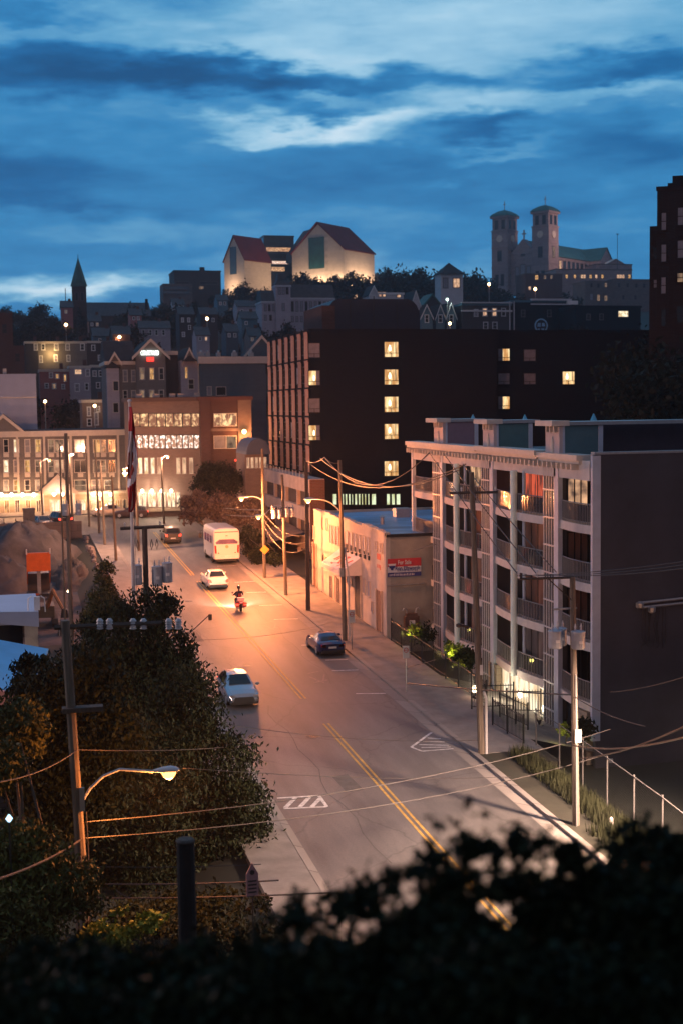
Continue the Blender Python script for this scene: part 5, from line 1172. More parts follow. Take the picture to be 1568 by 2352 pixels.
# ================================================================== foliage
def leafmat(name, c1, c2, rough=.65):
    m, t, b = nt(name); N = t.nodes; L = t.links
    oi = N.new('ShaderNodeNewGeometry'); r = N.new('ShaderNodeValToRGB')
    r.color_ramp.elements[0].color = (*c1, 1); r.color_ramp.elements[1].color = (*c2, 1)
    L.new(oi.outputs['Random Per Island'], r.inputs[0]); L.new(r.outputs[0], b.inputs['Base Color'])
    b.inputs['Roughness'].default_value = rough; b.inputs['Specular IOR Level'].default_value = .1
    return m
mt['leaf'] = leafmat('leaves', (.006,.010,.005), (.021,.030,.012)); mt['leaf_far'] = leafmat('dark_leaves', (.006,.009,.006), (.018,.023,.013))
mt['leaf_olive'] = leafmat('olive_leaves', (.03,.036,.012), (.085,.09,.03)); mt['leaf_lit'] = leafmat('lamplit_tint_leaves', (.10,.15,.02), (.28,.32,.06)); mt['leaf_red'] = leafmat('reddish_twigs', (.10,.065,.048), (.24,.155,.115))  # leaf_lit: lamp glow put into a brighter leaf colour
def leaves(m_, blobs, n, size, rg, elong=1.6, droop=.0, shell=.55, up=0.0):
    tot = sum(b[3]*b[4]*b[5] for b in blobs); 
    for bx, by, bz, rx, ry, rz_ in blobs:
        k = max(6, int(n*(rx*ry*rz_)/tot)) if tot > 0 else n
        # clumps inside every blob leave gaps between them
        ncl = max(4, int(k/(14 if k < 1400 else 45))); cl = []
        for i in range(ncl):
            d = Vector((rg.gauss(0,1), rg.gauss(0,1), rg.gauss(0,1))).normalized(); q = shell+(1-shell)*rg.random()
            cl.append((bx+d.x*rx*q, by+d.y*ry*q, bz+d.z*rz_*q))
        cr_ = .33*(rx*ry*rz_)**(1/3)
        for i in range(k):
            c = cl[rg.randrange(ncl)]
            p = Vector((c[0]+rg.gauss(0,cr_*.55), c[1]+rg.gauss(0,cr_*.55), c[2]+rg.gauss(0,cr_*.5)))
            u = Vector((rg.gauss(0,1), rg.gauss(0,1), rg.gauss(0,1)-droop)).normalized(); v = u.cross(Vector((rg.gauss(0,1), rg.gauss(0,1), rg.gauss(0,1)))).normalized()
            s = size*rg.uniform(.6,1.35)
            a = u*s*elong*.5; b_ = v*s*.38
            m_.face([p-a, p+b_*1.0-a*.1, p+a, p-b_-a*.1])
    return m_
def limbs(m_, base, tips, r0, rg, n=7):
    for t_ in tips:
        b = Vector(base); e_ = Vector(t_); mid = b.lerp(e_, .45)+Vector((rg.uniform(-.1,.1), rg.uniform(-.1,.1), .12))*(e_-b).length
        m_.tube([b, b.lerp(mid,.5), mid, mid.lerp(e_,.6), e_], [r0*.6, r0*.5, r0*.38, r0*.22, r0*.08], n)
    return m_
def tree_world(name, label, cat, base, blobs, n, size, mat, trunk_r=.2, seed=1, group=None, droop=.3, shell=.5, elong=1.6, sparse=()):
    rg = random.Random(seed); b = Vector(base)
    th_ = thing(name, label, cat, b, 0, group)
    lb = [(x-b.x, y-b.y, z-b.z, rx, ry, rz_) for x, y, z, rx, ry, rz_ in blobs]
    top = max(lb, key=lambda q: q[2])
    m_ = MB(); m_.tube([(0,0,-.3), (.05,0,top[2]*.25), (-.05,.05,top[2]*.5), (top[0]*.6,top[1]*.6,top[2]*.9)], [trunk_r*1.3, trunk_r, trunk_r*.75, trunk_r*.2], 8)
    for q in lb: limbs(m_, (0,0,max(.2, min(q[2], top[2])*.45)), [(q[0]+rg.uniform(-.4,.4)*q[3], q[1], q[2]+.3*q[5]), (q[0]+rg.uniform(-.6,.6)*q[3], q[1]+rg.uniform(-.5,.5)*q[4], q[2])], trunk_r*.8, rg, 5)
    m_.build('trunk', mt['bark'], th_)
    m_ = leaves(MB(), lb, n, size, rg, elong, droop, shell)
    for x, y, z, rx, ry, rz_, k in sparse: leaves(m_, [(x-b.x, y-b.y, z-b.z, rx, ry, rz_)], k, size, rg, elong, droop, .1)
    m_.build('crown', mat, th_)
    return th_
def pb(px, py, Y, rpx, rpy=None, ry=None):
    p = P(px, py, Y); k = Y/3000.0; rpy = rpy or rpx
    return (p.x, p.y, p.z, rpx*k, (ry or (rpx+rpy)/2*k), rpy*k)

# --- far dark trees on the hill: three kinds, copied
protos = []
for i in range(4):
    rg = random.Random(40+i)
    t_ = thing('hillside_tree', 'dark leafy tree among many on the hillside below the ridge', 'tree', (0,0,0), 0, 'dark trees massed over the hillside')
    bl = [(0,0,.62,.30,.30,.34)]+[(rg.uniform(-.26,.26), rg.uniform(-.26,.26), rg.uniform(.38,.80), .2, .2, .18) for _ in range(6)]
    if i == 3: bl = [(0,0,.2+.13*k_, .30-.045*k_, .30-.045*k_, .12) for k_ in range(6)]
    m_ = MB().tube([(0,0,-.15),(0,0,.3),(.01,0,.7)], [.035,.025,.008], 6)
    limbs(m_, (0,0,.25), [(b[0],b[1],b[2]) for b in bl], .02, rg, 4).build('trunk', mt['bark'], t_)
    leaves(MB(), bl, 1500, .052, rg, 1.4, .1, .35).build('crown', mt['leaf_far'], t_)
    protos.append(t_)
KEEP = [(505,860,515,640,590),(1125,1500,440,672,600),(368,510,615,668,540),(165,204,560,705,440),(600,770,640,728,395),(1008,1064,600,668,465),(846,930,655,688,325),(940,1050,665,748,290),
 (1060,1325,688,760,290),(1340,1495,640,692,550),(58,272,782,842,300),(92,248,838,905,258),(318,395,750,778,375),(410,450,715,792,345),(555,595,730,750,365),(455,505,718,742,395),(140,172,700,722,415),(545,605,700,728,425),(240,615,755,990,200),(1410,1460,706,736,285),(188,250,915,990,216)]
placed = 0; used = [False]*4
rgt = random.Random(5)
bands = [(250,330,6.5),(330,420,8),(420,520,8.5),(520,640,10)]
def put_tree(x, y, h, kind, label=None, group=None):
    global placed
    z = ground(x, y)
    o = protos[kind] if not used[kind] else copy_tree(protos[kind]); used[kind] = True
    o.location = (x, y, z); o.scale = (h*rgt.uniform(.9,1.25), h*rgt.uniform(.9,1.25), h); o.rotation_euler = (0,0,rgt.uniform(0,6.28))
    if label: o['label'] = label; o['group'] = group
    placed += 1; return o
def proj_px(x, y, z):
    d = Vector((x, y, z))-CAM; f = d.dot(FW); return CXP+F*d.dot(RT)/f, CYP-F*d.dot(UP)/f
tries = 0
while placed < 255 and tries < 12000:
    tries += 1
    px = rgt.uniform(-10, 1250); ya, yb_, h0 = bands[rgt.randrange(4)]; Y = rgt.uniform(ya, yb_)
    x = P(px, 800, Y).x; z = ground(x, Y); h = h0*rgt.uniform(.9,1.6)
    x0, y0 = proj_px(x, Y, z); x1, y1 = proj_px(x, Y, z+h); r_ = .4*h*F/Y
    if y1 < 690 and not (540 < x0 < 1140): h *= .6; x1, y1 = proj_px(x, Y, z+h)
    bad = False
    for kx0, kx1, ky0, ky1, kY in KEEP:
        if Y < kY+8 and x0+r_ > kx0 and x0-r_ < kx1 and y1 < ky1 and y0 > ky0: bad = True; break
    if bad: continue
    put_tree(x, Y, h, rgt.randrange(4))
# ridge trees that stand against the sky
for px, top, Y, lab in ((880,625,520,'round dark tree on the skyline right of the museum'),(912,606,520,'tall dark tree on the skyline between museum and cupola'),(945,615,525,'broad dark tree against the sky left of the cupola'),(968,632,515,'low dark tree beside the white cupola'),
  (1002,622,520,'dark tree directly left of the cupola roof'),(1078,618,520,'dark tree against the sky right of the cupola'),(1105,622,530,'dark tree on the ridge before the bell towers'),(1128,648,520,'low dark tree at the foot of the left bell tower'),
  (45,722,470,'low dark tree on the skyline at the far left'),(80,714,470,'rounded dark tree on the skyline left of the mast'),(118,722,465,'small dark tree on the skyline left of the mast'),(345,705,470,'dark tree at the end of the church nave roof'),(365,694,480,'dark tree between the nave and the office block'),(520,665,520,'dark tree under the small museum gable'),(560,672,520,'dark tree below the cream museum wing'),(600,660,520,'dark tree below the glass link'),
  (695,622,545,'floodlit tree under the left of the large museum gable'),(725,640,540,'low floodlit tree under the green glass strip'),(762,632,545,'floodlit tree before the cream gable'),(800,624,545,'broad floodlit tree under the museum side wall'),(828,632,548,'floodlit tree at the right end of the museum'),(1165,668,500,'dark tree below the left bell tower'),(1195,676,500,'dark tree between lit houses under the basilica'),(1300,672,500,'dark tree below the convent'),(1320,690,480,'low dark tree below the convent windows')):
    x = P(px, 660, Y).x; z = ground(x, Y); h = P(px, top, Y).z-z
    if h > 2: put_tree(x, Y, max(4, h*1.03), (px//7) % 3, lab, 'trees along the ridge')
# dark wooded slope at the right behind the apartment
protos2 = []
for i in range(2):
    rg = random.Random(60+i); t_ = thing('woodland_tree', 'dark leafy tree in the wood behind the apartment roof', 'tree', (0,0,0), 0, 'dark trees behind the apartment building')
    bl = [(0,0,.60,.30,.30,.34)]+[(rg.uniform(-.28,.28), rg.uniform(-.28,.28), rg.uniform(.30,.84), .17, .17, .15) for _ in range(10)]
    m_ = MB().tube([(0,0,-.15),(0,0,.3),(.01,0,.7)], [.03,.02,.008], 6); limbs(m_, (0,0,.25), [(b[0],b[1],b[2]) for b in bl], .015, rg, 4).build('trunk', mt['bark'], t_)
    leaves(MB(), bl, 9000, .022, rg, 1.5, .1, .3).build('crown', mt['leaf_far'], t_); protos2.append([t_, False])
for i in range(34):
    px = rgt.uniform(1230, 1600); Y = rgt.uniform(100, 133) if i % 3 else rgt.uniform(170, 230); x = P(px, 850, Y).x; z = ground(x, Y)
    top_py = rgt.uniform(800, 900) if px < 1450 else rgt.uniform(700, 800)
    if i % 3 == 0: top_py = rgt.uniform(740, 790)
    h = P(px, top_py, Y).z-z
    if px-.35*h*F/Y < 1325 and i % 3: continue
    q = protos2[i % 2]; o = copy_tree(q[0]) if q[1] else q[0]; q[1] = True; h = min(h, 22)
    o.location = (x, Y, z); o.scale = (h*.9, h*.9, h); o.rotation_euler = (0,0,rgt.uniform(0,6.28))

# --- near trees at the left
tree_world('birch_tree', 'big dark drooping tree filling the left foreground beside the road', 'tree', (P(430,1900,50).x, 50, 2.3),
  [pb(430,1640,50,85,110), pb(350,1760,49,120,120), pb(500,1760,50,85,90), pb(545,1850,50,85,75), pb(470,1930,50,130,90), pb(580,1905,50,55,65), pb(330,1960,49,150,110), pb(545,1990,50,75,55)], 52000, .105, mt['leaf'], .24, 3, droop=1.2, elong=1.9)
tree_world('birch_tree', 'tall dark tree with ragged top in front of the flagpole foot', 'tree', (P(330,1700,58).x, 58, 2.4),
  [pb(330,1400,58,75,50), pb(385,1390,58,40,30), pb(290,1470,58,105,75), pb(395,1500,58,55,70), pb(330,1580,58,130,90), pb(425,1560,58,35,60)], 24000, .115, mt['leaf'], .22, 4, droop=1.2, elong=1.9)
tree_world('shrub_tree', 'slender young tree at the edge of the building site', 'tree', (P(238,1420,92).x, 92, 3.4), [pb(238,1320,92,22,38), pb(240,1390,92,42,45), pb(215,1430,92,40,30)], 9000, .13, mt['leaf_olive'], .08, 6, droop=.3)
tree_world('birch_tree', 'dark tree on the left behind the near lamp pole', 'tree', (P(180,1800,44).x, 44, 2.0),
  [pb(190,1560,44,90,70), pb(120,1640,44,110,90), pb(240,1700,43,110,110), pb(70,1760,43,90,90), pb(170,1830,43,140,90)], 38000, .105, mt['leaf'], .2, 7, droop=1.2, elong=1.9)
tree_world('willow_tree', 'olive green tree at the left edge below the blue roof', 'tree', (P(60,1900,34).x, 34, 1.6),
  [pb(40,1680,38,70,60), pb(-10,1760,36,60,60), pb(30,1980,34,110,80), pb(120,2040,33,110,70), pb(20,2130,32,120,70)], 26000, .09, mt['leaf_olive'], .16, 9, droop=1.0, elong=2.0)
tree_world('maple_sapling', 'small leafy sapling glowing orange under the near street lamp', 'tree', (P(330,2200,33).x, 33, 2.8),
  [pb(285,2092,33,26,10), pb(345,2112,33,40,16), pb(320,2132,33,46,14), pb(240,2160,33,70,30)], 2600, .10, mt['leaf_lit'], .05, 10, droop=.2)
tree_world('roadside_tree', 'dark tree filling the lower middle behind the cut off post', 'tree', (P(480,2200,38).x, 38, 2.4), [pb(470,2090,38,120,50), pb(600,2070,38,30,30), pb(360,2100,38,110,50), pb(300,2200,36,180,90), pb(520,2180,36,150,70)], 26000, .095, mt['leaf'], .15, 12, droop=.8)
# foreground shrubs just below the camera
for i, (lab, bl, n, seed, spz) in enumerate((
  ('out of focus shrub across the bottom middle of the view', [pb(620,2240,6.48,140,50), pb(780,2235,6.12,130,55), pb(900,2215,6.12,110,65), pb(700,2300,5.40,220,110)], 11000, 21, [pb(680,2120,6.12,120,60)+(260,), pb(830,2080,6.12,110,70)+(300,), pb(900,2020,5.76,60,50)+(50,)]),
  ('out of focus shrub with loose leaf sprays rising before the road', [pb(1000,2220,5.76,110,60), pb(1110,2215,5.76,100,60), pb(1210,2195,5.76,90,60), pb(1010,2180,5.47,170,90), pb(1100,2300,5.04,220,120)], 13000, 22, [pb(960,1990,5.76,70,60)+(80,), pb(1070,1945,5.76,100,60)+(210,), pb(1190,1950,5.76,100,60)+(250,), pb(1090,1850,5.76,30,40)+(9,), pb(1040,2030,5.62,130,55)+(420,), pb(1180,2040,5.62,100,50)+(300,)]),
  ('out of focus dark shrub at the lower right corner', [pb(1330,2085,6.12,110,75), pb(1470,2000,6.48,110,80), pb(1560,2000,6.48,90,100), pb(1350,2120,5.76,190,110), pb(1500,2160,5.40,190,140), pb(1350,2320,5.04,260,120), pb(1560,2330,5.04,140,120)], 15000, 23, [pb(1310,1970,5.76,90,50)+(200,), pb(1450,1920,6.12,90,50)+(160,)]),
  ('out of focus dark shrub at the lower left corner', [pb(150,2280,6.48,180,90), pb(380,2270,6.48,150,80), pb(60,2380,5.76,200,100), pb(330,2390,5.76,250,90), pb(520,2330,5.76,150,90)], 12000, 24, [pb(480,2170,6.12,90,40)+(100,)]))):
    b0 = bl[-1]; gx = b0[0]; gy = b0[1]
    tree_world('shrub', lab, 'shrub', (gx, gy, ground(gx, gy)), bl, n*3, .040, mt['leaf'], .02, seed, 'shrubs at the foot of the view', droop=0.0, shell=.3, elong=1.5, sparse=[q[:6]+(int(q[6]*1.5),) for q in spz])
# hedge and reddish bank at the far right of the road
tree_world('hedge', 'dark green hedge beside the bus at the foot of the parking garage', 'hedge', (22.8, 126, 5.0), [pb(585,1245,128,30,32), pb(600,1275,122,34,24), pb(635,1285,114,22,16), pb(570,1230,134,22,24)], 9000, .14, mt['leaf'], .08, 31, droop=0)
tree_world('street_tree', 'leafy tree before the brick restaurant at the bend of the road', 'tree', (P(500,1140,152).x, 152, 6.0), [pb(500,1095,152,42,32), pb(535,1110,152,32,26), pb(465,1120,152,24,30), pb(480,1085,152,26,20)], 11000, .18, mt['leaf'], .15, 32, droop=.3)
tree_world('twiggy_bank_shrubs', 'reddish brown thicket on the bank behind the bus', 'shrub', (P(500,1180,146).x, 146, 6.0), [pb(450,1155,148,36,26), pb(500,1165,146,52,28), pb(560,1175,142,48,30), pb(440,1185,146,30,16), pb(600,1195,136,30,24)], 9000, .22, mt['leaf_red'], .05, 33, droop=-.6, elong=2.4)
bkz = MB(); rr = []
for i in range(9):
    y_ = 126+i*4.0; xx = 21.9-.02*i
    rr.append([(xx, y_, road_z(y_)), (xx+2.0, y_, road_z(y_)+1.4), (xx+6, y_+.5, road_z(y_)+2.4)])
bkz.grid(rr); struct(bkz.build('grassy_bank', M('bank_earth', (.16,.10,.07), .95, .3, .8, .5), smooth=True))
# grass tufts
def tufts(name, areas, n, hgt, mat, seed):
    rg = random.Random(seed); m_ = MB()
    for i in range(n):
        x0, x1, y0, y1 = areas[rg.randrange(len(areas))]
        x, y = rg.uniform(x0, x1), rg.uniform(y0, y1); z = max(ground(x, y), ground(x, y)); 
        if 21.1 < x < 23.0: z = road_z(y)+.1
        if 23.0 <= x < 23.4: z = road_z(y)+.1
        h = hgt*rg.uniform(.4,1.3); a = rg.uniform(0, 6.28); l_ = rg.uniform(-.3,.3)*h
        dx, dy = math.cos(a)*.025, math.sin(a)*.025
        m_.face([(x-dx, y-dy, z-.02), (x+dx, y+dy, z-.02), (x+l_, y+l_*.5, z+h)])
    return tag(m_.build(name, mat), None, 'grass', kind='stuff')
o = tufts('grass', [(22.3,23.6,44,57.5),(22.8,24.6,40,58),(21.6,23.4,37,47)], 9000, .5, mt['grass'], 51); o['label'] = 'rough grass and weeds growing along the chain link fence'

# ================================================================== poles, lamps and wires
def cobra(par, tip, d, lit, power, col, r_=1.0):
    """street lamp head at the end of an arm; d = horizontal direction of the arm"""
    d = Vector((d[0], d[1], 0)).normalized(); s = Vector((-d.y, d.x, 0)); tip = Vector(tip)
    m_ = MB(); rows = []
    for u, hw_, hh in ((0,.05,.05),(.12,.09,.08),(.3,.16,.11),(.5,.19,.12),(.66,.15,.08),(.74,.04,.02)):
        c = tip+d*u*r_; rows.append([c+s*hw_*r_*math.cos(t_)+Vector((0,0,hh*r_*max(-.25, math.sin(t_)))) for t_ in [2*math.pi*k/12 for k in range(13)]])
    m_.grid(rows).build('lamp_head', mt['alu'], par, smooth=True)
    c = tip+d*.44*r_
    l_ = MB().lathe((c.x, c.y, c.z-.03*r_), [(.20*r_,.02),(.20*r_,-.07*r_),(.14*r_,-.17*r_),(.02,-.21*r_)], 12)
    o_ = l_.build('lamp_lens', bowl_o if lit is bulb_o else lit, par)
    if lit is bulb_o: MB().lathe((c.x, c.y, c.z-.03*r_), [(.12*r_,-.10*r_),(.135*r_,-.155*r_),(.10*r_,-.20*r_),(.02,-.235*r_)], 10).build('lamp_bulb', lit, o_)
    if power:
        w_ = par.location; lamp_light((w_.x+c.x, w_.y+c.y, w_.z+c.z-.34*r_), power, col, 'POINT', .12)
bowl_o = glow('orange_lamp_bowl', (1,.42,.09), 5); bulb_o = glow('sodium_lens', (1,.62,.28), 22); bulb_w = glow('warm_white_lens', (1,.78,.52), 20)
def arc(a, b, rise, n=8):
    a, b = Vector(a), Vector(b); out = []
    for i in range(n+1):
        t_ = i/n; out.append(a.lerp(b, t_)+Vector((0,0,rise*math.sin(math.pi*t_*.5)*(1-t_)*2)))
    return out
def pole(label, x, y, ztop, lean=(0,0), r0=.16, r1=.11, mat='wood_pole', name='utility_pole', zb=None, group='utility poles'):
    zb = road_z(y)+.1 if zb is None else zb
    th_ = thing(name, label, 'pole', (x, y, zb), 0, group); H_ = ztop-zb
    MB().tube([(0,0,-.4), (lean[0]*.5, lean[1]*.5, H_*.5), (lean[0], lean[1], H_)], [r0, (r0+r1)/2, r1], 10).build('shaft', mt[mat], th_)
    return th_, H_
def crossarm(par, c, half, mat='dark_wood', ins=((-.9),(-.45),(.45),(.9)), d=(1,0), thick=.06):
    m_ = MB(); d = Vector((d[0], d[1], 0)).normalized(); c = Vector(c)
    o = m_.tube([c-d*half, c+d*half], thick, 4).build('crossarm', mt[mat], par)
    for k in ins:
        q = c+d*half*k; MB().lathe((q.x,q.y,q.z+thick), [(.02,0),(.05,.04),(.03,.09),(.055,.13),(.03,.2)], 7).build('insulator', mt['alu'], o)
    return o
def transformer(par, x, y, z, r_=.24, h=.75):
    o = MB().lathe((x,y,z), [(r_*.9,0),(r_,.04),(r_,h-.08),(r_*1.06,h-.07),(r_*1.06,h-.02),(r_*.8,h)], 14).build('transformer', M('transformer_grey', (.34,.37,.42), .5, .12, 3) if 'transformer_grey' not in bpy.data.materials else bpy.data.materials['transformer_grey'], par)
    for s in (-1, 1): MB().lathe((x+s*r_*.45,y,z+h), [(.03,0),(.05,.05),(.03,.1),(.05,.15),(.015,.3)], 7).build('bushing', mt['alu'], o)
    MB().box(x-.08, x+.08, y-r_-.01, y-r_+.03, z+h*.35, z+h*.5).build('plate', mt['white'], o)
    return o
def PL(px, py, Y, base): p = P(px, py, Y); return Vector((p.x-base.location.x, p.y-base.location.y, p.z-base.location.z))

# near lamp pole at the left
x1b, x1t = P(200,2200,36).x, P(150,1425,36).x
NP_, H_ = pole('leaning weathered pole with a lit street lamp arm in the left foreground', P(215,2350,36).x, 36, P(150,1425,36).z, (x1t-P(215,2350,36).x, 0), .17, .125, 'wood_pole', zb=2.0)
a = PL(193,1835,36,NP_); b = PL(352,1772,36,NP_); b.y -= .0
MB().tube([a, a+Vector((.18,0,.28)), a+Vector((.55,0,.60)), a+Vector((1.0,0,.75)), b], .04, 8).build('lamp_arm', mt['alu'], NP_)
cobra(NP_, b, (1,0), bulb_o, 1900, (1,.27,.05), 1.0)
MB().box(a.x-.12, a.x+.02, -.16, -.08, a.z-.3, a.z+.35).build('arm_bracket', mt['galv'], NP_)
c = PL(250,1436,36,NP_); crossarm(NP_, (c.x, 0, c.z), 1.45, 'dark_wood', (), (1,-.06), .07)
co = [o for o in NP_.children if o.name.startswith('crossarm')][-1]
for px in (230,252,306,330,388,410):
    q = PL(px, 1432, 36, NP_); MB().lathe((q.x, -.02, q.z-.16), [(.06,0),(.1,.02),(.07,.06),(.1,.09),(.07,.13),(.1,.16),(.07,.2),(.1,.23),(.05,.3)], 8).build('insulator', mt['alu'], co)
c = PL(190,1628,36,NP_); MB().box(c.x-.55, c.x+.55, -.25, .1, c.z-.05, c.z+.08).build('bracket', mt['dark_wood'], NP_)
MB().tube([PL(196,1860,36,NP_)+Vector((.02,-.16,0)), PL(203,1960,36,NP_)+Vector((0,-.17,0)), PL(210,2250,36,NP_)+Vector((0,-.17,0))], .02, 5).build('ground_cable', mt['wire'], NP_)
# pole standing behind it
BP_, H_ = pole('tall thin pole rising behind the near lamp pole past the hotel wing', P(165,1480,92).x, 92, P(152,995,92).z, (P(152,995,92).x-P(165,1480,92).x, 0), .17, .12, 'wood_pole', zb=2.4)
c = PL(166,1170,92,BP_)
for s in (-.45,.45): transformer(BP_, c.x+s, -.25, c.z-.4, .22, .8)
BP2, H_ = pole('slim second pole just left of the tall one behind the near lamp pole', P(152,1480,94).x, 94, P(148,1020,94).z, (0,0), .08, .06, 'wood_pole', zb=2.4)
# cut off post
SP_ = thing('cut_off_post', 'thick dark post cut off at the top standing in the shrubs', 'post', (P(433,2200,22).x, 22, ground(2.7,22)), 0)
hh = P(433,1932,22).z-SP_.location.z
MB().tube([(0,0,-.3),(0,0,hh)], [.165,.155], 14).build('shaft', M('charred_post', (.02,.018,.017), .9, .3, 3, .4), SP_); MB().lathe((0,0,hh), [(.165,0),(.165,.02),(.13,.05)], 14).build('cap', mt['dark_wood'], SP_)
# flagpole with hanging flag
FP = thing('flagpole', 'tall white flagpole carrying a limp red and white flag', 'flagpole', (P(306,1400,60).x, 60, 2.6)); l = FP.location
tp = PL(298,925,60,FP)
MB().tube([(0,0,0),(tp.x*.5,0,tp.z*.5),(tp.x,0,tp.z)], [.12,.09,.05], 12).lathe((tp.x,0,tp.z), [(.05,0),(.09,.05),(.09,.12),(.02,.16)], 8).build('shaft', mt['alu'], FP)
MB().tube([(tp.x+.09,-.05,tp.z-.2),(tp.x*.3+.16,-.05,tp.z*.35)], .008, 4).build('halyard', mt['wire'], FP)
FL = thing('flag', 'limp red and white flag with a red maple leaf hanging on the pole', 'flag', P(300,940,60)); l = FL.location
def cf(x, y): return 277.7+x*.1111, 931.0+y*.1111     # readings on the enlarged flag (340,1140 full px)
outl = [(30,150,235),(250,165,265),(500,160,295),(700,150,308),(880,140,325),(1000,138,345),(1180,140,352),(1350,142,348),(1480,142,335),(1600,145,320),(1700,145,305),(1950,148,312),(2100,150,300),(2200,152,225)]
rows = []; cols_n = 14
def flag_pt(k, u):
    yy, xl_, xr_ = k; px, py = cf(xl_*1.0+(xr_-xl_)*u*1.0, yy); p = P(px, py, 60); ph = yy*.004
    return Vector((p.x-l.x, -.12+.16*math.sin(u*7+ph*1.3)+.10*math.sin(u*15+ph*2.1), p.z-l.z))
def interp(yy):
    for k0, k1 in zip(outl, outl[1:]):
        if yy <= k1[0]: t_ = (yy-k0[0])/(k1[0]-k0[0]); return (yy, k0[1]+(k1[1]-k0[1])*t_, k0[2]+(k1[2]-k0[2])*t_)
    return outl[-1]
m_ = MB(); n_r = 60
for i in range(n_r+1): rows.append([flag_pt(interp(30+(2170)*i/n_r), j/cols_n) for j in range(cols_n+1)])
m_.grid(rows)
k_ = 0
for i in range(n_r):
    for j in range(cols_n):
        yy = 30+2170*(i+.5)/n_r; u = (j+.5)/cols_n; k = interp(yy); x_ = k[1]+(k[2]-k[1])*u
        red_ = yy < 520+(0 if x_ < 240 else (x_-240)*5.5) or yy > 1690-(x_-150)*.75
        leaf_ = ((x_-205)/58)**2+((yy-1080)/150)**2 < 1 or (((x_-195)/75)**2+((yy-1330)/130)**2 < 1 and x_ < 275) or (abs(x_-185) < 22 and 1400 < yy < 1500)
        m_.m[k_] = 0 if red_ else (2 if leaf_ else 1); k_ += 1
m_.build('cloth', [M('flag_red', (.38,.02,.03), .8, .15, 4), M('flag_white', (.6,.6,.66), .8, .08, 3), M('flag_leaf_red', (.22,.03,.02), .8, .15, 4)], FL, smooth=True)
# transformer pole beside the flagpole
TP, H_ = pole('short pole with a crossarm and blue grey transformer cans beside the flagpole', P(338,1420,62).x, 62, P(335,1212,62).z, (0,0), .15, .13, 'dark_wood', zb=2.6)
c = PL(318,1212,62,TP); crossarm(TP, (c.x+.2,0,c.z), 1.05, 'dark_wood', (-.8,.8), (1,.1), .08)
for dx, dz in ((-.45,-2.65),(.5,-2.75),(.98,-2.6)): transformer(TP, dx, -.35, H_+dz, .25, .95)
for dx in (-.35,.3,.55):
    MB().tube([(dx,-.1,H_-.55),(dx-.06,-.15,H_-.8),(dx,-.15,H_-1.05),(dx+.06,-.12,H_-.8),(dx,-.1,H_-.55)], .02, 5).build('cable_loop', mt['wire'], TP)
# right hand row of poles
P2, H2 = pole('dark utility pole in front of the middle of the apartment building', *G(1105,1735).xy, P(1085,1085,57.9).z, (P(1085,1085,57.9).x-G(1105,1735).x, 0), .17, .12)
c = PL(1090,1132,57.9,P2); crossarm(P2, (c.x,0,c.z), 1.15, 'dark_wood', (-.9,-.5,.5,.9), (1,-.2), .06)
c = PL(1075,1437,57.9,P2); MB().tube([(c.x+.1,0,c.z-.1),(c.x-.4,-.1,c.z+.02)], .06, 6).lathe((c.x-.45,-.1,c.z-.08), [(.05,0),(.14,.05),(.14,.16),(.04,.2)], 8).build('signal_box', mt['dark_wood'], P2)
MB().tube([(.2,-.1,-.1),(.2,-.1,PL(1115,1605,57.9,P2).z),(.1,-.05,PL(1115,1590,57.9,P2).z)], .075, 8).build('conduit', mt['alu'], P2)
MB().box(-.12, .02, -.2, -.15, PL(0,1625,57.9,P2).z, PL(0,1600,57.9,P2).z).build('notice', mt['white'], P2)
P3, H3 = pole('weathered pole with transformer cans and a long crossarm nearest the fence', *G(1322,1900).xy, P(1313,1325,47.8).z, (P(1313,1325,47.8).x-G(1322,1900).x, 0), .15, .11)
c0, c1 = PL(1190,1330,47.8,P3), PL(1318,1326,47.8,P3)
o = MB().tube([(c0.x,0,c0.z),(c1.x,0,c1.z)], .05, 4).build('crossarm', mt['dark_wood'], P3)
for u in (0,.33,.7): q = Vector((c0.x+(c1.x-c0.x)*u,0,c0.z)); MB().lathe((q.x,q.y,q.z+.03), [(.03,0),(.06,.05),(.03,.1),(.06,.16),(.02,.3)], 7).build('insulator', mt['alu'], o)
MB().tube([(c1.x-1.1,0,c1.z-.03),(c1.x-.1,-.05,c1.z-.95)], .025, 5).build('arm_brace', mt['dark_wood'], P3)
for px, dy in ((1270,-.15),(1295,.45),(1319,-.3)): q = PL(px,1487,47.8,P3); transformer(P3, q.x, dy, q.z, .27, .72)
MB().box(c1.x-.9, c1.x+.1, -.03, .03, PL(0,1470,47.8,P3).z-.03, PL(0,1470,47.8,P3).z+.04).build('mounting_bracket', mt['galv'], P3)
MB().box(-.14, .14, -.2, -.15, PL(0,1812,47.8,P3).z, PL(0,1778,47.8,P3).z).build('warning_sign', mt['stucco_tan'], P3)
MB().tube([(-.05,-.15,-.1),(-.09,-.14,6.2)], .03, 6).build('conduit', mt['galv'], P3)
P4, H4 = pole('utility pole with a curved lamp arm before the warehouse awning', *G(792,1475).xy, P(780,1057,85.2).z, (P(780,1057,85.2).x-G(792,1475).x, 0), .17, .12)
MB().tube([(.28,-.1,-.1),(.28,-.1,PL(0,1360,85.2,P4).z),(.08,0,PL(0,1290,85.2,P4).z)], .06, 8).build('conduit', mt['alu'], P4)
a = PL(779,1172,85.2,P4); b = PL(722,1146,84.6,P4)
MB().tube(arc(a, b, .35), .04, 8).build('lamp_arm', mt['alu'], P4); cobra(P4, b, (-1,-.1), bulb_o, 2100, SOD, 1.0)
MB().box(-.3, -.05, -.2, .1, PL(0,1350,85.2,P4).z-.3, PL(0,1350,85.2,P4).z+.3).build('meter_box', mt['galv'], P4)
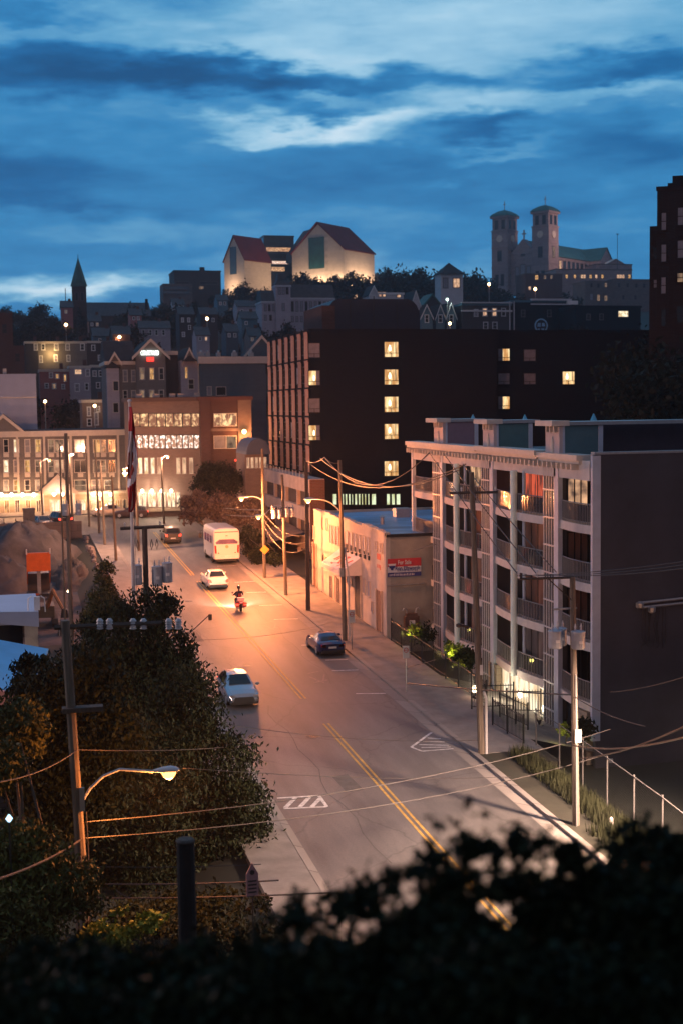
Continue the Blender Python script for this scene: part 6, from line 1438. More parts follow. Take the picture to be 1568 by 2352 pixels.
P5, H5 = pole('tall grey pole at the far corner of the warehouse', *G(708,1405).xy, P(703,1060,96.9).z, (P(703,1060,96.9).x-G(708,1405).x, 0), .18, .13, 'dark_wood')
P6, H6 = pole('utility pole with grey transformer cans at the parking garage', *G(657,1370).xy, P(648,1090,104).z, (P(648,1090,104).x-G(657,1370).x, 0), .15, .11)
q = PL(648,1180,104,P6)
for s in (-.75,-.3,.3,.75): transformer(P6, q.x+s, -.3, q.z-.35+.1*(s > 0), .2, .7)
crossarm(P6, (q.x,0,q.z+.45), .95, 'dark_wood', (-.9,.9))
a = PL(650,1165,104,P6); b = PL(606,1184,103.4,P6); MB().tube(arc(a, b, .5), .035, 6).build('lamp_arm', mt['alu'], P6); cobra(P6, b, (-1,-.1), bulb_o, 8500, SOD, 1.0)
P7, H7 = pole('utility pole with a yellow marker plate and a lit lamp arm near the bus', *G(608,1330).xy, P(602,1030,113.3).z, (P(602,1030,113.3).x-G(608,1330).x, 0), .16, .11)
a = PL(603,1150,113.3,P7); b = PL(567,1142,112.6,P7); MB().tube(arc(a, b, .3), .04, 6).build('lamp_arm', mt['alu'], P7); cobra(P7, b, (-1,-.1), bulb_o, 11500, SOD, 1.1)
q = PL(607,1262,113.3,P7); yel = M('traffic_yellow', (.75,.36,.05), .5, .1, 3)
MB().prism([(q.x-.42,q.z),(q.x,q.z-.42),(q.x+.42,q.z),(q.x,q.z+.42)], 'y', -.22, -.18).build('marker_plate', yel, P7)
for i, (px, top, Y, lx, ly, pw, lab) in enumerate(((265,1092,127.9,None,0,0,'leaning pole standing on the left pavement near the hotel'),(240,1060,140,None,0,0,'slim pole on the left pavement left of the leaning pole'),(228,1010,150,None,0,0,'tall slim pole before the lit hotel shopfronts'),
   (206,1008,158,None,0,0,'tall slim pole left of the hotel porch lights'),(318,1068,135,288,1076,1300,'pole with a lit lamp beside the flag'),(378,1060,158,387,1047,300,'lamp pole before the brick restaurant'),(168,1090,160,168,1042,160,'lamp pole with a pale light over the hotel porch'),(100,1070,165,116,1055,260,'lamp pole at the far left with an orange light'),(548,1110,160,None,0,0,'thin leaning pole with a red light near the restaurant'))):
    p = P(px, 1200, Y); zt_ = P(px, top, Y).z
    t_, H_ = pole(lab, p.x, Y, zt_ if not lx else max(zt_, P(lx, ly, Y).z-.1), (-.2,0), .15, .09, 'wood_pole', group='poles near the hotel')
    if lx:
        b = PL(lx, ly, Y, t_); MB().tube([(-.2,0,H_-.3), (b.x*.6,0,b.z+.1), (b.x,0,b.z+.05)], .04, 6).build('lamp_arm', mt['alu'], t_); cobra(t_, b, (-.3,-1), bulb_w if pw == 160 else bulb_o, pw*6, SODP, 1.0)
    if px == 548: MB().lathe((-.25,-.3,PL(0,1070,Y,t_).z), [(.02,-.15),(.15,0),(.02,.15)], 8).build('red_light', mt['tail'], t_)
    if px == 318:
        q = PL(291,1089,Y,t_); MB().tube([(-.2,0,q.z+.2),(q.x+.3,0,q.z+.05)], .035, 5).build('lamp_arm', mt['alu'], t_); cobra(t_, (q.x+.3,0,q.z+.05), (-1,0), bulb_o, 0, SOD, 1.0)
# assumed lamp outside the frame at the right, added to light the near road
RL, H_ = pole('assumed street lamp pole beyond the right edge that lights the near road', 28.3, 40, 10.6, (0,0), .15, .11, zb=1.2, name='street_lamp', group='assumed street lamps')
MB().tube([(0,0,H_-.5),(-.6,0,H_+.1),(-1.3,0,H_+.2)], .045, 8).build('lamp_arm', mt['alu'], RL); cobra(RL, (-1.3,0,H_+.2), (-1,0), bulb_w, 0, SODP, 1.0)
lamp_light((26.6, 40, 10.3), 54000, (1,.62,.44), 'SPOT', .6, 128, (R(12), R(30), 0), None, .5)
zb_rl = RL.location.z
# assumed high mast, out of view left, added to light facades and road
HM = thing('assumed_high_mast', 'assumed high mast with a ring of floodlights added beyond the left edge', 'lamp', (-26, 58, 1.5)); MB().tube([(0,0,0),(0,0,27)], [.35,.16], 12).build('shaft', mt['galv'], HM)
pe = P(1640,1535,46); lamp_light(pe, 2600, (1,.30,.08), 'POINT', .12); MB().lathe((pe.x-28.3, pe.y-40, pe.z-zb_rl), [(.2,.05),(.2,-.05),(.12,-.16),(.02,-.2)], 12).build('assumed_side_lens', bulb_o, RL)  # assumed unseen orange lamp, added to light the wall corner and cables
for k in range(6):
    a_ = k*math.pi/3; MB().box(math.cos(a_)*.9-.25, math.cos(a_)*.9+.25, math.sin(a_)*.9-.25, math.sin(a_)*.9+.25, 26.4, 26.75).build('floodlight', mt['galv'], HM)
MB().lathe((0,0,26.8), [(1.0,0),(1.0,.08)], 16).build('ring', mt['galv'], HM)
lamp_light((-26, 58, 27.6-2.0), 28000, (1,.60,.47), 'POINT', .6)  # light of the assumed mast
# hillside lamps
for i, (px, py, Y, lab, gm, pw, c_) in enumerate(((1122,653,480,'hillside lamp with an orange globe left of the bell towers','o',120,SOD),(1228,664,500,'hillside lamp glowing yellow below the bell towers','o',160,SOD),(1026,688,300,'lamp with a greenish white globe below the cupola','g',90,(.8,1,.9)),
   (1032,743,290,'peach glowing lantern below the pointed dormers','o',60,SODP),(152,746,400,'small orange lamp on the left hillside below the mast','o',160,SOD),(275,774,330,'orange lamp between the terraced rows and the trees','o',90,SOD),(476,732,380,'orange lamp in the trees below the office block','o',60,SOD),(1140,765,195,'faint pink lamp by the dark shed','o',6,SODP),(104,922,220,'orange lamp at the edge of the pale clad block','o',50,SOD),(218,932,216,'yellow lamp over the brown shop house','o',40,SODP))):
    p = P(px, py, Y); zb_2 = ground(p.x, Y)
    t_ = thing('street_lamp', lab, 'lamp', (p.x, Y, zb_2), 0, 'small lamps on the hillside'); hz = p.z-zb_2; rr_ = Y/3000*3.2
    MB().tube([(0,0,-.3),(0,0,hz)], .08, 6).build('shaft', mt['galv'], t_)
    MB().lathe((0,0,hz), [(rr_*.3,-rr_),(rr_,-rr_*.3),(rr_,rr_*.3),(rr_*.3,rr_)], 10).build('globe', {'o': bulb_o, 'g': glow('green_white_globe', (.7,1,.85), 6)}[gm], t_)
    lamp_light((p.x, Y-rr_-.5, p.z-rr_*.5), pw*2, c_, 'POINT', .3)

# wires
def wire(label, a, b, sag, r_=.013, group='overhead wires', n=14):
    a, b = Vector(a), Vector(b); pts = []
    for i in range(n+1):
        t_ = i/n; pts.append(a.lerp(b, t_)-Vector((0,0,sag*4*t_*(1-t_))))
    o = thing('overhead_wire', label, 'wire', a, 0, group)
    bpy.data.objects.remove(o); m_ = MB().tube([p-a for p in pts], r_, 5, cap=False)
    return tag(m_.build('overhead_wire', mt['wire'], None, a), label, 'wire', group)
T4 = P(780,1062,85.2); T5 = P(703,1058,96.9); 
for i, (pa, pb_, sg, nm) in enumerate(((P(745,1050,86), P(985,1040,62), 1.75, 'upper'), (P(735,1052,90), P(1056,1078,57.9), 1.35, 'middle'), (T5, P(1068,1066,57.9), 1.55, 'lower'))):
    wire('%s of the sagging wires between the grey poles and the apartment' % nm, pa, pb_, sg, .03)
wire('short wire joining the two grey pole tops', T5, P(745,1050,86), .25, .025); wire('short wire peaking above the curved lamp pole', P(745,1050,86), T4, .2, .025)
ends = [(1190,1322),(1234,1322),(1284,1322)]
for i, (px0, py0, (ex, ey)) in enumerate(((985,1040,ends[0]),(1020,1045,ends[1]),(1062,1066,ends[2]))):
    wire('%s diagonal wire crossing the balconies down to the long crossarm' % ('left','middle','right')[i], P(px0,py0,62), P(ex,ey,47.8), .1, .024)
for i, (e_, oy) in enumerate(zip(ends, (1290,1298,1306))):
    wire('%s wire running from the long crossarm out past the blank wall' % ('upper','middle','lower')[i], P(e_[0],e_[1],47.8), P(1620,oy-8,38), .12, .016)
wire('thick cable lit pink crossing before the iron fence', P(880,1563,78) , P(1315,1596,47.8), .1, .035)
wire('cable from the weathered pole falling away to the lower right', P(1318,1600,47.8), P(1480,1668,40), .15, .022)
wire('upper orange lit cable entering from the right edge', P(1600,1655,30), P(1330,1742,47), .2, .032); wire('middle orange lit cable entering from the right edge', P(1600,1685,30), P(1315,1712,47.8), .25, .032)
wire('orange lit cable rising to the lamp at the right edge', P(1600,1545,44), P(1400,1590,50), .12, .022)
wire('thin cable across the tan wall to the balcony', P(858,1545,84), P(1000,1515,70), .1, .02); wire('short lit cable end above the for sale banner', P(950,1264,75), P(1000,1250,64), .02, .025)
for i, (ya_, yb2) in enumerate(((1888,1830),(1925,1855))):
    wire('%s lit wire running right from the near lamp pole over the road' % ('upper','lower')[i], P(197,ya_,36), P(1400,yb2-155+i*30,50), .55, .016)
wire('lit wire falling left from the near lamp pole', P(190,1926,36), P(-40,2030,26), .12, .026)
wire('high wire running right from the near lamp pole', P(180,1722,36), P(560,1712,52), .1, .014); wire('wire passing left behind the near lamp pole', P(180,1722,36), P(-40,1800,30), .2, .014)
wire('faint wire below the lamp head', P(420,1764,36), P(1300,1775,60), .3, .010)
for i, (y0_, y1_) in enumerate(((2030,2022),(2063,2050))): wire('%s orange lit cable behind the cut off post' % ('upper','lower')[i], P(205,y0_,34), P(640+i*120,y1_,30), .05, .02)
wire('short twisted cable hanging between the orange lit cables', P(262,2040,33.9), P(300,2062,33.9), .04, .02)
wire('thin cable above the orange lit pair', P(200,1990,34), P(600,1985,33), .05, .010)
for i in range(3): wire('%s sagging lamplit cable from the yellow marked pole to the warehouse pole' % ('upper','middle','lower')[i], P(604,1175+i*14,113.3), P(706,1228+i*14,96.9), .8+.25*i, .035)
for i, yy in enumerate((1165,1180)): wire('%s glowing wire running left from the yellow marked pole' % ('upper','lower')[i], P(500,yy,150), P(604,yy+6,113.3), .1, .05)
wire('long wire low over the road shadowed by the trees', P(420,1470,60), P(760,1430,84), .3, .010)
wire('wire crossing above the silver hatchback', P(450,1652,52), P(1100,1700,57.9), .35, .012)

# ================================================================== signs, hydrant, fences
def sign_post(label, px, py, htop, plate, pmats, grp='small street signs', name='parking_sign'):
    g = G(px, py, .12); t_ = thing(name, label, 'sign', g, 0, grp)
    MB().tube([(0,0,-.1),(0,0,htop)], .03, 6).build('post', mt['galv'], t_)
    o = MB().box(-plate[0]/2, plate[0]/2, -.06, -.035, htop-plate[1], htop).build('plate', pmats[0], t_)
    mr = MB()
    for i in range(16):
        a_, b_ = 2*math.pi*i/16, 2*math.pi*(i+1)/16; R0, R1 = plate[0]*.28, plate[0]*.38; cz_ = htop-plate[1]*.35
        mr.prism([(R0*math.cos(a_),cz_+R0*math.sin(a_)),(R1*math.cos(a_),cz_+R1*math.sin(a_)),(R1*math.cos(b_),cz_+R1*math.sin(b_)),(R0*math.cos(b_),cz_+R0*math.sin(b_))], 'y', -.068, -.061)
    mr.box(-plate[0]*.3, plate[0]*.3, -.067, -.061, cz_-.02, cz_+.02).build('symbol', pmats[1], o)
s_w = M('sign_white', (.6,.6,.58), .5, .05, 3); s_r = M('sign_red', (.5,.08,.06), .5, .05, 3)
sign_post('white no parking sign behind the blue convertible', 808, 1490, 2.6, (.42,.85), (s_w, s_r)); sign_post('white no parking sign beside the iron fence', 932, 1588, 2.65, (.38,.72), (s_w, s_r))
g = G(483,1486,.12); t_ = thing('leaning_sign', 'leaning thin sign post on the left pavement', 'sign', (10.0, g.y, g.z)); hp = P(483,1420,g.y).x-10.0
MB().tube([(-.3,0,-.1),(hp,0,2.2)], .03, 6).build('post', mt['black_metal'], t_); MB().box(hp-.12, hp+.12, -.05, -.02, 1.8, 2.2).build('plate', mt['dark_wood'], t_)
g = G(468,1590,.12); t_ = thing('fire_hydrant', 'yellow fire hydrant on the left pavement beside the trees', 'hydrant', (9.9, g.y, g.z)); hy = M('hydrant_yellow', (.8,.42,.03), .5, .1, 4)
MB().lathe((0,0,0), [(.17,0),(.17,.06),(.12,.08),(.12,.55),(.16,.57),(.16,.62),(.12,.66),(.09,.78),(.03,.84)], 12).build('barrel', hy, t_)
for s in (-1, 1): MB().tube([(0,0,.45),(s*.24,0,.45)], .06, 8).build('outlet', hy, t_)
# small house shaped notice in the shrubs
p = P(580,2028,30); t_ = thing('notice_board', 'small pink white house shaped notice standing in the shrubs', 'sign', (p.x, 30, p.z-1.6))
w_ = .145; MB().prism([(-w_,1.28),(w_,1.28),(w_,1.82),(0,2.1),(-w_,1.82)], 'y', 0, .03).build('board', M('faded_pink_board', (.5,.28,.27), .7, .2, 6), t_)
o = MB().lathe((0,0,0), [(.06,-.005),(.06,.005)], 12).build('disc', mt['dark_wood'], t_); o.rotation_euler = (R(90),0,0); o.location = (0,-.01,1.86)
mm = MB()
for k in range(4): mm.box(-w_*.7, w_*.7, -.012, -.001, 1.36+k*.09, 1.395+k*.09)
mm.build('print', mt['dark_wood'], t_); MB().tube([(0,.02,-.6),(0,.02,1.3)], .02, 6).build('post', mt['dark_wood'], t_)
# iron fence before the apartment
def iron_run(label, pts, h, nm='iron_fence', zf=None, gap=.14, group='iron fences before the apartment'):
    a0 = pts[0]; z_of = zf or (lambda x, y: road_z(y)+.12)
    t_ = thing(nm, label, 'fence', (a0[0], a0[1], z_of(*a0)), 0, group); l_ = t_.location
    for a, b in zip(pts, pts[1:]):
        A, B_ = Vector((a[0],a[1],z_of(*a)))-l_, Vector((b[0],b[1],z_of(*b)))-l_; L_ = (B_-A).length; n = max(2, int(L_/gap))
        m_ = MB(); m_.tube([A+Vector((0,0,.12)), B_+Vector((0,0,.12))], .022, 4).tube([A+Vector((0,0,h-.06)), B_+Vector((0,0,h-.06))], .024, 4)
        for i in range(n): q = A.lerp(B_, i/n); m_.tube([q+Vector((0,0,.1)), q+Vector((0,0,h+.04))], .014, 4, cap=False)
        m_.build('picket_panel', mt['black_metal'], t_)
        MB().tube([A+Vector((0,0,-.1)), A+Vector((0,0,h+.12))], .045, 4).build('post', mt['black_metal'], t_)
    MB().tube([B_+Vector((0,0,-.1)), B_+Vector((0,0,h+.12))], .045, 4).build('post', mt['black_metal'], t_)
    return t_
ipts = [(24.55, 84.6-i*2.3) for i in range(9)]
iron_run('long black iron picket fence between the pavement and the planted forecourt', ipts, 1.35)
iron_run('short iron fence crossing toward the lit entrance', [(23.6,65.9),(25.9,65.6)], 1.3)
iron_run('black iron gate panel nearest the street lamp post', [(23.55,62.6),(23.7,60.9),(23.85,59.1)], 1.35, 'iron_gate')
iron_run('iron gate panel behind the nearest one', [(24.6,64.3),(24.9,62.8),(25.1,61.6)], 1.2, 'iron_gate')
iron_run('iron fence piece in front of the lobby glass', [(25.2,64.8),(26.9,64.2)], 1.2)
# dark planting strip wall
MB
# forecourt paving lit by the lobby
fc = MB(); fc.face([(24.5,59.9,road_z(59.9)+.06),(29,59.9,2.05),(29,74,2.35),(24.5,74,road_z(74)+.06)]); struct(fc.build('forecourt', mt['walk']))
# chain link fence
fence_m = M('weathered_fence_steel', (.12,.12,.12), .7, .2, 3)
def chain(label, pts, h):
    z_of = lambda x, y: road_z(y)-.05
    a0 = pts[0]; t_ = thing('chain_link_fence', label, 'fence', (a0[0],a0[1],z_of(*a0))); l_ = t_.location; wm = M('chain_wire', (.10,.10,.10), .5, .1, 3, metal=.5)
    for a, b in zip(pts, pts[1:]):
        A, B_ = Vector((a[0],a[1],z_of(*a)))-l_, Vector((b[0],b[1],z_of(*b)))-l_; L_ = (B_-A).length; d = (B_-A)/L_; m_ = MB(); s = .11; n = int((L_+h)/s)
        for k in (1, -1):
            for i in range(n):
                u0 = i*s-(h if k == 1 else 0); u1 = u0+h*(1 if k == 1 else 0); 
                if k == -1: u0, u1 = i*s, i*s-h
                z0_, z1_ = 0, h
                lo, hi = (u0, u1)
                def clipu(u, z, uu, zz):
                    if u < 0: t2 = (0-u)/(uu-u); return 0, z+(zz-z)*t2
                    if u > L_: t2 = (L_-u)/(uu-u); return L_, z+(zz-z)*t2
                    return u, z
                if max(lo, hi) <= 0 or min(lo, hi) >= L_: continue
                (ua, za_), (ub, zb2_) = clipu(u0,0,u1,h), clipu(u1,h,u0,0)
                pA, pB = A+d*ua+Vector((0,0,za_)), A+d*ub+Vector((0,0,zb2_))
                w2 = Vector((0,0,.006)); m_.face([pA-w2, pB-w2, pB+w2, pA+w2])
        m_.build('wire_mesh', wm, t_)
        MB().tube([A+Vector((0,0,h)), B_+Vector((0,0,h))], .025, 6).build('top_rail', fence_m, t_)
        MB().tube([A+Vector((0,0,-.2)), A+Vector((0,0,h+.1))], .035, 6).build('post', fence_m, t_)
    return t_
chain('chain link fence curving down beside the weedy verge', [(24.3,58.6),(24.35,55.9),(24.3,53.2),(24.2,50.5),(24.1,47.8),(24.0,45.2),(23.8,42.6)], 1.9)
# entrance lantern, planters and lit shrubs
def lit_shrub(label, px, py, X, r_, power, seed, mat='leaf_lit', col=(1,.85,.2), n=700):
    p = PX(px, py, X); z_ = p.z-r_*.9
    t_ = tree_world('garden_shrub', label, 'shrub', (p.x, p.y, z_), [(p.x, p.y, p.z, r_, r_, r_*.8)], n, .14, mt[mat], .03, seed, 'garden shrubs in the forecourt', droop=0, shell=.2)
    if power: lamp_light((p.x-.45, p.y-.55, p.z-.1), power, col, 'POINT', .05)
lit_shrub('yellow green shrub lit from below at the far end of the iron fence', 950, 1450, 25.6, .75, 22, 61); lit_shrub('dark shrub right of the lit one at the far end', 972, 1458, 26.2, .8, 0, 62, 'leaf')
lit_shrub('feathery yellow lit shrub behind the dark utility pole', 1042, 1495, 25.8, .75, 26, 63); lit_shrub('round dark clipped shrub beside the feathery lit one', 1072, 1512, 25.7, .8, 0, 64, 'leaf', n=1500)
lit_shrub('low glowing plant under the round clipped shrub', 1054, 1524, 25.2, .35, 9, 65, n=260); lit_shrub('yellow glowing plant left of the weathered pole', 1298, 1678, 26.6, .42, 14, 66, n=400)
lit_shrub('dark shrub right of the weathered pole against the stone pier', 1335, 1672, 27.0, .7, 0, 67, 'leaf', n=1100)
p = G(1065,1606,.0); t_ = thing('bollard_light', 'small glowing bollard light at the end of the iron fence', 'lamp', (24.7, p.y, p.z)); MB().lathe((0,0,0), [(.13,0),(.13,.38)], 10).build('post', mt['black_metal'], t_)
MB().lathe((0,0,.38), [(.17,0),(.17,.3),(.05,.36)], 10).build('lantern', sc_m, t_); lamp_light((24.4, p.y-.3, p.z+.6), 8, SODP, 'POINT', .1)
pp = PX(1237, 1665, 26.9); t_ = thing('potted_plant', 'spiky plant in a dark pot by the lobby door', 'plant', (pp.x, pp.y, 2.2)); MB().lathe((0,0,0), [(.16,0),(.24,.5),(.22,.5)], 10).build('pot', mt['black_metal'], t_)
m_ = MB(); rg = random.Random(2)
for i in range(26):
    a_ = rg.uniform(0,6.28); r_ = rg.uniform(.1,.4); m_.face([(-.02,0,.5),(.02,0,.5),(math.cos(a_)*r_, math.sin(a_)*r_, .5+rg.uniform(.4,.8))])
m_.build('leaves', mt['leaf'], t_)
for px, py, lab in ((738,0,''),): pass
for gx, gy, lab in ((22.55,49.9,'small white utility marker in the weeds left of the weathered pole'),(22.7,47.0,'small white utility marker in the weeds right of the weathered pole')):
    o = thing('marker_post', lab, 'post', (gx, gy, road_z(gy)+.1), 0, 'utility markers'); MB().box(-.07,.07,-.04,.04,0,.42).lathe((0,0,.42), [(.08,0),(.03,.06)], 6).build('stake', s_w, o)

# ================================================================== vehicles
def car(name, label, cat, x, y, rz, L_, W_, H_, paint, kind='sedan', group=None, lights_on=True, roofm=None, glassm=None):
    t_ = thing(name, label, cat, (x, y, road_z(y)), rz, group)
    hw = W_/2; zb = .22; belt = H_*.60; g_ = glassm or mt['glass_dark']
    # stations: (y, half width scale, z bottom, belt, top, roof half width, cabin?)
    S = {'sedan': [(0,.86,.42,.80,.82,.80,0),(.06,.97,.24,.88,.92,.84,0),(.14,1,.2,.92,.97,.86,0),(.26,1,.2,.95,1.38,.64,1),(.36,1,.2,.95,1.44,.62,1),(.52,1,.2,.94,1.42,.62,1),(.68,1,.2,.92,.97,.84,0),(.86,1,.2,.82,.86,.84,0),(.96,.95,.24,.66,.70,.78,0),(1,.84,.36,.52,.55,.70,0)],
         'hatch': [(0,.90,.36,.86,.90,.80,0),(.025,.97,.24,.94,1.0,.84,0),(.07,1,.2,.98,1.34,.66,1),(.18,1,.2,.98,1.44,.64,1),(.34,1,.2,.96,1.47,.64,1),(.5,1,.2,.94,1.43,.63,1),(.70,1,.2,.90,.98,.84,0),(.86,1,.2,.80,.88,.84,0),(.96,.94,.24,.66,.72,.78,0),(1,.82,.34,.50,.54,.68,0)],
         'suv': [(0,.92,.42,1.0,1.04,.84,0),(.03,.98,.3,1.06,1.12,.86,0),(.06,1,.28,1.1,1.62,.74,1),(.2,1,.28,1.1,1.72,.72,1),(.42,1,.28,1.08,1.73,.72,1),(.56,1,.28,1.06,1.66,.70,1),(.70,1,.28,1.04,1.12,.86,0),(.88,1,.28,.96,1.02,.86,0),(.97,.95,.3,.8,.84,.8,0),(1,.86,.42,.62,.66,.74,0)],
         'coupe': [(0,.80,.40,.74,.77,.74,0),(.05,.95,.24,.84,.88,.82,0),(.12,1,.2,.88,.93,.84,0),(.22,1,.2,.90,1.12,.66,1),(.34,1,.2,.90,1.27,.60,1),(.46,1,.2,.90,1.28,.60,1),(.60,1,.2,.88,.92,.82,0),(.84,1,.2,.78,.82,.82,0),(.95,.93,.24,.62,.66,.74,0),(1,.78,.34,.48,.52,.64,0)]}[kind]
    k = H_/{'sedan':1.45,'hatch':1.47,'suv':1.73,'coupe':1.28}[kind]
    def sec(s):
        yy = -L_/2+s[0]*L_; w_ = hw*s[1]; r_ = hw*s[5]; z0, zb_, zt_ = s[2]*k, s[3]*k, s[4]*k
        half = [(w_*.86,z0),(w_*.98,z0+.10),(w_,z0+(zb_-z0)*.45),(w_*.985,zb_-.06),(w_*.93,zb_),(r_+.02,zt_-.05),(r_*.92,zt_),(0,zt_+.03)]
        return [(a,yy,b) for a,b in half]+[(-a,yy,b) for a,b in reversed(half[:-1])]
    rows = [sec(s) for s in S]; m_ = MB(); m_.grid(rows); m_.face(list(reversed(rows[0]))); m_.face(rows[-1])
    m_.f = [tuple(reversed(f)) for f in m_.f]
    body = m_.build('body', [paint], t_, smooth=False)
    md = body.modifiers.new('bevel', 'BEVEL'); md.width = .03; md.segments = 2; md.limit_method = 'ANGLE'
    if roofm: pass
    def off(q, d=.014):
        c = sum((Vector(p) for p in q), Vector())/len(q); n = (Vector(q[1])-Vector(q[0])).cross(Vector(q[2])-Vector(q[1])).normalized()
        if n.dot(c-Vector((0,c.y if abs(c.x) > .3 else 0,.7))) < 0: n = -n
        return [tuple(c+(Vector(p)-c)*.90+n*d) for p in q]
    cab = [i for i, s in enumerate(S) if s[6]]; f0, f1 = cab[0], cab[-1]
    for side, (a, b) in (('l',(4,5)),('r',(9,10))):
        for i in range(f0, f1): MB().face(off([rows[i][a], rows[i+1][a], rows[i+1][b], rows[i][b]])).build('side_window', g_, t_)
    def screen(i, j, nm):
        A, B_ = rows[i], rows[j]   # A low row, B high row
        q = [Vector(A[4]).lerp(Vector(A[5]), .55), Vector(A[10]).lerp(Vector(A[9]), .55), Vector(B_[9]), Vector(B_[5])]
        q = [Vector(A[6]), Vector(A[8]), Vector(B_[8]), Vector(B_[6])]
        MB().face(off([tuple(p) for p in q], .045)).build(nm, g_, t_)
    screen(f1+1, f1, 'windscreen'); screen(f0-1, f0, 'rear_window')
    for s in (-1, 1):
        for yy in (-L_*.31, L_*.31):
            o = MB().lathe((0,0,0), [(.24,-.1),(.32,-.09),(.33,0),(.32,.09),(.24,.1)], 18).build('wheel', mt['tyre'], t_); o.matrix_local = Matrix.Translation((s*(hw-.10), yy, .33)) @ Matrix.Rotation(R(90), 4, 'Y')
            MB().lathe((0,0,s*.085), [(.22,-.02),(.22,.02),(.05,.035)], 12).build('rim', mt['galv'], o)
        yr = -L_/2; zt_ = S[2][3]*k
        if kind == 'coupe':
            for dx in (.0,): MB().prism([(s*hw*.45,zt_-.32),(s*hw*.80,zt_-.30),(s*hw*.84,zt_-.12),(s*hw*.5,zt_-.14)], 'y', yr+.0, yr+.16).build('tail_light', mt['red_glass'], t_)
        else: MB().prism([(s*hw*.62,zt_-.34),(s*hw*.90,zt_-.32),(s*hw*.93,zt_-.05),(s*hw*.66,zt_-.12)], 'y', yr-.02, yr+.20).build('tail_light', mt['tail'] if lights_on else mt['red_glass'], t_)
        zf = S[-2][3]*k
        MB().prism([(s*hw*.48,zf-.14),(s*hw*.86,zf-.08),(s*hw*.90,zf+.06),(s*hw*.58,zf+.0)], 'y', L_/2-.32, L_/2-.03).build('headlight', mt['chrome'] if not (lights_on == 'front') else mt['head'], t_)
        ym = -L_/2+S[f1+1][0]*L_-.12
        MB().lathe((s*(hw+.09), ym, belt*.0+S[f1][3]*k), [(.03,-.02),(.11,.02),(.11,.1),(.03,.15)], 8, sy=.6).build('mirror', paint, t_)
    MB().box(-.26,.26, -L_/2-.02, -L_/2+.1, zb*1.8*k+.12, zb*1.8*k+.24).build('number_plate', s_w, t_)
    MB().box(-hw*.78,hw*.78, -L_/2+.01, -L_/2+.15, .26*k, .40*k).build('rear_bumper', mt['black_metal'], t_)
    MB().box(-hw*.62,hw*.62, L_/2-.14, L_/2-.0, .34*k, .50*k).build('grille', mt['black_metal'], t_)
    MB().box(-hw*.84,hw*.84, -L_*.46, L_*.46, .14, .26).build('underbody', mt['black_metal'], t_)
    return t_
def paint(name, c, rough=.28, metal=.3): 
    m, t, b = nt(name); b.inputs['Base Color'].default_value = (*c,1); b.inputs['Roughness'].default_value = rough; b.inputs['Metallic'].default_value = metal
    b.inputs['Coat Weight'].default_value = .6; b.inputs['Coat Roughness'].default_value = .08; return m
hb = car('hatchback', 'silver blue hatchback driving toward the camera on the left lane', 'car', 11.85, 71.9, R(180), 4.3, 1.78, 1.47, paint('silver_blue_paint', (.30,.36,.42), .25, .5), 'hatch', 'cars on the street')
MB().prism([(-.62,.30),(.62,.30),(.5,.58),(-.5,.58)], 'y', 2.06, 2.17).build('air_intake', mt['black_metal'], hb)
for s in (-1,1): MB().prism([(s*.62,.36),(s*.82,.40),(s*.80,.56),(s*.66,.5)], 'y', 2.0, 2.1).build('fog_light_recess', mt['black_metal'], hb)
car('convertible', 'dark blue sports car with black roof parked at the right kerb', 'car', 19.55, 83.0, 0, 4.25, 1.84, 1.30, paint('dark_blue_paint', (.012,.02,.09), .25, .4), 'coupe', 'cars on the street', False)
car('sedan', 'white sedan seen from behind next to the centre line', 'car', 16.45, 110.9, 0, 4.7, 1.84, 1.46, paint('white_paint', (.62,.60,.58), .3, 0), 'sedan', 'cars on the street')
car('suv', 'dark sport utility vehicle with lit tail lights far up the road', 'car', 16.3, 141.3, 0, 4.6, 1.85, 1.72, paint('dark_grey_paint', (.06,.055,.055), .3, .4), 'suv', 'cars on the street')
p = P(135,1195,160); car('suv', 'black vehicle with red tail lights turning at the far left junction', 'car', p.x, 160, R(20), 4.6, 1.9, 1.8, paint('black_paint', (.02,.02,.022), .3, .3), 'suv', 'cars at the junction')
p = P(100,1200,158); car('car', 'car with bright white headlights at the far left junction', 'car', p.x, 158, R(195), 4.4, 1.8, 1.45, paint('grey_paint', (.12,.12,.13), .3, .4), 'hatch', 'cars at the junction', 'front')
p = P(305,1196,164); car('car', 'dark parked car before the hotel right of the flagpole', 'car', p.x, 166, R(80), 4.4, 1.8, 1.5, paint('dark_red_paint', (.06,.03,.03), .3, .3), 'hatch', 'cars at the junction')
p = P(250,1196,168); car('car', 'pale parked car before the hotel left of the flagpole', 'car', p.x, 168.6, R(92), 4.4, 1.8, 1.5, paint('pale_paint', (.4,.38,.36), .3, .3), 'sedan', 'cars at the junction', False)
# bus
BU = thing('bus', 'white motor coach with a lilac rear window parked at the right kerb', 'bus', (19.45, 126.2, road_z(126.2)), R(.5)); wp = paint('bus_white_paint', (.70,.66,.64), .35, 0)
Lb, Wb, Hb = 6.6, 2.5, 3.35; rows = []
for u, s_, zt_, z0 in ((0,.93,.93,.5),(.012,.985,.985,.42),(.05,1,1,.4),(.95,1,1,.4),(.985,.98,.97,.42),(1,.9,.9,.6)):
    yy = -Lb/2+u*Lb; w_ = Wb/2*s_; h_ = Hb*zt_
    half = [(w_*.94,z0),(w_,z0+.15),(w_,1.4),(w_,h_-.45),(w_*.96,h_-.18),(w_*.82,h_-.03),(0,h_+.05)]
    rows.append([(a,yy,b) for a,b in half]+[(-a,yy,b) for a,b in reversed(half[:-1])])
m_ = MB(); m_.grid(rows); m_.face(list(reversed(rows[0]))); m_.face(rows[-1]); m_.f = [tuple(reversed(f)) for f in m_.f]; m_.build('body', wp, BU)
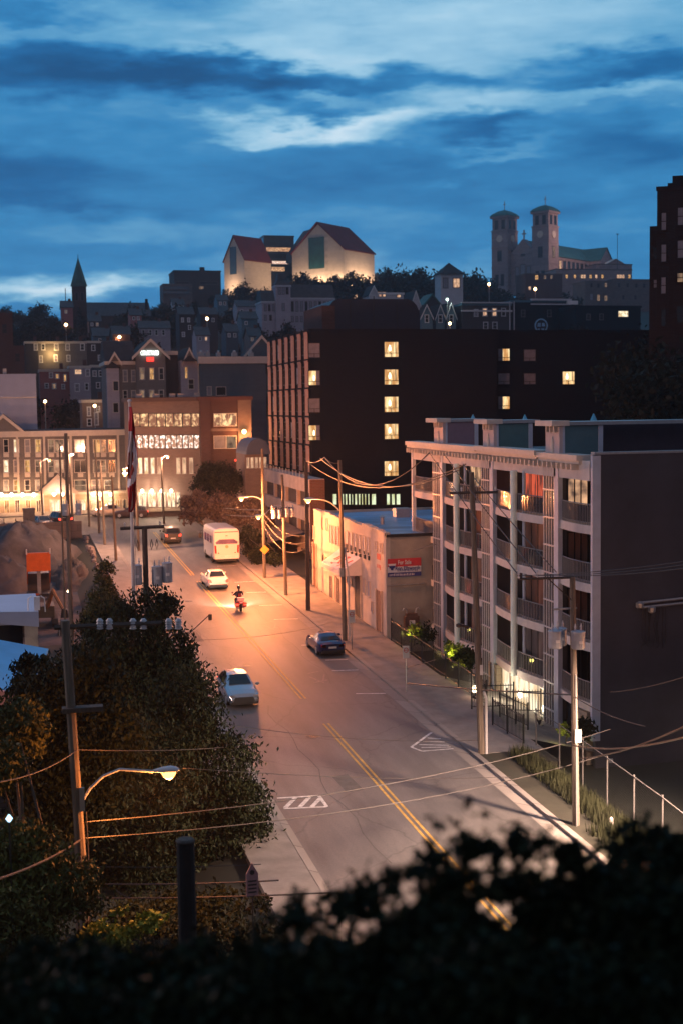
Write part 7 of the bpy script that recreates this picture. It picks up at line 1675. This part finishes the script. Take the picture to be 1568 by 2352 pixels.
yr = -Lb/2
lil = M('lilac_reflecting_glass', (.16,.10,.20), .15, .3, 1.5, spec=.8)
MB().prism([(-1.02,1.88),(1.02,1.88),(1.08,2.05),(.7,2.32),(-.7,2.32),(-1.08,2.05)], 'y', yr-.03, yr+.05).build('rear_window', lil, BU)
MB().box(-1.12,1.12, yr-.01, yr+.1, 2.98, 3.06).build('roof_edge_band', M('plum_band', (.16,.05,.10), .5, .1, 2), BU)
for s in (-1,1):
    MB().prism([(s*.98,1.0),(s*1.14,1.0),(s*1.18,1.75),(s*1.02,1.75)], 'y', yr-.04, yr+.06).build('tail_light', mt['red_glass'], BU)
    for i in range(3): MB().box(s*1.235, s*1.262, yr+1.0+i*1.7, yr+2.4+i*1.7, 1.85, 2.6).build('side_window', lil, BU)
    for yy in (-Lb*.27, Lb*.32):
        o = MB().lathe((0,0,0), [(.32,-.14),(.47,-.12),(.48,0),(.47,.12),(.32,.14)], 18).build('wheel', mt['tyre'], BU); o.matrix_local = Matrix.Translation((s*1.12, yy, .48)) @ Matrix.Rotation(R(90), 4, 'Y')
        MB().lathe((0,0,s*.12), [(.28,-.02),(.28,.02),(.08,.05)], 12).build('rim', mt['galv'], o)
    MB().tube([(s*1.2,Lb/2-.1,2.7),(s*1.5,Lb/2+.1,2.6),(s*1.55,Lb/2+.05,2.2)], .03, 5).box(s*1.55-.13, s*1.55+.13, Lb/2, Lb/2+.08, 1.9, 2.35).build('mirror', mt['black_metal'], BU)
MB().box(-1.15,1.15, yr-.08, yr+.1, .45, .78).build('rear_bumper', mt['white'], BU); MB().box(-1.0,1.0, yr+.1, Lb/2-.3, .2, .42).build('underbody', mt['black_metal'], BU)
o = MB().lathe((0,0,0), [(.16,-.01),(.16,.01)], 16).build('round_emblem', M('tan_emblem', (.5,.36,.2), .5, .1, 3), BU); o.rotation_euler = (R(90),0,0); o.location = (0,yr-.03,1.62)
MB().box(-.1,.1, yr-.03, yr+.02, 2.62, 2.70).build('roof_light', mt['chrome'], BU)
for s in (-1, 1): MB().box(s*.8-.06, s*.8+.06, yr-.035, yr+.02, .98, 1.06).build('reflector', mt['red_glass'], BU)

# ------------------------------------------------------------------ motorcycle and rider
mx_, my_ = 16.55, 99.0
MC = thing('motorcycle', 'red touring motorcycle with glowing tail lights in the right lane', 'motorcycle', (mx_, my_, road_z(my_))); mr = paint('motorcycle_red', (.42,.02,.02), .3, .2)
for yy in (-.75, .8):
    o = MB().lathe((0,0,0), [(.22,-.07),(.31,-.06),(.33,0),(.31,.06),(.22,.07)], 20).build('wheel', mt['tyre'], MC); o.matrix_local = Matrix.Translation((0,yy,.33)) @ Matrix.Rotation(R(90), 4, 'Y')
    MB().lathe((0,0,0), [(.2,-.03),(.2,.03)], 14).build('rim', mt['chrome'], o)
MB().prism([(-.9,.62),(-.4,.5),(.3,.45),(.6,.62),(.55,.95),(.25,1.0),(-.1,.82),(-.6,.84),(-.95,.8)], 'x', -.14, .14).build('body', mr, MC)
MB().prism([(-.55,.82),(.1,.80),(.1,.9),(-.2,.9),(-.5,1.02)], 'x', -.16, .16).build('seat', mt['tyre'], MC)
for s in (-1,1):
    MB().prism([(s*.16,.38),(s*.42,.40),(s*.44,.70),(s*.18,.74)], 'y', -1.0, -.42).build('pannier', mr, MC)
    MB().box(s*.30-.09, s*.30+.09, -1.03, -.99, .52, .64).build('tail_light', mt['tail'], MC)
    MB().tube([(s*.12,-.2,.35),(s*.2,-.6,.3),(s*.22,-1.05,.32)], .05, 8).build('exhaust', mt['chrome'], MC)
    MB().tube([(s*.06,.8,.33),(s*.08,.55,.95)], .03, 6).build('fork', mt['chrome'], MC)
    MB().tube([(0,.5,1.02),(s*.25,.48,1.12),(s*.42,.38,1.12)], .018, 6).build('handlebar', mt['chrome'], MC)
    MB().tube([(s*.3,.47,1.12),(s*.42,.5,1.32)], .01, 5).box(s*.42-.07, s*.42+.07, .49, .52, 1.28, 1.38).build('mirror', mt['chrome'], MC)
MB().prism([(-.24,.86),(.24,.86),(.26,1.10),(-.26,1.10)], 'y', -1.02, -.62).build('top_case', M('white_case', (.75,.72,.7), .3, 0), MC)
MB().box(-.12,.12,-1.04,-1.0,.68,.8).build('number_plate', s_w, MC); MB().box(-.2,.2,-1.045,-1.02,.90,.95).build('brake_light', mt['tail'], MC)
MB().lathe((0,.74,.98), [(.02,-.1),(.1,-.05),(.11,.05),(.02,.1)], 10).build('headlamp', mt['chrome'], MC)
MB().prism([(-.22,1.0),(.22,1.0),(.16,1.42),(-.16,1.42)], 'y', .60, .62).build('windshield', mt['glass_grey'], MC)
lamp_light((mx_, my_+1.1, road_z(my_)+1.1), 1500, (1,.82,.66), 'SPOT', .08, 120, (R(66), 0, 0)); lamp_light((mx_, my_-1.35, road_z(my_)+.8), 9, (1,.1,.05), 'POINT', .1)
# rider: one continuous skinned body
def skin_figure(name, verts, edges, mat, par, loc, sub=2):
    me = bpy.data.meshes.new(name); me.from_pydata([v[:3] for v in verts], edges, []); o = link(name, me, par, loc)
    s = o.modifiers.new('skin', 'SKIN'); ss = me.skin_vertices[0].data
    for i, v in enumerate(verts): ss[i].radius = (v[3], v[4] if len(v) > 4 else v[3])
    ss[0].use_root = True
    md = o.modifiers.new('sub', 'SUBSURF'); md.levels = sub; md.render_levels = sub; me.materials.append(mat); return o
RD = thing('person', 'motorcyclist in a dark jacket and helmet riding away on the red motorcycle', 'person', (mx_, my_, road_z(my_)))
V = [(0,-.22,.98,.17,.13),(0,-.18,1.18,.17,.12),(0,-.10,1.38,.20,.12),(0,-.05,1.50,.09,.08),(0,-.02,1.60,.07),(0,0,1.70,.09),
     (.17,-.08,1.44,.075),(.34,.10,1.26,.055),(.38,.33,1.14,.042),(-.17,-.08,1.44,.075),(-.34,.10,1.26,.055),(-.38,.33,1.14,.042),
     (.12,-.16,.94,.11),(.27,.18,.88,.085),(.24,.02,.46,.055),(.24,.14,.34,.05),(-.12,-.16,.94,.11),(-.27,.18,.88,.085),(-.24,.02,.46,.055),(-.24,.14,.34,.05)]
E_ = [(0,1),(1,2),(2,3),(3,4),(4,5),(2,6),(6,7),(7,8),(2,9),(9,10),(10,11),(0,12),(12,13),(13,14),(14,15),(0,16),(16,17),(17,18),(18,19)]
for s in (1,-1):
    w0 = 8 if s == 1 else 11; b = len(V)
    V.append((s*.395,.40,1.125,.035,.02)); E_.append((w0, b))
    for k in range(4): V.append((s*(.365+.022*k),.455,1.128,.010)); V.append((s*(.365+.022*k),.47,1.095,.009)); E_ += [(b, len(V)-2), (len(V)-2, len(V)-1)]
    V.append((s*.35,.43,1.105,.011)); E_.append((b, len(V)-1))
skin_figure('body', V, E_, M('dark_riding_clothes', (.03,.025,.04), .7, .2, 5), RD, (0,0,0))
MB().lathe((0,.02,1.66), [(.06,-.02),(.125,.03),(.145,.12),(.12,.22),(.06,.27),(.01,.285)], 14).build('helmet', paint('helmet_black', (.03,.03,.035), .2, 0), RD, smooth=True)
MB().prism([(-.10,1.72),(.10,1.72),(.09,1.80),(-.09,1.80)], 'y', .135, .165).build('visor', mt['glass_dark'], RD)
MB().box(-.11,.11,-.30,-.26,1.10,1.34).build('back_patch', M('red_patch', (.45,.06,.05), .7, .2, 5), RD)

# ------------------------------------------------------------------ building site at the left
def heap(name, label, cx_, cy_, rx, ry, h, seed, mat):
    rg = random.Random(seed); m_ = MB(); rows = []
    n, k = 14, 26
    off_ = [rg.uniform(.8,1.2) for _ in range(k)]
    for i in range(n+1):
        t_ = i/n; row = []
        for j in range(k+1):
            a_ = 2*math.pi*(j % k)/k; r_ = (1-t_)*off_[j % k]
            row.append((rx*r_*math.cos(a_), ry*r_*math.sin(a_), h*(1-(1-t_)**1.6)*(1+.25*math.sin(a_*3+seed)*(1-t_))+ (rg.uniform(-.28,.28) if 0 < i < n and j < k else 0)-.3))
        row[-1] = row[0]; rows.append(row)
    m_.grid(rows); o = m_.build(name, mat, None, (cx_, cy_, ground(cx_, cy_)), smooth=True); return tag(o, label, 'heap', 'heaps on the building site')
heap('gravel_heap', 'large grey gravel heap rising behind the orange truck bed', .5, 136, 6.5, 10, 5.0, 1, mt['gravel']); heap('gravel_heap', 'lower pale gravel heap at the left edge of the site', -2.2, 124, 4, 7, 3.4, 2, mt['gravel']); heap('soil_heap', 'rough soil heap right of the truck beside the rock wall', 5.2, 128, 2.4, 9, 2.0, 3, M('brown_soil', (.06,.048,.045), .95, .4, .7, .7))
sg = MB(); sg.face([(-8,92,2.75),(6.6,92,2.75),(6.6,148,4.4),(-8,148,4.4)]); struct(sg.build('site_ground', mt['gravel']))
rg = random.Random(9); rw = thing('rock_wall', 'rough rock retaining wall along the edge of the building site', 'wall', (7.2, 94, 2.4))
for seg in range(9):
    m_ = MB()
    for i in range(26):
        y_ = seg*6+rg.uniform(0,6); z_ = rg.uniform(.0,2.0)+.028*y_; r_ = rg.uniform(.25,.5); x_ = .35-(2.0-z_+.028*y_)*.25
        m_.lathe((x_,y_,z_), [(.05,-r_*.8),(r_*.8,-r_*.5),(r_,0),(r_*.7,r_*.6),(.05,r_*.8)], 6, rot=rg.uniform(0,1), sx=.8)
    m_.build('rock_course', M('wall_rock', (.20,.16,.15), .9, .35, 1.5, .4) if seg == 0 else bpy.data.materials['wall_rock'], rw)
hd = thing('site_hoarding', 'pale plank hoarding standing on the edge of the building site', 'fence', (7.0, 93, 2.4))
for i in range(7): MB().prism([(i*1.15,0),(i*1.15+1.05,0),(i*1.15+1.05,1.7+.4*((i*3) % 4)/3),(i*1.15,1.9)], 'x', -.04+.05*(i % 2), .04+.05*(i % 2)).build('plank_panel', mt['walk'], hd)
p = P(92,1372,112); gz_ = ground(p.x, 112)+.0
DT = thing('dump_truck', 'dump truck with its orange bed tipped up on the building site', 'truck', (p.x, 112, 3.25))
org = M('safety_orange', (.72,.14,.02), .5, .12, 2)
z_t = P(92,1270,112).z-3.25; z_b = P(92,1312,112).z-3.25
MB().prism([(0,z_b),(.25,z_b),(.35,z_t),(0,z_t)], 'x', -.98, .98).prism([(0,z_b),(2.6,z_b-1.4),(2.9,z_b-.6),(.35,z_t)], 'x', -.98, -.90).prism([(0,z_b),(2.6,z_b-1.4),(2.9,z_b-.6),(.35,z_t)], 'x', .90, .98).build('tipping_bed', org, DT)
for s in (-.98,.94): MB().box(s-.03, s+.07, -.05, .1, z_t-.1, z_t+.35).build('bed_stake', mt['white'], DT)
MB().box(-.95,.95,.4,4.2,.9,1.15).build('chassis', mt['black_metal'], DT); MB().box(-.95,.95,2.9,4.6,1.15,2.6).prism([(-.8,2.0),(.8,2.0),(.7,2.55),(-.7,2.55)], 'y', 2.86, 2.9).build('cab', M('dark_cab_paint', (.05,.04,.035), .4, .2, 2), DT)
MB().prism([(.6,.9),(1.0,.9),(.6,z_b)], 'x', -.15, .15).build('ram', mt['galv'], DT)
for s in (-1,1):
    for yy in (.8,1.8,3.9):
        o = MB().lathe((0,0,0), [(.3,-.13),(.46,-.12),(.48,0),(.46,.12),(.3,.13)], 16).build('wheel', mt['tyre'], DT); o.matrix_local = Matrix.Translation((s*.85,yy,.48)) @ Matrix.Rotation(R(90), 4, 'Y')
# excavator arm and stacks of dark formwork
EX = thing('excavator', 'dark tracked excavator below the orange truck bed', 'excavator', (P(95,1400,104).x, 104, 3.05))
for s in (-1,1): MB().prism([(-1.5,.1),(1.5,.1),(1.7,.4),(1.5,.75),(-1.5,.75),(-1.7,.4)], 'x', s*1.0-.22, s*1.0+.22).build('track', mt['tyre'], EX)
MB().box(-1.0,1.0,-1.2,1.4,.8,1.7).build('body', M('dark_machine_paint', (.08,.06,.04), .5, .3, 2), EX); MB().box(-.95,-.1,-1.3,.0,1.7,2.6).build('cab', mt['glass_dark'], EX)
MB().tube([(.4,-1.0,1.5),(.9,-1.9,3.0),(1.6,-2.6,1.6)], [.2,.18,.12], 6).build('boom', M('rusty_boom', (.14,.07,.04), .6, .3, 2), EX); MB().prism([(1.4,1.0),(2.0,1.0),(1.9,1.6),(1.5,1.7)], 'y', -2.9, -2.3).build('bucket', mt['black_metal'], EX)
for i, (px, py, Y, w2, h2, lab) in enumerate(((8,1395,98,1.6,1.6,'dark formwork stack at the left edge of the site'),(48,1390,100,1.3,1.5,'dark formwork stack beside the excavator'),(150,1390,100,1.2,1.1,'small stack of dark timber right of the excavator'))):
    p = P(px, py, Y); t_ = thing('formwork_stack', lab, 'stack', (p.x, Y, 2.9), 0, 'stacks on the building site')
    for k in range(4): MB().box(-w2/2+.05*(k % 2), w2/2, -.5, .5, k*h2/4+.01, (k+1)*h2/4-.03).build('panel', mt['dark_wood'], t_)
    for s in (-.4, .4): MB().tube([(w2*s,-.52,0),(w2*s,-.52,h2+.7)], .04, 6).build('upright', mt['galv'], t_)
lamp_light((P(160,1358,101).x, 100.2, P(160,1358,101).z), 12, SODP, 'POINT', .1)
WL = thing('work_light', 'small warm work light hanging over the building site', 'lamp', (P(158,1358,101).x, 101, 3.0)); hz = P(158,1358,101).z-3.0
MB().tube([(0,0,0),(0,0,hz)], .03, 5).build('stand', mt['galv'], WL); MB().lathe((0,-.05,hz), [(.03,-.12),(.12,0),(.03,.12)], 8).build('bulb', sc_m, WL)
# dark tall hoarding block in front of the hotel
p = P(68,1205,150); t_ = thing('utility_kiosk', 'tall dark grey kiosk standing before the hotel shopfronts', 'kiosk', (p.x, 150, 4.4)); MB().box(-.65,.65,0,1.2,0,P(68,1172,150).z-4.4).box(-.7,.7,-.05,1.25,P(68,1172,150).z-4.4,P(68,1170,150).z-4.3).build('cabinet', M('dark_kiosk', (.08,.08,.085), .7, .2, 2), t_)
p = P(0,1200,148); wl_ = thing('boundary_wall', 'low grey wall along the far side of the building site', 'wall', (0, 148.5, 4.2)); MB().box(-8, 7.2, 0, .3, -.5, P(30,1203,148).z-4.2).build('wall', mt['stone'], wl_)
for i in range(12): MB().box(-7.5+i*1.25,-7.42+i*1.25,0,.1,P(30,1203,148).z-4.2,P(30,1192,148).z-4.2).build('railing_post', mt['black_metal'], wl_)
# canopy building and low blue roofed shed at the left edge
YK = 58
a, b = P(-60,1430,YK).x, P(90,1430,YK).x; zt_ = P(45,1407,YK).z; zc = P(45,1437,YK).z
CB = thing('canopy_building', 'low building with a pale fascia and a cream corner pier at the left edge', 'building', ((a+b)/2, YK, 2.2)); l = CB.location; w_ = (b-a)/2
MB().prism([(-w_,zt_-l.z+.12),(-w_,zc-l.z+.25),(w_,zc-l.z-.1),(w_,zt_-l.z)], 'y', 0, .3).box(-w_,w_-.02,.3,6,zc-l.z,zt_-l.z-.02).build('fascia', mt['panel_white'], CB)
MB().box(w_-.62, w_-.05, .05, .6, 0, zc-l.z).build('pier', mt['stucco_tan'], CB); MB().box(-w_, w_-.7, .5, 6, 0, zc-l.z).build('wall', mt['glass_dark'], CB)
for px in (82,): 
    q = P(px, 1400, YK+.5); MB().tube([(q.x-l.x-.32,.5,zt_-l.z-.1),(q.x-l.x-.3,.5,zt_-l.z+.5),(q.x-l.x-.15,.5,zt_-l.z+.62)], .03, 6).tube([(q.x-l.x+.42,.5,zt_-l.z-.1),(q.x-l.x+.4,.5,zt_-l.z+.5),(q.x-l.x+.25,.5,zt_-l.z+.62)], .03, 6).box(q.x-l.x-.05,q.x-l.x+.2,.4,.6,zt_-l.z,zt_-l.z+.6).build('roof_vent', mt['white'], CB)
LS = thing('low_shed', 'low shed with a bright blue sloping roof and a pink fascia at the left edge', 'shed', (P(40,1560,50).x, 50, 2.0)); l = LS.location
def lp(px, py, Y): p = P(px, py, Y); return (p.x-l.x, p.y-l.y, p.z-l.z)
blu = M('blue_sheet_roof', (.07,.30,.62), .6, .12, .6)
A, B_, C_, D_ = lp(-80,1455,56), lp(112,1490,56), lp(60,1595,49), lp(-80,1560,49)
MB().face([A,B_,C_,D_]).face([(q[0],q[1],q[2]-.12) for q in (D_,C_,B_,A)]).face([D_,C_,(C_[0],C_[1],C_[2]-.12),(D_[0],D_[1],D_[2]-.12)]).face([C_,B_,(B_[0],B_[1],B_[2]-.12),(C_[0],C_[1],C_[2]-.12)]).build('roof', blu, LS)
A, B_, C_, D_ = lp(-80,1563,48.95), lp(60,1598,48.95), lp(42,1622,48.95), lp(-80,1602,48.95)
MB().prism([(A[0],A[2]),(B_[0],B_[2]),(C_[0],C_[2]),(D_[0],D_[2])], 'y', -1.3, -1.05).build('fascia', M('pink_fascia', (.5,.24,.22), .7, .15, 2), LS)
MB().box(lp(-80,1560,49)[0], C_[0]-.2, -.9, 5.5, 0, D_[2]).build('wall', mt['siding_dk'], LS)
tree_world('shrub', 'leafy spray overhanging the blue shed roof', 'shrub', (P(90,1650,46).x, 46, 2.2), [pb(80,1525,46,45,20), pb(60,1570,46,35,25), pb(105,1600,46,40,40)], 1600, .16, mt['leaf'], .05, 71, droop=1.0, elong=2)
# lit greenish window glow low at the left
gl_ = thing('garden_lamp', 'small cool garden lamp shining through the trees at the left edge', 'lamp', (P(22,1890,33).x, 33, 6)); MB().tube([(0,0,-4),(0,0,P(22,1875,33).z-6)], .03, 6).build('post', mt['black_metal'], gl_)
MB().lathe((0,0,P(22,1880,33).z-6), [(.02,-.1),(.09,0),(.02,.1)], 8).build('globe', glow('cool_globe', (.5,.8,1), 2), gl_); lamp_light((P(5,1880,32).x, 31.5, P(10,1850,32).z), 14, (.75,.95,.4), 'POINT', .2)

# people as dark figures on the hotel pavement
def walker(label, px, py, Y, c, seed, rz=0):
    p = P(px, py, Y); z = road_z(Y)+.12; rg = random.Random(seed); st = rg.uniform(.1,.25)
    t_ = thing('person', label, 'person', (p.x, Y, z), rz, 'people on the hotel pavement')
    V = [(0,0,.95,.15,.11),(0,0,1.15,.14,.10),(0,0,1.38,.18,.11),(0,0,1.50,.06),(0,.01,1.62,.095,.10),(0,.01,1.70,.085,.09),
      (.2,0,1.40,.06),(.26,.02,1.12,.045),(.25,.12,.9,.035),(.25,.16,.82,.03,.018),(-.2,0,1.40,.06),(-.26,-.04,1.12,.045),(-.25,.04,.9,.035),(-.25,.06,.82,.03,.018),
      (.1,0,.9,.10),(.1,st,.5,.07),(.1,st*.9,.08,.045),(.1,st*.9+.13,.04,.04,.03),(-.1,0,.9,.10),(-.1,-st*.6,.5,.07),(-.1,-st*1.3,.08,.045),(-.1,-st*1.3+.13,.04,.04,.03)]
    E2 = [(0,1),(1,2),(2,3),(3,4),(4,5),(2,6),(6,7),(7,8),(8,9),(2,10),(10,11),(11,12),(12,13),(0,14),(14,15),(15,16),(16,17),(0,18),(18,19),(19,20),(20,21)]
    skin_figure('body', V, E2, c, t_, (0,0,0), 1)
    MB().lathe((0,-.01,1.70), [(.02,-.03),(.105,0),(.105,.06),(.06,.11),(.01,.125)], 10).build('hair', mt['bark'], t_, smooth=True)
walker('person in dark clothes walking on the pavement left of the flagpole', 288, 1200, 170, M('dark_clothes', (.03,.03,.04), .8, .2, 4), 1, R(90)); walker('person in a pale top standing right of the flagpole near the hotel', 318, 1200, 170, M('pale_clothes', (.35,.33,.33), .8, .2, 4), 2)
